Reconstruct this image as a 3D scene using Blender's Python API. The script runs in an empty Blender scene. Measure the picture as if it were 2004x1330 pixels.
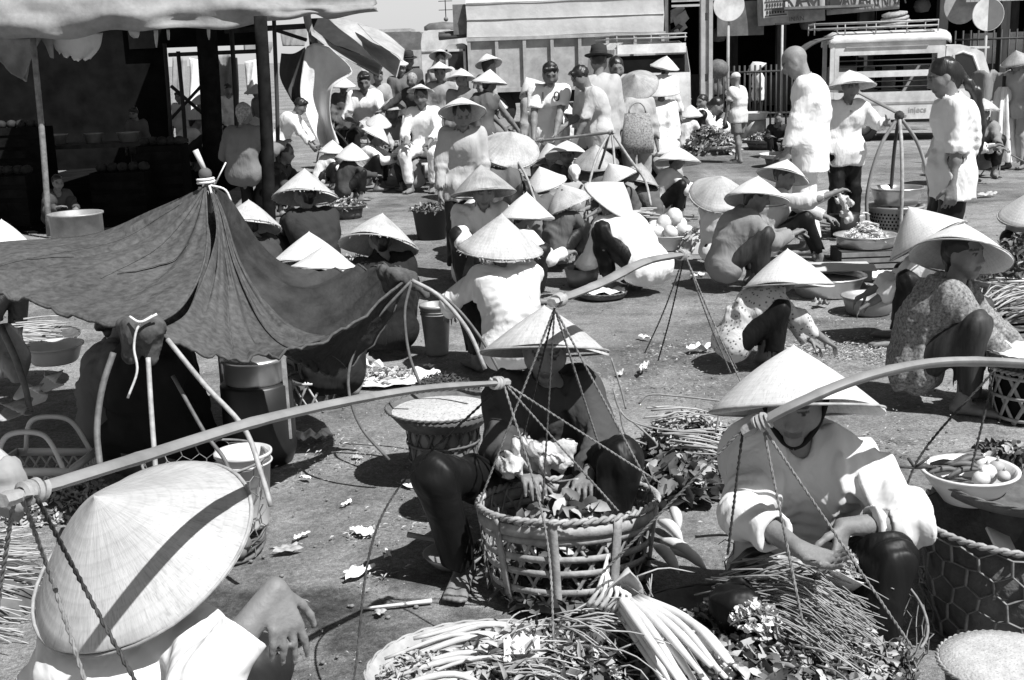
import bpy, math, random
import numpy as np
from mathutils import Matrix, Vector
R = math.radians
rng = np.random.default_rng(7)
random.seed(7)
sc = bpy.context.scene
COL = sc.collection
# ---------------------------------------------------------------- camera
F, PW, PH, HOR, H, ROLL = 2400.0, 2004.0, 1330.0, 100.0, 1.66, R(2.0)
PIT = math.atan((PH / 2 - HOR) / F)
cp, sp, cr, sr = math.cos(PIT), math.sin(PIT), math.cos(ROLL), math.sin(ROLL)
c_f = np.array((0, cp, -sp)); c_r0 = np.array((1.0, 0, 0)); c_u0 = np.array((0, sp, cp))
c_r, c_u = c_r0 * cr - c_u0 * sr, c_u0 * cr + c_r0 * sr
cd = bpy.data.cameras.new('camera')
cam = bpy.data.objects.new('camera', cd)
COL.objects.link(cam)
cam.matrix_world = Matrix([[c_r[i], c_u[i], -c_f[i], (0, 0, H)[i]] for i in range(3)] + [[0, 0, 0, 1]])
cd.lens, cd.sensor_width, cd.clip_start, cd.clip_end = 36 * F / PW, 36, 0.05, 2000
sc.camera = cam
# ---------------------------------------------------------------- sky, sun, exposure
SUN = Vector((0.50, -0.46, 1.0)).normalized()
w = bpy.data.worlds.new('World')
sc.world = w
w.use_nodes = True
nt = w.node_tree
nt.nodes.clear()
sky = nt.nodes.new('ShaderNodeTexSky')
sky.sky_type = 'NISHITA'
sky.sun_disc = False
sky.sun_elevation = math.asin(SUN.z)
sky.sun_rotation = math.atan2(SUN.x, SUN.y)
sky.dust_density = 3.0
bw = nt.nodes.new('ShaderNodeRGBToBW')
bg = nt.nodes.new('ShaderNodeBackground')
bg.inputs['Strength'].default_value = 0.06
wo = nt.nodes.new('ShaderNodeOutputWorld')
nt.links.new(sky.outputs[0], bw.inputs[0])
# pale tropical haze: the sky whitens towards the horizon, all the way round
tcw = nt.nodes.new('ShaderNodeTexCoord'); sxyz = nt.nodes.new('ShaderNodeSeparateXYZ')
nt.links.new(tcw.outputs['Generated'], sxyz.inputs[0])
hz = nt.nodes.new('ShaderNodeMapRange'); hz.interpolation_type = 'SMOOTHERSTEP'
hz.inputs['From Min'].default_value, hz.inputs['From Max'].default_value = -0.05, 0.60
hz.inputs['To Min'].default_value, hz.inputs['To Max'].default_value = 7.2, 0.2
nt.links.new(sxyz.outputs[2], hz.inputs['Value'])
ad = nt.nodes.new('ShaderNodeMath'); ad.operation = 'ADD'
sk = nt.nodes.new('ShaderNodeMath'); sk.operation = 'MULTIPLY'; sk.inputs[1].default_value = 0.4
nt.links.new(bw.outputs[0], sk.inputs[0]); nt.links.new(sk.outputs[0], ad.inputs[0]); nt.links.new(hz.outputs[0], ad.inputs[1])
nt.links.new(ad.outputs[0], bg.inputs[0])
nt.links.new(bg.outputs[0], wo.inputs[0])
sd = bpy.data.lights.new('sun', 'SUN')
sd.energy, sd.angle, sd.color = 5.0, R(0.5), (1, 1, 1)
so = bpy.data.objects.new('sun', sd)
COL.objects.link(so)
so.rotation_euler = SUN.to_track_quat('Z', 'Y').to_euler()
so.location = (3, -2, 12)
vs = sc.view_settings
vs.view_transform, vs.look, vs.exposure, vs.gamma = 'Standard', 'None', 0.62, 1.0
vs.use_curve_mapping = False
sc.cycles.use_denoising = True
sc.cycles.max_bounces = 6
sc.cycles.transparent_max_bounces = 8

# ---------------------------------------------------------------- pixel -> place helpers (2004 x 1330 photograph)
def ray(px, py):
    return c_f + c_r * ((px - PW / 2) / F) + c_u * ((PH / 2 - py) / F)
def gnd(px, py, z=0.0):
    d = ray(px, py)
    return np.array((0, 0, H)) + d * ((z - H) / d[2])
def at(px, py, s):
    """the point seen at pixel (px, py) where a metre measures s pixels"""
    return np.array((0, 0, H)) + ray(px, py) * (F / s)

def S(px, gy, z=0.0):
    """pixels per metre at height z above the ground point seen at (px, gy)"""
    g = gnd(px, gy)
    return F / (g[1] * cp + (H - z) * sp)
def G2(px, py, gy):
    """the point at pixel (px, py) standing over the ground seen at (px, gy)"""
    y = gnd(px, gy)[1]; d = ray(px, py)
    return np.array((0, 0, H)) + d * (y / d[1])
# ---------------------------------------------------------------- object helpers
def tag(o, label=None, cat=None, group=None, kind=None):
    if label: o['label'] = label
    if cat: o['category'] = cat
    if group: o['group'] = group
    if kind: o['kind'] = kind
    return o
def empty(name, loc=(0, 0, 0), rz=0.0, parent=None):
    o = bpy.data.objects.new(name, None)
    COL.objects.link(o)
    o.empty_display_size = 0.1
    o.location = loc
    o.rotation_euler = (0, 0, rz)
    o.parent = parent
    return o
def link(name, me, m=None, parent=None, loc=None, rot=None, mw=None):
    o = bpy.data.objects.new(name, me)
    COL.objects.link(o)
    if m is not None and not me.materials: me.materials.append(m)
    o.parent = parent
    if mw is not None: o.matrix_local = mw
    if loc is not None: o.location = loc
    if rot is not None: o.rotation_euler = rot
    return o
def npmesh(name, V, Fq, smooth=True):
    """mesh from numpy verts and an (n,4) or (n,3) face array"""
    me = bpy.data.meshes.new(name)
    V = np.asarray(V, np.float32)
    Fq = np.asarray(Fq, np.int32)
    n, c = Fq.shape
    me.vertices.add(len(V))
    me.vertices.foreach_set('co', V.ravel())
    me.loops.add(n * c)
    me.loops.foreach_set('vertex_index', Fq.ravel())
    me.polygons.add(n)
    me.polygons.foreach_set('loop_start', np.arange(0, n * c, c, dtype=np.int32))
    me.polygons.foreach_set('loop_total', np.full(n, c, np.int32))
    me.polygons.foreach_set('use_smooth', np.full(n, smooth, bool))
    me.update(calc_edges=True)
    return me
def nrm(v):
    v = np.asarray(v, float)
    return v / (np.linalg.norm(v) + 1e-12)
def rot2(v, a):
    c, s = math.cos(a), math.sin(a)
    return np.array((v[0] * c - v[1] * s, v[0] * s + v[1] * c))

class MB:
    """collects simple solids, then links them as one mesh object"""
    def __init__(s): s.v, s.f = [], []
    def add(s, V, Fs):
        b = len(s.v)
        s.v += [tuple(map(float, p)) for p in V]
        s.f += [tuple(int(i) + b for i in f) for f in Fs]
        return s
    def box(s, c, d, rz=0.0, M=None):
        c = np.array(c, float); x, y, z = np.array(d, float) / 2
        P = np.array([(i * x, j * y, k * z) for i in (-1, 1) for j in (-1, 1) for k in (-1, 1)])
        if M is not None: P = P @ np.array(M).T
        if rz:
            cc, ss = math.cos(rz), math.sin(rz)
            P = np.stack((P[:, 0] * cc - P[:, 1] * ss, P[:, 0] * ss + P[:, 1] * cc, P[:, 2]), 1)
        return s.add(P + c, [(0, 1, 3, 2), (4, 6, 7, 5), (0, 4, 5, 1), (2, 3, 7, 6), (0, 2, 6, 4), (1, 5, 7, 3)])
    def tube(s, pts, r, n=6, flat=None, cap=True):
        pts = np.asarray(pts, float); m = len(pts)
        rr = np.full(m, r, float) if np.isscalar(r) else np.interp(np.linspace(0, 1, m), np.linspace(0, 1, len(r)), r)
        T = np.gradient(pts, axis=0)
        up = np.array((0, 0, 1.0))
        if abs(nrm(T[0])[2]) > 0.95: up = np.array((0, 1.0, 0))
        V = []
        a = np.arange(n) * 2 * math.pi / n
        for i in range(m):
            t = nrm(T[i]); x = nrm(np.cross(t, up)); y = np.cross(x, t); up = y
            fy = 1.0 if flat is None else flat
            V += list(pts[i] + rr[i] * (np.cos(a)[:, None] * x + np.sin(a)[:, None] * y * fy))
        Fs = [(i * n + j, i * n + (j + 1) % n, (i + 1) * n + (j + 1) % n, (i + 1) * n + j) for i in range(m - 1) for j in range(n)]
        if cap: Fs += [tuple(range(n - 1, -1, -1)), tuple((m - 1) * n + j for j in range(n))]
        return s.add(V, Fs)
    def lathe(s, prof, n=28, c=(0, 0, 0), jit=0.0, sx=1.0, sy=1.0):
        c = np.array(c, float); m = len(prof); V = []
        for j in range(n):
            a = 2 * math.pi * j / n; q = 1 + (random.uniform(-jit, jit) if jit else 0)
            for (r, z) in prof: V.append(c + (math.cos(a) * r * q * sx, math.sin(a) * r * q * sy, z))
        Fs = [(j * m + i, ((j + 1) % n) * m + i, ((j + 1) % n) * m + i + 1, j * m + i + 1) for j in range(n) for i in range(m - 1)]
        return s.add(V, Fs)
    def ball(s, c, r, n=10, sc3=(1, 1, 1), M=None):
        m = max(4, n // 2 + 1)
        V, Fs = [], []
        for i in range(m + 1):
            t = math.pi * i / m
            for j in range(n):
                a = 2 * math.pi * j / n
                V.append((math.sin(t) * math.cos(a) * sc3[0], math.sin(t) * math.sin(a) * sc3[1], math.cos(t) * sc3[2]))
        V = np.array(V) * r
        if M is not None: V = V @ np.array(M).T
        Fs = [(i * n + j, (i + 1) * n + j, (i + 1) * n + (j + 1) % n, i * n + (j + 1) % n) for i in range(m) for j in range(n)]
        return s.add(V + np.array(c, float), Fs)
    def sheet(s, G):
        """G: (m,n,3) grid of points"""
        m, n = G.shape[:2]
        return s.add(G.reshape(-1, 3), [(i * n + j, i * n + j + 1, (i + 1) * n + j + 1, (i + 1) * n + j) for i in range(m - 1) for j in range(n - 1)])
    def prism(s, poly, a, b):
        """poly: 2D outline (x,z), extruded from y=a to y=b"""
        n = len(poly)
        V = [(x, a, z) for x, z in poly] + [(x, b, z) for x, z in poly]
        return s.add(V, [tuple(range(n)), tuple(range(2 * n - 1, n - 1, -1))] + [(i, i + n, (i + 1) % n + n, (i + 1) % n) for i in range(n)])
    def mesh(s, name, smooth=True):
        me = bpy.data.meshes.new(name)
        me.from_pydata(s.v, [], s.f)
        me.polygons.foreach_set('use_smooth', np.full(len(me.polygons), smooth, bool))
        me.update()
        return me
    def build(s, name, m, parent=None, smooth=True, loc=None, rot=None, mw=None):
        return link(name, s.mesh(name, smooth), m, parent, loc, rot, mw)
def auto(o, ang=40):
    """flat facets across sharp edges"""
    me = o.data
    try: me.set_sharp_from_angle(angle=R(ang))
    except Exception: pass
    return o
def solid(o, t, off=0.0):
    md = o.modifiers.new('thick', 'SOLIDIFY'); md.thickness = t; md.offset = off
    return o
def curve_pts(ctrl, n=24):
    """Catmull-Rom through the control points"""
    C = np.asarray(ctrl, float)
    if len(C) == 2: return C[0] + (C[1] - C[0]) * np.linspace(0, 1, n)[:, None]
    C = np.vstack((2 * C[0] - C[1], C, 2 * C[-1] - C[-2]))
    out = []
    for t in np.linspace(0, len(C) - 3 - 1e-6, n):
        i = int(t); f = t - i
        a, b, c, d = C[i], C[i + 1], C[i + 2], C[i + 3]
        out.append(0.5 * (2 * b + (c - a) * f + (2 * a - 5 * b + 4 * c - d) * f * f + (3 * b - a - 3 * c + d) * f ** 3))
    return np.array(out)

# ---------------------------------------------------------------- materials (all grey: the photograph is black and white)
MATS = {}
def mat(key, a=0.3, rough=0.7, spec=0.3, metal=0.0, var=0.15, vs=6.0, bump=0.0, bs=40.0, bd=0.004, stretch=(1, 1, 1), spots=None, attr=None, coat=0.0, trans=0.0, grime=0.0, crumple=0.0):
    if key in MATS: return MATS[key]
    m = bpy.data.materials.new(key); MATS[key] = m
    m.use_nodes = True
    n = m.node_tree; b = n.nodes['Principled BSDF']; L = n.links.new
    tc = n.nodes.new('ShaderNodeTexCoord'); mp = n.nodes.new('ShaderNodeMapping')
    mp.inputs['Scale'].default_value = stretch
    L(tc.outputs['Object'], mp.inputs[0])
    oi = n.nodes.new('ShaderNodeObjectInfo')
    no = n.nodes.new('ShaderNodeTexNoise'); no.noise_dimensions = '4D'
    no.inputs['Scale'].default_value = vs; no.inputs['Detail'].default_value = 6; no.inputs['Roughness'].default_value = 0.62
    L(mp.outputs[0], no.inputs['Vector'])
    mw = n.nodes.new('ShaderNodeMath'); mw.operation = 'MULTIPLY'; mw.inputs[1].default_value = 37.0
    L(oi.outputs['Random'], mw.inputs[0]); L(mw.outputs[0], no.inputs['W'])
    mr = n.nodes.new('ShaderNodeMapRange')
    mr.inputs['From Min'].default_value = 0.3; mr.inputs['From Max'].default_value = 0.7
    mr.inputs['To Min'].default_value = a * (1 - var); mr.inputs['To Max'].default_value = a * (1 + var)
    L(no.outputs['Fac'], mr.inputs['Value'])
    out = mr.outputs[0]
    def mul(x, y):
        k = n.nodes.new('ShaderNodeMath'); k.operation = 'MULTIPLY'
        L(x, k.inputs[0])
        if isinstance(y, float): k.inputs[1].default_value = y
        else: L(y, k.inputs[1])
        return k.outputs[0]
    if spots:
        vo = n.nodes.new('ShaderNodeTexVoronoi'); vo.inputs['Scale'].default_value = spots[0]
        L(tc.outputs['Object'], vo.inputs['Vector'])
        g = n.nodes.new('ShaderNodeMapRange'); g.inputs['From Min'].default_value = spots[1]; g.inputs['From Max'].default_value = spots[1] + 0.12
        g.inputs['To Min'].default_value = spots[2]; g.inputs['To Max'].default_value = 1.0
        L(vo.outputs['Distance'], g.inputs['Value'])
        out = mul(out, g.outputs[0])
    if grime:
        n2 = n.nodes.new('ShaderNodeTexNoise'); n2.inputs['Scale'].default_value = 2.3; n2.inputs['Detail'].default_value = 9; n2.inputs['Roughness'].default_value = 0.7
        L(tc.outputs['Object'], n2.inputs['Vector'])
        g = n.nodes.new('ShaderNodeMapRange'); g.inputs['From Min'].default_value = 0.36; g.inputs['From Max'].default_value = 0.6
        g.inputs['To Min'].default_value = 1 - grime; g.inputs['To Max'].default_value = 1.0
        L(n2.outputs['Fac'], g.inputs['Value'])
        out = mul(out, g.outputs[0])
    if attr:
        at_ = n.nodes.new('ShaderNodeAttribute'); at_.attribute_name = attr
        out = mul(out, at_.outputs['Fac'])
    L(out, b.inputs['Base Color'])
    b.inputs['Roughness'].default_value = rough
    b.inputs['Specular IOR Level'].default_value = spec
    b.inputs['Metallic'].default_value = metal
    if coat: b.inputs['Coat Weight'].default_value = coat
    if bump:
        nb = n.nodes.new('ShaderNodeTexNoise'); nb.inputs['Scale'].default_value = bs; nb.inputs['Detail'].default_value = 4
        L(mp.outputs[0], nb.inputs['Vector'])
        bp = n.nodes.new('ShaderNodeBump'); bp.inputs['Strength'].default_value = bump; bp.inputs['Distance'].default_value = bd
        L(nb.outputs['Fac'], bp.inputs['Height']); L(bp.outputs[0], b.inputs['Normal'])
    if crumple:
        m2 = n.nodes.new('ShaderNodeMapping'); m2.inputs['Scale'].default_value = (1, 1, 0.42); L(tc.outputs['Object'], m2.inputs[0])
        ds_ = n.nodes.new('ShaderNodeTexNoise'); ds_.inputs['Scale'].default_value = 3.0; L(tc.outputs['Object'], ds_.inputs['Vector'])
        vm = n.nodes.new('ShaderNodeVectorMath'); vm.operation = 'MULTIPLY_ADD'; L(ds_.outputs['Color'], vm.inputs[0]); vm.inputs[1].default_value = (0.25, 0.25, 0.25); L(m2.outputs[0], vm.inputs[2])
        hs_ = []
        for s_, ty in ((7.5, 'RIDGED_MULTIFRACTAL'), (26.0, 'FBM')):
            q = n.nodes.new('ShaderNodeTexNoise'); q.noise_type = ty; q.inputs['Scale'].default_value = s_; q.inputs['Detail'].default_value = 2.0; q.inputs['Roughness'].default_value = 0.45
            L(vm.outputs[0], q.inputs['Vector']); hs_.append(q.outputs['Fac'])
        ma = n.nodes.new('ShaderNodeMath'); ma.operation = 'MULTIPLY_ADD'; L(hs_[1], ma.inputs[0]); ma.inputs[1].default_value = 0.5; L(hs_[0], ma.inputs[2])
        bp = n.nodes.new('ShaderNodeBump'); bp.inputs['Strength'].default_value = 0.62 * crumple; bp.inputs['Distance'].default_value = 0.027
        L(ma.outputs[0], bp.inputs['Height']); L(bp.outputs[0], b.inputs['Normal'])
    if trans:
        tr = n.nodes.new('ShaderNodeBsdfTranslucent'); mx = n.nodes.new('ShaderNodeMixShader'); mx.inputs[0].default_value = trans
        L(out, tr.inputs[0]); L(b.outputs[0], mx.inputs[1]); L(tr.outputs[0], mx.inputs[2])
        L(mx.outputs[0], n.nodes['Material Output'].inputs[0])
    return m
def cloth(a, satin=False):
    if satin: return mat('satin_%.3f' % a, a * 0.6, 0.5, 0.2, var=0.2, vs=9, crumple=0.8)
    return mat('cloth_%.3f' % a, a, 0.9, 0.1, var=0.06, vs=5, crumple=1.0)
def straw(key, a=0.62, age=0.1):
    """palm-leaf hat: strips run from the tip to the brim, sewn on rings; object axis = cone axis"""
    if key in MATS: return MATS[key]
    m = bpy.data.materials.new(key); MATS[key] = m
    m.use_nodes = True
    n = m.node_tree; b = n.nodes['Principled BSDF']; L = n.links.new
    def N(t, **kw):
        x = n.nodes.new(t)
        for k_, v_ in kw.items(): setattr(x, k_, v_)
        return x
    tc = N('ShaderNodeTexCoord'); se = N('ShaderNodeSeparateXYZ'); L(tc.outputs['Object'], se.inputs[0])
    an = N('ShaderNodeMath', operation='ARCTAN2'); L(se.outputs[1], an.inputs[0]); L(se.outputs[0], an.inputs[1])
    cs = N('ShaderNodeMath', operation='COSINE'); sn = N('ShaderNodeMath', operation='SINE'); L(an.outputs[0], cs.inputs[0]); L(an.outputs[0], sn.inputs[0])
    cb = N('ShaderNodeCombineXYZ'); L(cs.outputs[0], cb.inputs[0]); L(sn.outputs[0], cb.inputs[1])
    oi = N('ShaderNodeObjectInfo')
    zz = N('ShaderNodeMath', operation='MULTIPLY_ADD'); L(se.outputs[2], zz.inputs[0]); zz.inputs[1].default_value = 1.2
    rm = N('ShaderNodeMath', operation='MULTIPLY'); L(oi.outputs['Random'], rm.inputs[0]); rm.inputs[1].default_value = 50.0
    L(rm.outputs[0], zz.inputs[2]); L(zz.outputs[0], cb.inputs[2])
    st = N('ShaderNodeTexNoise'); st.inputs['Scale'].default_value = 14; st.inputs['Detail'].default_value = 5; st.inputs['Roughness'].default_value = 0.7
    L(cb.outputs[0], st.inputs['Vector'])
    pt = N('ShaderNodeTexNoise'); pt.noise_dimensions = '4D'; pt.inputs['Scale'].default_value = 9; pt.inputs['Detail'].default_value = 8; pt.inputs['Roughness'].default_value = 0.65
    L(tc.outputs['Object'], pt.inputs['Vector']); L(rm.outputs[0], pt.inputs['W'])
    rg = N('ShaderNodeMath', operation='MULTIPLY'); L(se.outputs[2], rg.inputs[0]); rg.inputs[1].default_value = 2 * math.pi / 0.0135
    rs = N('ShaderNodeMath', operation='SINE'); L(rg.outputs[0], rs.inputs[0])
    m1 = N('ShaderNodeMapRange'); m1.inputs['From Min'].default_value = 0.3; m1.inputs['From Max'].default_value = 0.7
    m1.inputs['To Min'].default_value = a * (0.92 - age); m1.inputs['To Max'].default_value = a * 1.06; L(st.outputs['Fac'], m1.inputs['Value'])
    m2 = N('ShaderNodeMapRange'); m2.inputs['From Min'].default_value = 0.3; m2.inputs['From Max'].default_value = 0.62
    m2.inputs['To Min'].default_value = 1 - age * 2.2; m2.inputs['To Max'].default_value = 1.0; L(pt.outputs['Fac'], m2.inputs['Value'])
    mu0 = N('ShaderNodeMath', operation='MULTIPLY'); L(m1.outputs[0], mu0.inputs[0]); L(m2.outputs[0], mu0.inputs[1])
    fl = N('ShaderNodeTexNoise'); fl.inputs['Scale'].default_value = 60; fl.inputs['Detail'].default_value = 2; L(cb.outputs[0], fl.inputs['Vector'])
    m3 = N('ShaderNodeMapRange'); m3.inputs['From Min'].default_value = 0.36; m3.inputs['From Max'].default_value = 0.44; m3.inputs['To Min'].default_value = 0.80; m3.inputs['To Max'].default_value = 1.0; L(fl.outputs['Fac'], m3.inputs['Value'])
    m4 = N('ShaderNodeMapRange'); m4.inputs['From Min'].default_value = 0.6; m4.inputs['From Max'].default_value = 1.0; m4.inputs['To Min'].default_value = 1.0; m4.inputs['To Max'].default_value = 0.93; L(rs.outputs[0], m4.inputs['Value'])
    mu1 = N('ShaderNodeMath', operation='MULTIPLY'); L(mu0.outputs[0], mu1.inputs[0]); L(m3.outputs[0], mu1.inputs[1])
    mu = N('ShaderNodeMath', operation='MULTIPLY'); L(mu1.outputs[0], mu.inputs[0]); L(m4.outputs[0], mu.inputs[1])
    L(mu.outputs[0], b.inputs['Base Color'])
    b.inputs['Roughness'].default_value = 0.55; b.inputs['Specular IOR Level'].default_value = 0.35
    hs = N('ShaderNodeMath', operation='MULTIPLY_ADD'); L(rs.outputs[0], hs.inputs[0]); hs.inputs[1].default_value = 0.10; L(st.outputs['Fac'], hs.inputs[2])
    bp = N('ShaderNodeBump'); bp.inputs['Strength'].default_value = 0.35; bp.inputs['Distance'].default_value = 0.004
    L(hs.outputs[0], bp.inputs['Height']); L(bp.outputs[0], b.inputs['Normal'])
    tr = N('ShaderNodeBsdfTranslucent'); L(mu.outputs[0], tr.inputs[0])
    mx = N('ShaderNodeMixShader'); mx.inputs[0].default_value = 0.07
    L(b.outputs[0], mx.inputs[1]); L(tr.outputs[0], mx.inputs[2]); L(mx.outputs[0], n.nodes['Material Output'].inputs[0])
    return m
M_HAT = straw('palm_leaf_clean', 0.66, 0.07)
M_HATO = straw('palm_leaf_worn', 0.58, 0.17)
M_SKIN = mat('skin', 0.17, 0.58, 0.35, var=0.16, vs=26, bump=0.55, bs=75, bd=0.004, attr='tone')
M_HATG = straw('palm_leaf_grey', 0.50, 0.13)
M_HATY = straw('palm_leaf_old', 0.44, 0.22)
M_HAIR = mat('hair', 0.012, 0.42, 0.5, var=0.4, vs=30, bump=0.6, bs=60, bd=0.006, stretch=(1, 1, 0.15))
M_BAMBOO = mat('bamboo', 0.21, 0.55, 0.35, var=0.35, vs=7, bump=0.3, bs=30, stretch=(1, 1, 0.3))
M_CANE = mat('split_cane', 0.29, 0.6, 0.3, var=0.4, vs=25, bump=0.4, bs=90)
M_CANED = mat('dark_cane', 0.11, 0.6, 0.3, var=0.4, vs=25, bump=0.4, bs=90)
M_ROPE = mat('rope', 0.17, 0.9, 0.1, var=0.5, vs=60)
M_ROPED = mat('dark_rope', 0.05, 0.9, 0.1, var=0.5, vs=60)
M_ALU = mat('aluminium', 0.62, 0.34, 0.5, metal=0.85, var=0.12, vs=8, bump=0.1, bs=12, bd=0.01)
M_ENAM = mat('enamel', 0.55, 0.35, 0.5, var=0.1, vs=6, grime=0.3)
M_ZINC = mat('zinc', 0.36, 0.5, 0.5, metal=0.4, var=0.2, vs=9, grime=0.4)
M_BLACKPOT = mat('soot_black', 0.012, 0.45, 0.5, var=0.4, vs=9)
M_WIRE = mat('wire', 0.20, 0.6, 0.4, var=0.4, vs=30)
M_WOODD = mat('dark_wood', 0.045, 0.8, 0.2, var=0.5, vs=8, bump=0.4, bs=20, stretch=(1, 1, 0.2))
M_WOOD = mat('weathered_wood', 0.2, 0.8, 0.2, var=0.4, vs=10, bump=0.4, bs=24, stretch=(1, 0.3, 1))
M_LEAF = mat('leaves', 0.085, 0.6, 0.4, var=0.55, vs=12)
M_LEAFP = mat('pale_leaves', 0.34, 0.6, 0.35, var=0.4, vs=14)
M_STALK = mat('white_stalks', 0.58, 0.45, 0.4, var=0.2, vs=9)
M_PAPER = mat('paper', 0.72, 0.85, 0.1, var=0.08, vs=6, bump=0.3, bs=20)
M_PLAST = mat('clear_plastic_bag', 0.46, 0.25, 0.5, var=0.15, vs=8, bump=0.9, bs=18, bd=0.02)
# ---------------------------------------------------------------- people: smooth-blended distance fields, meshed by surface nets
class Field:
    def __init__(s): s.p = []
    def cap(s, a, b, r1, r2=None, k=0.02, op=0):
        s.p.append(('c', np.asarray(a, float), np.asarray(b, float), r1, r1 if r2 is None else r2, k, op)); return s
    def ell(s, c, r, M=None, k=0.02, op=0):
        s.p.append(('e', np.asarray(c, float), np.asarray(r, float), np.eye(3) if M is None else np.asarray(M, float), 0, k, op)); return s
    def cut(s, p, n, rad=None):
        s.p.append(('h', np.asarray(p, float), nrm(n), rad, 0, 0, 2)); return s
    def bounds(s, vox):
        lo, hi = np.full(3, 9e9), np.full(3, -9e9)
        for q in s.p:
            if q[6]: continue
            if q[0] == 'c':
                r = max(q[3], q[4])
                lo = np.minimum(lo, np.minimum(q[1], q[2]) - r); hi = np.maximum(hi, np.maximum(q[1], q[2]) + r)
            else:
                e = np.sqrt(((q[3] * q[2]) ** 2).sum(1)); lo = np.minimum(lo, q[1] - e); hi = np.maximum(hi, q[1] + e)
        return lo - 3 * vox - 0.02, hi + 3 * vox + 0.02
    def mesh(s, name, vox, wr=None, smooth=True):
        lo, hi = s.bounds(vox)
        n = np.ceil((hi - lo) / vox).astype(int) + 1
        ax = [(lo[i] + vox * np.arange(n[i])).astype(np.float32) for i in range(3)]
        D = np.full(n, 0.06, np.float32)
        pad = 2.5 * vox
        for q in s.p:
            t, k, op = q[0], q[5], q[6]
            if t == 'h':
                if q[3] is None: sl = [slice(0, n[i]) for i in range(3)]
                else: sl = [slice(max(0, int((q[1][i] - q[3] - lo[i]) / vox)), min(n[i], int((q[1][i] + q[3] - lo[i]) / vox) + 2)) for i in range(3)]
                x, y, z = ax[0][sl[0]][:, None, None] - q[1][0], ax[1][sl[1]][None, :, None] - q[1][1], ax[2][sl[2]][None, None, :] - q[1][2]
                d = (x * q[2][0] + y * q[2][1] + z * q[2][2]).astype(np.float32)
                sub = D[tuple(sl)]
                if q[3] is None: np.maximum(sub, d, out=sub)
                else:
                    inside = (x * x + y * y + z * z) < q[3] ** 2
                    sub[...] = np.where(inside, np.maximum(sub, d), sub)
                continue
            if t == 'c':
                r = max(q[3], q[4]); a0, b0 = np.minimum(q[1], q[2]) - r, np.maximum(q[1], q[2]) + r
            else:
                e = np.sqrt(((q[3] * q[2]) ** 2).sum(1)); a0, b0 = q[1] - e, q[1] + e
            a0, b0 = a0 - pad - k, b0 + pad + k
            i0 = np.maximum(0, np.floor((a0 - lo) / vox).astype(int)); i1 = np.minimum(n, np.ceil((b0 - lo) / vox).astype(int) + 1)
            if (i1 <= i0).any(): continue
            sl = tuple(slice(i0[i], i1[i]) for i in range(3))
            x, y, z = ax[0][sl[0]][:, None, None] - np.float32(q[1][0]), ax[1][sl[1]][None, :, None] - np.float32(q[1][1]), ax[2][sl[2]][None, None, :] - np.float32(q[1][2])
            if t == 'c':
                ba = q[2] - q[1]; L2 = float(ba @ ba) + 1e-9
                h = np.clip((x * np.float32(ba[0]) + y * np.float32(ba[1]) + z * np.float32(ba[2])) / np.float32(L2), 0, 1)
                dx, dy, dz = x - h * np.float32(ba[0]), y - h * np.float32(ba[1]), z - h * np.float32(ba[2])
                d = np.sqrt(dx * dx + dy * dy + dz * dz) - (np.float32(q[3]) + np.float32(q[4] - q[3]) * h)
            else:
                M = q[3].astype(np.float32); r = q[2].astype(np.float32)
                u = [(x * M[0, i] + y * M[1, i] + z * M[2, i]) / r[i] for i in range(3)]
                k0 = np.sqrt(u[0] ** 2 + u[1] ** 2 + u[2] ** 2)
                k1 = np.sqrt((u[0] / r[0]) ** 2 + (u[1] / r[1]) ** 2 + (u[2] / r[2]) ** 2) + 1e-6
                d = k0 * (k0 - 1) / k1
            sub = D[sl]
            if op == 0:
                hh = np.maximum(k - np.abs(sub - d), 0) / max(k, 1e-6)
                sub[...] = np.minimum(sub, d) - hh * hh * k * 0.25
            else:
                hh = np.maximum(k - np.abs(sub + d), 0) / max(k, 1e-6)
                sub[...] = np.maximum(sub, -d) + hh * hh * k * 0.25
        if wr:
            band = np.argwhere(np.abs(D) < 0.03)
            pts = band * vox + lo
            D[band[:, 0], band[:, 1], band[:, 2]] += wr(pts).astype(np.float32)
        V, Q = snets(D, lo, vox)
        if not len(V): V, Q = np.zeros((3, 3)), np.array([[0, 1, 2, 0]])
        return npmesh(name, V, Q, smooth), V
CO = np.array([(i, j, k) for i in (0, 1) for j in (0, 1) for k in (0, 1)])
ED = [(a, b) for a in range(8) for b in range(a + 1, 8) if abs(CO[a] - CO[b]).sum() == 1]
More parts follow.
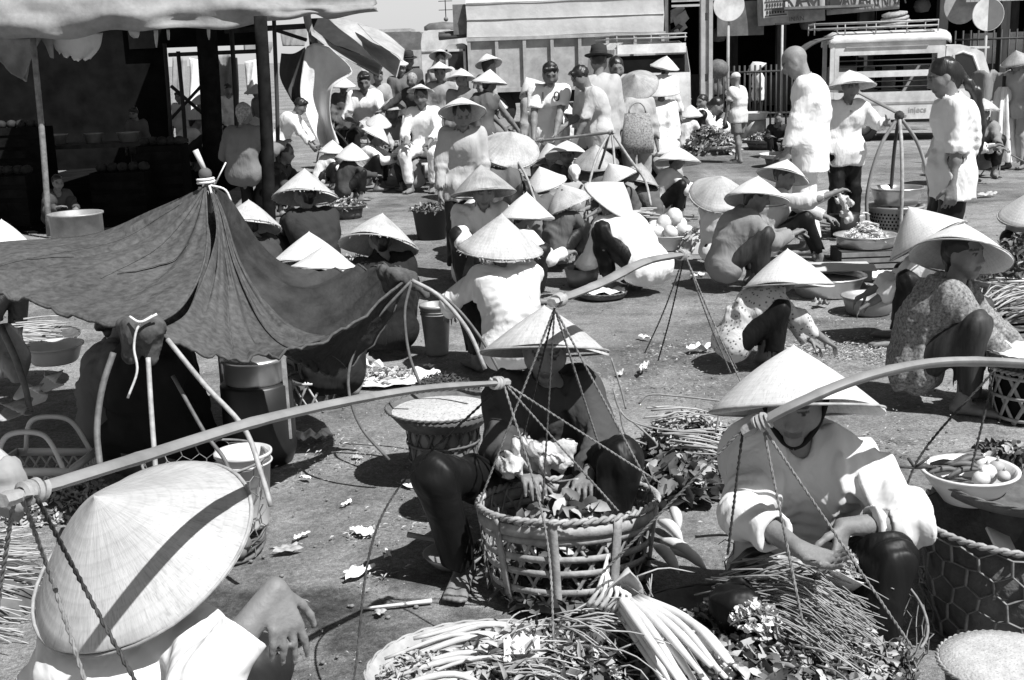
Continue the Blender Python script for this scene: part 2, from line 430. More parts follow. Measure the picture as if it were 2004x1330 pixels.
def snets(D, org, vox):
    S = D < 0
    n = np.zeros(tuple(np.array(D.shape) - 1), np.int8)
    X, Y, Z = D.shape
    for c in CO: n += S[c[0]:X - 1 + c[0], c[1]:Y - 1 + c[1], c[2]:Z - 1 + c[2]]
    act = (n > 0) & (n < 8)
    I = np.argwhere(act)
    idx = np.full(act.shape, -1, np.int32); idx[act] = np.arange(len(I))
    val = [D[I[:, 0] + c[0], I[:, 1] + c[1], I[:, 2] + c[2]] for c in CO]
    acc = np.zeros((len(I), 3)); cnt = np.zeros(len(I))
    for a, b in ED:
        m = (val[a] < 0) != (val[b] < 0)
        t = np.where(m, val[a] / (val[a] - val[b] + 1e-12), 0)
        acc += np.where(m[:, None], CO[a] + (CO[b] - CO[a]) * t[:, None], 0); cnt += m
    V = (I + acc / np.maximum(cnt, 1)[:, None]) * vox + org
    Q = []
    for axis in range(3):
        o1, o2 = [(1, 2), (2, 0), (0, 1)][axis]
        sa = [slice(None)] * 3; sb = [slice(None)] * 3
        sa[axis] = slice(0, -1); sb[axis] = slice(1, None)
        for o in (o1, o2): sa[o] = slice(1, -1); sb[o] = slice(1, -1)
        A, B = S[tuple(sa)], S[tuple(sb)]
        E = np.argwhere(A != B)
        if not len(E): continue
        fl = A[E[:, 0], E[:, 1], E[:, 2]]
        e1 = np.zeros(3, int); e1[o1] = 1; e2 = np.zeros(3, int); e2[o2] = 1
        c = E.copy()
        g = lambda q: idx[q[:, 0], q[:, 1], q[:, 2]]
        q = np.stack((g(c), g(c + e1), g(c + e1 + e2), g(c + e2)), 1)
        q[~fl] = q[~fl][:, ::-1]
        Q.append(q)
    return V, (np.vstack(Q) if Q else np.zeros((0, 4), int))
def folds(amp, seed, f=1.0, vert=0.35, creases=(), cf=150.0):
    """soft folds that mostly run down the garment and come and go along it"""
    r = np.random.default_rng(seed)
    K = r.normal(size=(5, 3)); K[:3, 2] *= vert * 0.6; K /= np.linalg.norm(K, axis=1)[:, None]
    W = r.normal(size=(5, 3)); W /= np.linalg.norm(W, axis=1)[:, None]
    ph = r.uniform(0, 6, 10)
    def fn(p):
        o = np.zeros(len(p))
        for i in range(5):
            u = p @ K[i] + 0.022 * np.sin(p @ W[i] * 12 * f + ph[i + 5])
            a = np.clip(0.35 + np.sin(p @ W[(i + 1) % 5] * 7.0 * f + ph[i]), 0, 1.2)
            c = np.sin(u * (36, 52, 74, 40, 90)[i] * f + ph[i])
            o += (c * c * c * 0.6 + c * 0.4) * a * (0.8, 0.7, 0.45, 0.5, 0.25)[i]
        for c, ax, rad in creases:      # bunched rings at the elbows, armpits and knees
            q = p - c; d = (q ** 2).sum(1) / rad ** 2; m = d < 6
            if m.any(): o[m] += 0.9 * np.exp(-d[m]) * np.sin(q[m] @ ax * cf + 2.5 * np.sin(q[m] @ ax[[1, 2, 0]] * 24 + seed))
        return -amp * o
    return fn
def ik(a, t, l1, l2, pole):
    v = t - a; d = np.linalg.norm(v); dm = min(max(d, abs(l1 - l2) + 1e-3), (l1 + l2) * 0.999)
    u = v / (d + 1e-9); end = a + u * dm
    c = (l1 * l1 + dm * dm - l2 * l2) / (2 * dm)
    h = math.sqrt(max(0, l1 * l1 - c * c))
    p = np.asarray(pole, float); p = p - u * (p @ u)
    return a + u * c + nrm(p) * h, end
def hand(B, wr, d, nrmal, side, k, curl=0.35, fat=1.0, spread=1.0):
    d = nrm(d); nn = nrm(nrmal - d * (np.asarray(nrmal) @ d)); lat = np.cross(d, nn) * side
    tips, kns = [], []
    for i in range(4):
        o = (1.5 - i) * lat
        kn = wr + (0.083 * d + 0.0195 * spread * o - 0.003 * nn * abs(i - 1.2)) * k
        B.cap(wr + 0.010 * o * k + 0.012 * d * k, kn, 0.0135 * k * fat, 0.0105 * k * fat, k=0.012 * k)
        L = (0.070, 0.078, 0.072, 0.056)[i] * k; p = kn
        dd = nrm(d + 0.10 * o * spread)
        for jn, (fr, rr) in enumerate(((0.45, 0.0090), (0.31, 0.0080), (0.26, 0.0070))):
            a = curl * (1.0, 1.15, 0.7)[jn] * (0.9 + 0.12 * i)
            dd = nrm(dd * math.cos(a) + nn * math.sin(a))
            e = p + dd * L * fr
            B.cap(p, e, rr * k * fat, rr * 0.92 * k * fat, k=0.004 * k)
            up_ = nrm(np.cross(np.cross(dd, nn), dd)) if False else -nrm(nn - dd * (nn @ dd))
            kns.append(p + up_ * rr * k)
            if jn == 2: tips.append(e + up_ * rr * 0.8 * k - dd * 0.001 * k)
            p = e
    b0 = wr + (0.018 * d + 0.020 * lat) * k; dd = nrm(0.65 * d + 0.75 * lat + 0.35 * nn)
    for L, rr in ((0.045, 0.0125), (0.034, 0.0100), (0.027, 0.0085)):
        e = b0 + dd * L * k
        B.cap(b0, e, rr * k * fat, rr * 0.88 * k * fat, k=0.007 * k); b0 = e
        dd = nrm(dd + 0.28 * d - 0.12 * lat + 0.15 * nn)
    return tips, kns

def cone_hat(rad=0.22, hgt=0.19, fray=0.0, bulge=0.0, n=44, seed=0, warp=0.007):
    """a conical hat, origin at the centre of the brim circle, tip up +z"""
    r = np.random.default_rng(seed)
    rows = 10
    ph = r.uniform(0, 6.28, 4)
    V, Fs = [], []
    ang = np.arange(n) * 2 * math.pi / n
    wob = warp * np.sin(2 * ang + ph[0]) + warp * 0.5 * np.sin(3 * ang + ph[1])
    fr = r.uniform(-1, 1, n) * fray
    prof = [(t, 1) for t in np.linspace(0.02, 1, rows)] + [(1.0, 0)] + [(t, -1) for t in np.linspace(0.985, 0.05, 6)]
    for (t, sd_) in prof:
        z = hgt * (1 - t) + bulge * math.sin(math.pi * t)
        dz = {1: 0.0, 0: -0.006, -1: -0.008}[sd_]
        rr = rad * t * (1.0 if sd_ >= 0 else 0.985)
        edge = t ** 4
        dn = 0.012 * t * (1 - t) * 4 * (np.sin(2 * ang + ph[2]) * 0.5 + np.sin(3 * ang + ph[3]) * 0.35); z = z + dn
        V.append(np.stack((np.cos(ang) * (rr + fr * edge), np.sin(ang) * (rr + fr * edge), z + dz + wob * edge * 1.5 - np.abs(fr) * edge * 0.4), 1))
    m = len(prof)
    V = np.vstack(V)
    i, j = np.meshgrid(np.arange(m - 1), np.arange(n), indexing='ij')
    q = np.stack((i * n + j, i * n + (j + 1) % n, (i + 1) * n + (j + 1) % n, (i + 1) * n + j), -1).reshape(-1, 4)[:, ::-1]
    V = np.vstack((V, [(0, 0, hgt + 0.004), (0, 0, hgt - 0.016)])); ta, tb = len(V) - 2, len(V) - 1
    tri = [(j, (j + 1) % n, ta, ta) for j in range(n)]
    tri2 = [((m - 1) * n + (j + 1) % n, (m - 1) * n + j, tb, tb) for j in range(n)]
    me = bpy.data.meshes.new('conical_hat')
    me.from_pydata(V.tolist(), [], [tuple(x) for x in q.tolist()] + [t[:3] for t in tri] + [t[:3] for t in tri2])
    me.polygons.foreach_set('use_smooth', np.ones(len(me.polygons), bool)); me.update()
    try: me.set_sharp_from_angle(angle=R(60))
    except Exception: pass
    return me
def brim_parts(o, rad, fray, seed):
    """brim ring, and loose straw where the brim is frayed, as parts of the hat"""
    b = MB(); a = np.linspace(0, 2 * math.pi, 41)
    b.tube(np.stack((np.cos(a) * rad * 0.995, np.sin(a) * rad * 0.995, np.full(41, -0.004)), 1), 0.0042, 5, cap=False)
    b.build('brim_ring', M_HATO if fray else M_CANE, o)
    if fray:
        r = np.random.default_rng(seed + 5); f = MB()
        for q in range(170):
            t = r.uniform(0, 6.28); L = r.uniform(0.006, 0.035) * fray / 0.006; w_ = r.uniform(0.002, 0.005)
            p = np.array((math.cos(t) * rad * 0.97, math.sin(t) * rad * 0.97, r.uniform(-0.008, 0.004)))
            d = np.array((math.cos(t + r.normal(0, 0.5)), math.sin(t + r.normal(0, 0.5)), r.normal(-0.8, 0.5))); d = nrm(d)
            lt = nrm(np.cross(d, (0, 0, 1))) * w_
            f.add([p - lt, p + lt, p + d * L + lt * 0.4, p + d * L - lt * 0.4], [(0, 1, 2, 3)])
        tag(f.build('loose_straw', M_HATO, o), kind='stuff')

PEOPLE = []
def person(label, px, py, gy, face, pose='squat', k=None, s=None, lean=None, hunch=12, side=0, nod=10, hyaw=0, hroll=0, arms=None, epole=None, palms=None,
           curl=0.4, feet=None, knee=None, seat=0.42, hat=None, hat_tilt=0, hat_side=0, hat_old=False, shirt=0.75, smat=None, sleeve='long', hem=0.10, trous=0.015,
           tmat=None, tlen=0.9, hair='bun', vox=None, group=None, fold=0.010, loose=1.0, shorts=False, handdir=None, cat='person', neckcut=0.0, hfwd=0.0, skin=1.0, strap=None, pz=None, fray=None, kneepos=None, felt=False, hmat=None):
    X = np.array((1.0, 0, 0))
    if lean is None: lean = {'stand': 4, 'squat': 32, 'sit': 14}[pose]
    pel = {'stand': np.array((0, 0, 0.85)), 'squat': np.array((0, -0.14, 0.20)), 'sit': np.array((0, -0.02, seat + 0.09))}[pose]
    if pz: pel[2] = pz
    if pose == 'stand': pel = pel + np.array((0, -0.10 * math.sin(R(max(0, lean - 10))), 0))
    dv = lambda a, b=0: nrm(np.array((math.sin(R(b)), math.sin(R(a)) * math.cos(R(b)), math.cos(R(a)) * math.cos(R(b)))))
    S1 = pel + 0.21 * dv(lean - hunch, side); S2 = S1 + 0.26 * dv(lean + hunch, side)
    t = dv(lean + hunch, side); N = S2
    rt = nrm(X - t * (X @ t))
    # head frame
    hy, nn_, hr = R(hyaw), R(nod), R(hroll)
    hf = np.array((math.sin(hy) * math.cos(nn_), math.cos(hy) * math.cos(nn_), -math.sin(nn_)))
    hx = nrm(np.cross(hf, (0, 0, 1.0))); hu = np.cross(hx, hf)
    hx, hu = hx * math.cos(hr) - hu * math.sin(hr), hu * math.cos(hr) + hx * math.sin(hr)
    HC = N + 0.040 * nrm(t + np.array((0, 0, 0.8))) + 0.108 * hu + np.array((0, hfwd, 0)) + 0.015 * hf
    HM = np.stack((hx, hf, hu), 1)
    zref = HC[2]
    # size: stature factor so that the head lands on its pixel at this distance
    if s is None: s = S(px, gy, zref)
    Pw = at(px, py, s)
    if k is None: k = Pw[2] / zref
    if not (0.74 <= k <= 1.17): print('STATURE', round(k, 2), label)
    k = min(max(k, 0.7), 1.2)
    if vox is None: vox = min(max(3.3 / s, 0.0062), 0.019)
    # joints, all scaled by k at the end
    sh = [N - 0.045 * t + sgn * 0.142 * rt for sgn in (1, -1)]
    hip = [pel + sgn * 0.085 * X for sgn in (1, -1)]
    if feet is None:
        feet = {'stand': ((0.10, 0.03, 0), (-0.10, -0.03, 0)), 'squat': ((0.14, 0.10, 0), (-0.14, 0.13, 0)), 'sit': ((0.13, 0.33, 0), (-0.13, 0.30, 0))}[pose]
    if knee is None: knee = {'stand': ((0.1, 1, 0),) * 2, 'squat': ((0.30, 0.8, 1.0), (-0.30, 0.8, 1.0)), 'sit': ((0.25, 0.6, 1.0), (-0.25, 0.6, 1.0))}[pose]
    if arms is None:
        arms = {'stand': ((0.25, 0.08, 0.70), (-0.25, 0.06, 0.70)), 'squat': ((0.12, 0.42, 0.40), (-0.12, 0.45, 0.36)), 'sit': ((0.14, 0.36, 0.62), (-0.14, 0.38, 0.60))}[pose]
    LG, AR, HMK = [], [], []
    def pxl(v):
        if v[0] != 'px': return np.array(v, float)
        q = at(*v[1:]); hw_ = rot2((HC * k)[:2], -R(face)); d_ = rot2(q[:2] - (Pw[:2] - hw_), R(face))
        return np.array((d_[0], d_[1], q[2])) / k
    for i in range(2):
        an = pxl(feet[i]) * ((1, 1, 1) if feet[i][0] != 'px' else (1, 1, 0)) + (0, 0, 0.075)
        kn, an = ik(hip[i], an, 0.395, 0.385, knee[i])
        if kneepos and kneepos[i]: kn = pxl(kneepos[i]); an = pxl(feet[i]) * (1, 1, 0) + (0, 0, 0.075)
        LG.append((hip[i], kn, an))
        sg = 1 if i == 0 else -1
        pole = (epole[i] if epole else (sg * 0.7, -0.5, -0.8))
        el, wr = ik(sh[i], pxl(arms[i]), 0.262, 0.232, pole); AR.append((sh[i], el, wr))
    sk = lambda v: np.asarray(v) * k
    # ---- body
    B = Field()
    B.cap(sk(pel - 0.06 * X), sk(pel + 0.06 * X), 0.10 * k)
    B.cap(sk(S1 - 0.045 * rt), sk(S1 + 0.045 * rt), 0.088 * k, k=0.08 * k)
    ch = N - 0.13 * t
    B.cap(sk(ch - 0.065 * rt), sk(ch + 0.065 * rt), 0.095 * k, k=0.08 * k)
    B.cap(sk(sh[0]), sk(sh[1]), 0.048 * k, k=0.06 * k)
    for i in range(2):
        h_, kn, an = LG[i]
        B.cap(sk(h_), sk(kn), 0.078 * k, 0.054 * k, k=0.05 * k)
        mid = kn + (an - kn) * 0.32 - 0.012 * nrm(np.array((0, 1.0, 0.3)))
        B.cap(sk(kn), sk(mid), 0.050 * k, 0.052 * k, k=0.03 * k); B.cap(sk(mid), sk(an), 0.050 * k, 0.034 * k, k=0.03 * k)
        fd = nrm(np.array((0.18 if i == 0 else -0.18, 1, 0)))
        heel = an * (1, 1, 0) + (0, 0, 0.032) - 0.03 * fd; toe = heel + 0.19 * fd + (0, 0, -0.008)
        lt = np.array((fd[1], -fd[0], 0))
        B.cap(sk(heel), sk(an), 0.030 * k, 0.035 * k, k=0.02 * k)
        for q in (-1, 1): B.cap(sk(heel + 0.008 * q * lt), sk(toe + 0.024 * q * lt), 0.028 * k, 0.018 * k, k=0.02 * k)
        if vox < 0.013:
            for q in range(5): B.cap(sk(toe + (q - 2) * 0.016 * lt), sk(toe + (q - 2) * 0.018 * lt + (0.035 - 0.006 * abs(q - (3 if i else 1))) * fd + (0, 0, -0.004)), 0.011 * k, 0.009 * k, k=0.005)
        s_, el, wr = AR[i]
        B.cap(sk(s_), sk(el), 0.045 * k, 0.036 * k, k=0.04 * k)
        md = el + (wr - el) * 0.3
        B.cap(sk(el), sk(md), 0.036 * k, 0.037 * k, k=0.02 * k); B.cap(sk(md), sk(wr), 0.036 * k, 0.025 * k, k=0.02 * k)
        hd = nrm(wr - el) if handdir is None or handdir[i] is None else nrm(handdir[i])
        pn = palms[i] if palms and palms[i] is not None else ((-1 if i == 0 else 1, 0.1, 0.0) if pose == 'stand' else (0, 0, -1))
        cu = curl[i] if isinstance(curl, tuple) else curl
        hm_ = hand(B, sk(wr), hd, np.array(pn, float), 1 if i == 0 else -1, k, cu, 1.0 if vox < 0.010 else 1.25)
        HMK.append(hm_)
    g = lambda a, b, c: sk(HC) + HM @ (np.array((a, b, c)) * k * 0.97)
    B.cap(sk(N - 0.03 * t), g(0, -0.022, -0.06), 0.050 * k, 0.046 * k, k=0.04 * k)
    B.ell(g(0, -0.012, 0.032), np.array((0.073, 0.094, 0.088)) * k, HM, k=0.03 * k)
    B.cap(g(0, 0.030, -0.02), g(0, 0.052, -0.088), 0.060 * k, 0.030 * k, k=0.035 * k)
    B.cap(g(-0.040, 0.035, -0.025), g(0.040, 0.035, -0.025), 0.036 * k, k=0.03 * k)
    B.cap(g(-0.034, 0.078, 0.038), g(0.034, 0.078, 0.038), 0.011 * k, k=0.018 * k)
    for q in (-1, 1):
        B.ell(g(0.031 * q, 0.097, 0.016), np.array((0.019, 0.014, 0.012)) * k, HM, k=0.014 * k, op=1)
        if vox < 0.012: B.ell(g(0.031 * q, 0.078, 0.015), np.array((0.014, 0.011, 0.009)) * k, HM, k=0.003 * k)
        B.ell(g(0.075 * q, -0.008, 0.0), np.array((0.010, 0.020, 0.031)) * k, HM, k=0.008 * k)
        B.cap(g(0.012 * q, 0.093, -0.026), g(0.013 * q, 0.094, -0.027), 0.010 * k, k=0.008 * k)
    B.cap(g(0, 0.084, 0.022), g(0, 0.104, -0.022), 0.010 * k, 0.014 * k, k=0.014 * k)
    B.ell(g(0, 0.083, -0.054), np.array((0.025, 0.012, 0.0075)) * k, HM, k=0.006 * k)
    B.ell(g(0, 0.080, -0.067), np.array((0.021, 0.012, 0.007)) * k, HM, k=0.006 * k)
    me, V = B.mesh('person', vox)
    # tone: brows, eyes and lips are coloured on the skin
    L = (V - sk(HC)) @ HM / (k * 0.97)
    tone = np.full(len(V), skin, np.float32)
    fr = L[:, 1] > 0.055
    tone[fr & (np.abs(L[:, 2] + 0.060) < 0.011) & (np.abs(L[:, 0]) < 0.026)] *= 0.55
    ax_ = np.abs(L[:, 0])
    tone[fr & (np.abs(L[:, 2] - 0.039) < 0.0055) & (ax_ > 0.012) & (ax_ < 0.052)] = 0.2
    if vox < 0.0105:
        ey = fr & (np.abs(L[:, 2] - 0.015) < 0.0065) & (np.abs(ax_ - 0.031) < 0.013)
        tone[ey] = 1.1 * skin; tone[ey & (np.abs(ax_ - 0.031) < 0.0068)] = 0.10
        tone[fr & (np.abs(L[:, 2] - 0.022) < 0.0035) & (np.abs(ax_ - 0.031) < 0.016)] = 0.18
    else:
        tone[fr & (np.abs(L[:, 2] - 0.018) < 0.009) & (np.abs(ax_ - 0.031) < 0.016)] *= 0.45
    if vox < 0.0085:
        for tips_, kns_ in HMK:
            for p_ in kns_: d_ = np.linalg.norm(V - p_, axis=1); tone *= 1 - 0.30 * np.exp(-(d_ / (0.0055 * k)) ** 2).astype(np.float32)
            for p_ in tips_: tone[np.linalg.norm(V - p_, axis=1) < 0.0068 * k] *= 1.7
    at_ = me.attributes.new('tone', 'FLOAT', 'POINT'); at_.data.foreach_set('value', tone)
    fr_ = -R(face)
    hw = sk(HC); hxy = rot2(hw[:2], fr_)
    o = link('person', me, M_SKIN, loc=(Pw[0] - hxy[0], Pw[1] - hxy[1], 0), rot=(0, 0, fr_))
    tag(o, label, cat, group)
    sd_ = len(PEOPLE) * 13 + 1
    # ---- shirt
    G = Field(); e = 0.020 * loose
    if hem > -0.1:
        if pose != 'stand': hem = min(hem, 0.0)
        down = np.array((0, 0, -1.0)) if pose == 'stand' else nrm(-t * 0.5 + np.array((0, -0.3, -0.8)))
        G.cap(sk(pel - 0.075 * X), sk(pel + 0.075 * X), ((0.098 if pose == 'stand' else 0.096) + e) * k)
        if hem > 0.02:
            hp = pel + down * (hem + 0.07) + (0, -0.01, 0)
            for q in (-1, 0, 1): G.cap(sk(pel + 0.07 * q * X), sk(hp + 0.08 * q * X), (0.106 + e) * k, ((0.099 if pose == 'stand' else 0.10) + e * 1.2) * k, k=0.05 * k)
    for q in (-1, 0, 1):
        G.cap(sk(pel + 0.06 * q * X), sk(S1 + 0.048 * q * rt), (0.094 + e) * k, (0.082 + e) * k, k=0.05 * k)
        G.cap(sk(S1 + 0.048 * q * rt), sk(ch + 0.06 * q * rt), (0.082 + e) * k, (0.088 + e) * k, k=0.05 * k)
    G.cap(sk(ch - 0.068 * rt), sk(ch + 0.068 * rt), (0.090 + e) * k, k=0.09 * k)
    G.cap(sk(sh[0]), sk(sh[1]), (0.044 + e * 0.6) * k, k=0.07 * k)
    G.cap(sk(N - 0.02 * t), sk(N + 0.022 * t), 0.066 * k, 0.058 * k, k=0.03 * k)
    if hem > 0.02:
        hp = pel + down * (hem + 0.055)
        G.cut(sk(hp), down)
    for i in range(2):
        s_, el, wr = AR[i]
        if sleeve == 'none': continue
        e2 = 0.013 * loose
        if sleeve in ('long', 'elbow', 'rolled'):
            G.cap(sk(s_), sk(el), (0.052 + e2) * k, (0.042 + e2 * 1.3) * k, k=0.045 * k)
            fr2 = {'long': 0.88, 'rolled': 0.60, 'elbow': 0.12}[sleeve]
            cu_ = el + (wr - el) * fr2; ax2 = nrm(wr - el)
            G.cap(sk(el), sk(cu_), (0.042 + e2 * 1.3) * k, (0.034 + e2 * 1.1) * k, k=0.025 * k)
        else:
            cu_ = s_ + (el - s_) * 0.72; ax2 = nrm(el - s_)
            G.cap(sk(s_), sk(cu_), (0.052 + e2) * k, (0.054 + e2 * 1.6) * k, k=0.045 * k)
        G.cut(sk(cu_ - 0.006 * ax2), ax2, 0.085 * k)
        G.cap(sk(cu_ - 0.02 * ax2), sk(cu_ + 0.08 * ax2), 0.036 * k if sleeve != 'short' else 0.047 * k, k=0.004, op=1)
    G.cap(sk(N), g(0, -0.02, -0.03), 0.054 * k, k=0.01 * k, op=1)
    if neckcut: G.cap(g(0, 0.02, -0.10), sk(N - neckcut * t + np.array((0, 0.105, 0))), 0.035 * k, 0.012 * k, k=0.01 * k, op=1)
    cr = []
    for i in range(2):
        s_, el, wr = AR[i]
        cr += [(sk(el), nrm(wr - s_), 0.07 * k), (sk(s_ * 0.7 + el * 0.3 - 0.04 * t), nrm(el - s_ + 0.3 * t), 0.08 * k)]
    cr.append((sk(S1), t, 0.13 * k))
    sm, _ = G.mesh('shirt', vox * 1.05, folds(fold, sd_, creases=cr, cf=min(150.0, 1.25 / vox)))
    so_ = link('shirt', sm, smat or cloth(shirt), o)
    # ---- trousers
    Tq = Field()
    Tq.cap(sk(pel - 0.065 * X), sk(pel + 0.065 * X), 0.098 * k)
    Tq.cap(sk(pel + 0.05 * t - 0.06 * X), sk(pel + 0.05 * t + 0.06 * X), 0.080 * k, k=0.05 * k)
    for i in range(2):
        h_, kn, an = LG[i]
        if shorts:
            en = h_ + (kn - h_) * 0.85
            Tq.cap(sk(h_), sk(en), 0.098 * k, 0.092 * k, k=0.04 * k)
            a2 = nrm(kn - h_); Tq.cut(sk(en), a2, 0.12 * k); continue
        en = kn + (an - kn) * tlen; a2 = nrm(an - kn)
        Tq.cap(sk(h_), sk(kn), 0.096 * k, 0.074 * k, k=0.04 * k)
        Tq.cap(sk(kn), sk(en), 0.074 * k, (0.066 if pose != 'stand' else 0.082) * k, k=0.03 * k)
        Tq.cut(sk(en - 0.01 * a2), a2, 0.095 * k)
        Tq.cap(sk(en - 0.03 * a2), sk(en + 0.05 * a2), 0.052 * k, k=0.004, op=1)
    tm, _ = Tq.mesh('trousers', vox * 1.1, folds(fold * 0.8, sd_ + 3, 0.9, creases=[(sk(l_[1]), nrm(l_[2] - l_[0]), 0.08 * k) for l_ in LG], cf=min(130.0, 1.25 / vox)))
    link('trousers', tm, tmat or cloth(trous, satin=trous < 0.05), o)
    # ---- hair
    if hair and hair != 'none':
        Hf = Field()
        Hf.ell(g(0, -0.020, 0.040), np.array((0.080, 0.096, 0.090)) * k, HM)
        Hf.ell(g(0, 0.085, -0.015), np.array((0.062, 0.052, 0.072)) * k, HM, k=0.02 * k, op=1)
        if hair == 'cap': Hf.cut(g(0, 0, 0.02), HM @ np.array((0, 0, -1.0)))
        elif hair == 'short':
            Hf.cut(g(0, -0.06, -0.055), HM @ np.array((0, -0.25, -1.0)))
            Hf.cap(g(-0.045, 0.052, 0.098), g(0.05, 0.058, 0.092), 0.024 * k, k=0.02 * k)
        else:
            Hf.cap(g(0, -0.066, -0.01), g(0, -0.06, -0.065), 0.048 * k, 0.038 * k, k=0.03 * k)
        if hair == 'bun' and not (hat and (hat_tilt < -8 or abs(hat_side) > 14)): Hf.ell(g(0, -0.115, -0.03), np.array((0.042, 0.034, 0.042)) * k, HM, k=0.02 * k)
        if hair == 'ponytail':
            pr = g(0, -0.10, 0.0)
            q1 = pr + np.array((0, -0.115, -0.13)) * k; q2 = pr + np.array((0.01, -0.165, -0.34)) * k; q3 = pr + np.array((0.02, -0.165, -0.55)) * k
            Hf.cap(g(0, -0.06, 0.03), pr, 0.05 * k, 0.035 * k, k=0.03 * k)
            Hf.cap(pr, q1, 0.030 * k, 0.036 * k, k=0.02 * k).cap(q1, q2, 0.036 * k, 0.028 * k, k=0.02 * k).cap(q2, q3, 0.028 * k, 0.008 * k, k=0.02 * k)
        if hair == 'scarf':
            Hf.cap(g(0, -0.10, 0.0), g(0.02, -0.13, -0.12), 0.035 * k, 0.02 * k, k=0.03 * k)
            hm, _ = Hf.mesh('headscarf', vox, folds(0.006, sd_ + 9, 1.6)); link('headscarf', hm, mat('checked_scarf', 0.26, 0.9, var=0.6, vs=45, bump=0.4), o)
        elif hair == 'cap':
            hm, _ = Hf.mesh('cap', vox, folds(0.003, sd_ + 9, 1.0)); cp_ = link('cap', hm, cloth(0.5), o)
            MB().sheet(np.array([[g(math.sin(a_) * r_, 0.02 + math.cos(a_) * r_, 0.055 - 0.15 * max(0, r_ - 0.07)) for a_ in np.linspace(-1.0, 1.0, 9)] for r_ in (0.06, 0.09, 0.13)])).build('visor', cloth(0.5), cp_)
        elif hair == 'whitecap':
            hm, _ = Hf.mesh('headcloth', vox, folds(0.004, sd_ + 9, 1.6)); link('headcloth', hm, cloth(0.75), o)
        else:
            hm, _ = Hf.mesh('hair', vox, folds(0.008 if hair == 'short' else 0.005, sd_ + 9, 3.0 if hair == 'short' else 2.6)); link('hair', hm, M_HAIR, o)
    # ---- hat
    if hat:
        rad, hg = hat
        if fray is None: fray = 0.004 if hat_old else 0.0
        ax_h = nrm(hu + math.tan(R(hat_tilt)) * nrm(hf) + math.tan(R(hat_side)) * nrm(hx))
        q = Vector(ax_h).to_track_quat('Z', 'Y').to_matrix().to_4x4()
        al = math.atan2(rad, hg)   # the cone rests on the round of the skull
        c = g(0, -0.012, 0.036) + ax_h * ((0.104 if hat_old else 0.107) * k / math.sin(al) - hg)
        ho = link('conical_hat', cone_hat(rad, hg, fray, 0.008, seed=sd_, n=48), M_HATO if hat_old else (hmat or (M_HATY if sd_ % 7 == 3 and s < 300 else M_HAT)), o)
        ho.matrix_local = Matrix.Translation(Vector(c)) @ q
        brim_parts(ho, rad, fray, sd_)
        if strap:
            b = MB()
            for sg in (1, -1):
                pts = curve_pts([Vector(c) + Vector(hx * rad * 0.42 * sg) + Vector(ax_h) * hg * 0.5, g(0.078 * sg, 0.035, -0.03), g(0.035 * sg, 0.055, -0.10), g(0.0, 0.058, -0.124)], 14)
                b.tube(pts, 0.009, 6, flat=0.4)
            b.build('chin_strap', cloth(0.02), o)
    if felt:
        q = Vector(hu).to_track_quat('Z', 'Y').to_matrix().to_4x4()
        fh_ = MB().lathe([(0.088, -0.005), (0.12, -0.012), (0.155, 0.0), (0.153, 0.005), (0.12, -0.006), (0.094, 0.003), (0.092, 0.05), (0.082, 0.105), (0.05, 0.118), (0.0, 0.108)], 30, sx=0.95, sy=1.12).build('felt_hat', mat('dark_felt', 0.025, 0.9, var=0.2), o)
        fh_.matrix_local = Matrix.Translation(Vector(g(0, -0.01, 0.065))) @ q
        MB().lathe([(0.0955, 0.005), (0.0955, 0.028)], 30, sx=0.95, sy=1.12).build('hat_band', M_BLACKPOT, fh_)
    PEOPLE.append(o)
    return o
# ---------------------------------------------------------------- ground
def vnoise(x, y, sc_, seed):
    r = np.random.default_rng(seed); T = r.random((256, 256))
    u, v = x * sc_, y * sc_; i, j = np.floor(u).astype(int), np.floor(v).astype(int); f, g = u - i, v - j
    f = f * f * (3 - 2 * f); g = g * g * (3 - 2 * g)
    q = lambda a, b: T[(i + a) % 256, (j + b) % 256]
    return (q(0, 0) * (1 - f) + q(1, 0) * f) * (1 - g) + (q(0, 1) * (1 - f) + q(1, 1) * f) * g
def fbm(x, y, sc_, seed, o=4):
    return sum(vnoise(x, y, sc_ * 2 ** i, seed + i) * 0.5 ** (i + 1) for i in range(o)) / (1 - 0.5 ** o)
xs = np.concatenate((-np.geomspace(300, 5.0, 14), np.arange(-4.7, 4.71, 0.05), np.geomspace(5.0, 300, 14)))
ys = np.concatenate(([-40, -6, 0, 1.2, 1.8], np.arange(2.2, 15, 0.05), np.geomspace(15.2, 600, 40)))
GX, GY = np.meshgrid(xs, ys, indexing='ij')
near = (np.abs(GX) < 4.8) & (GY < 15.2) & (GY > 2.1)
GZ = np.where(near, (fbm(GX, GY, 2.2, 3) - 0.5) * 0.022 + (fbm(GX, GY, 11, 9, 3) - 0.5) * 0.008, 0) - 0.004
nx, ny = GX.shape
i, j = np.meshgrid(np.arange(nx - 1), np.arange(ny - 1), indexing='ij')
me = npmesh('ground', np.stack((GX, GY, GZ), -1).reshape(-1, 3), np.stack((i * ny + j, (i + 1) * ny + j, (i + 1) * ny + j + 1, i * ny + j + 1), -1).reshape(-1, 4))
damp = np.zeros(GX.shape)
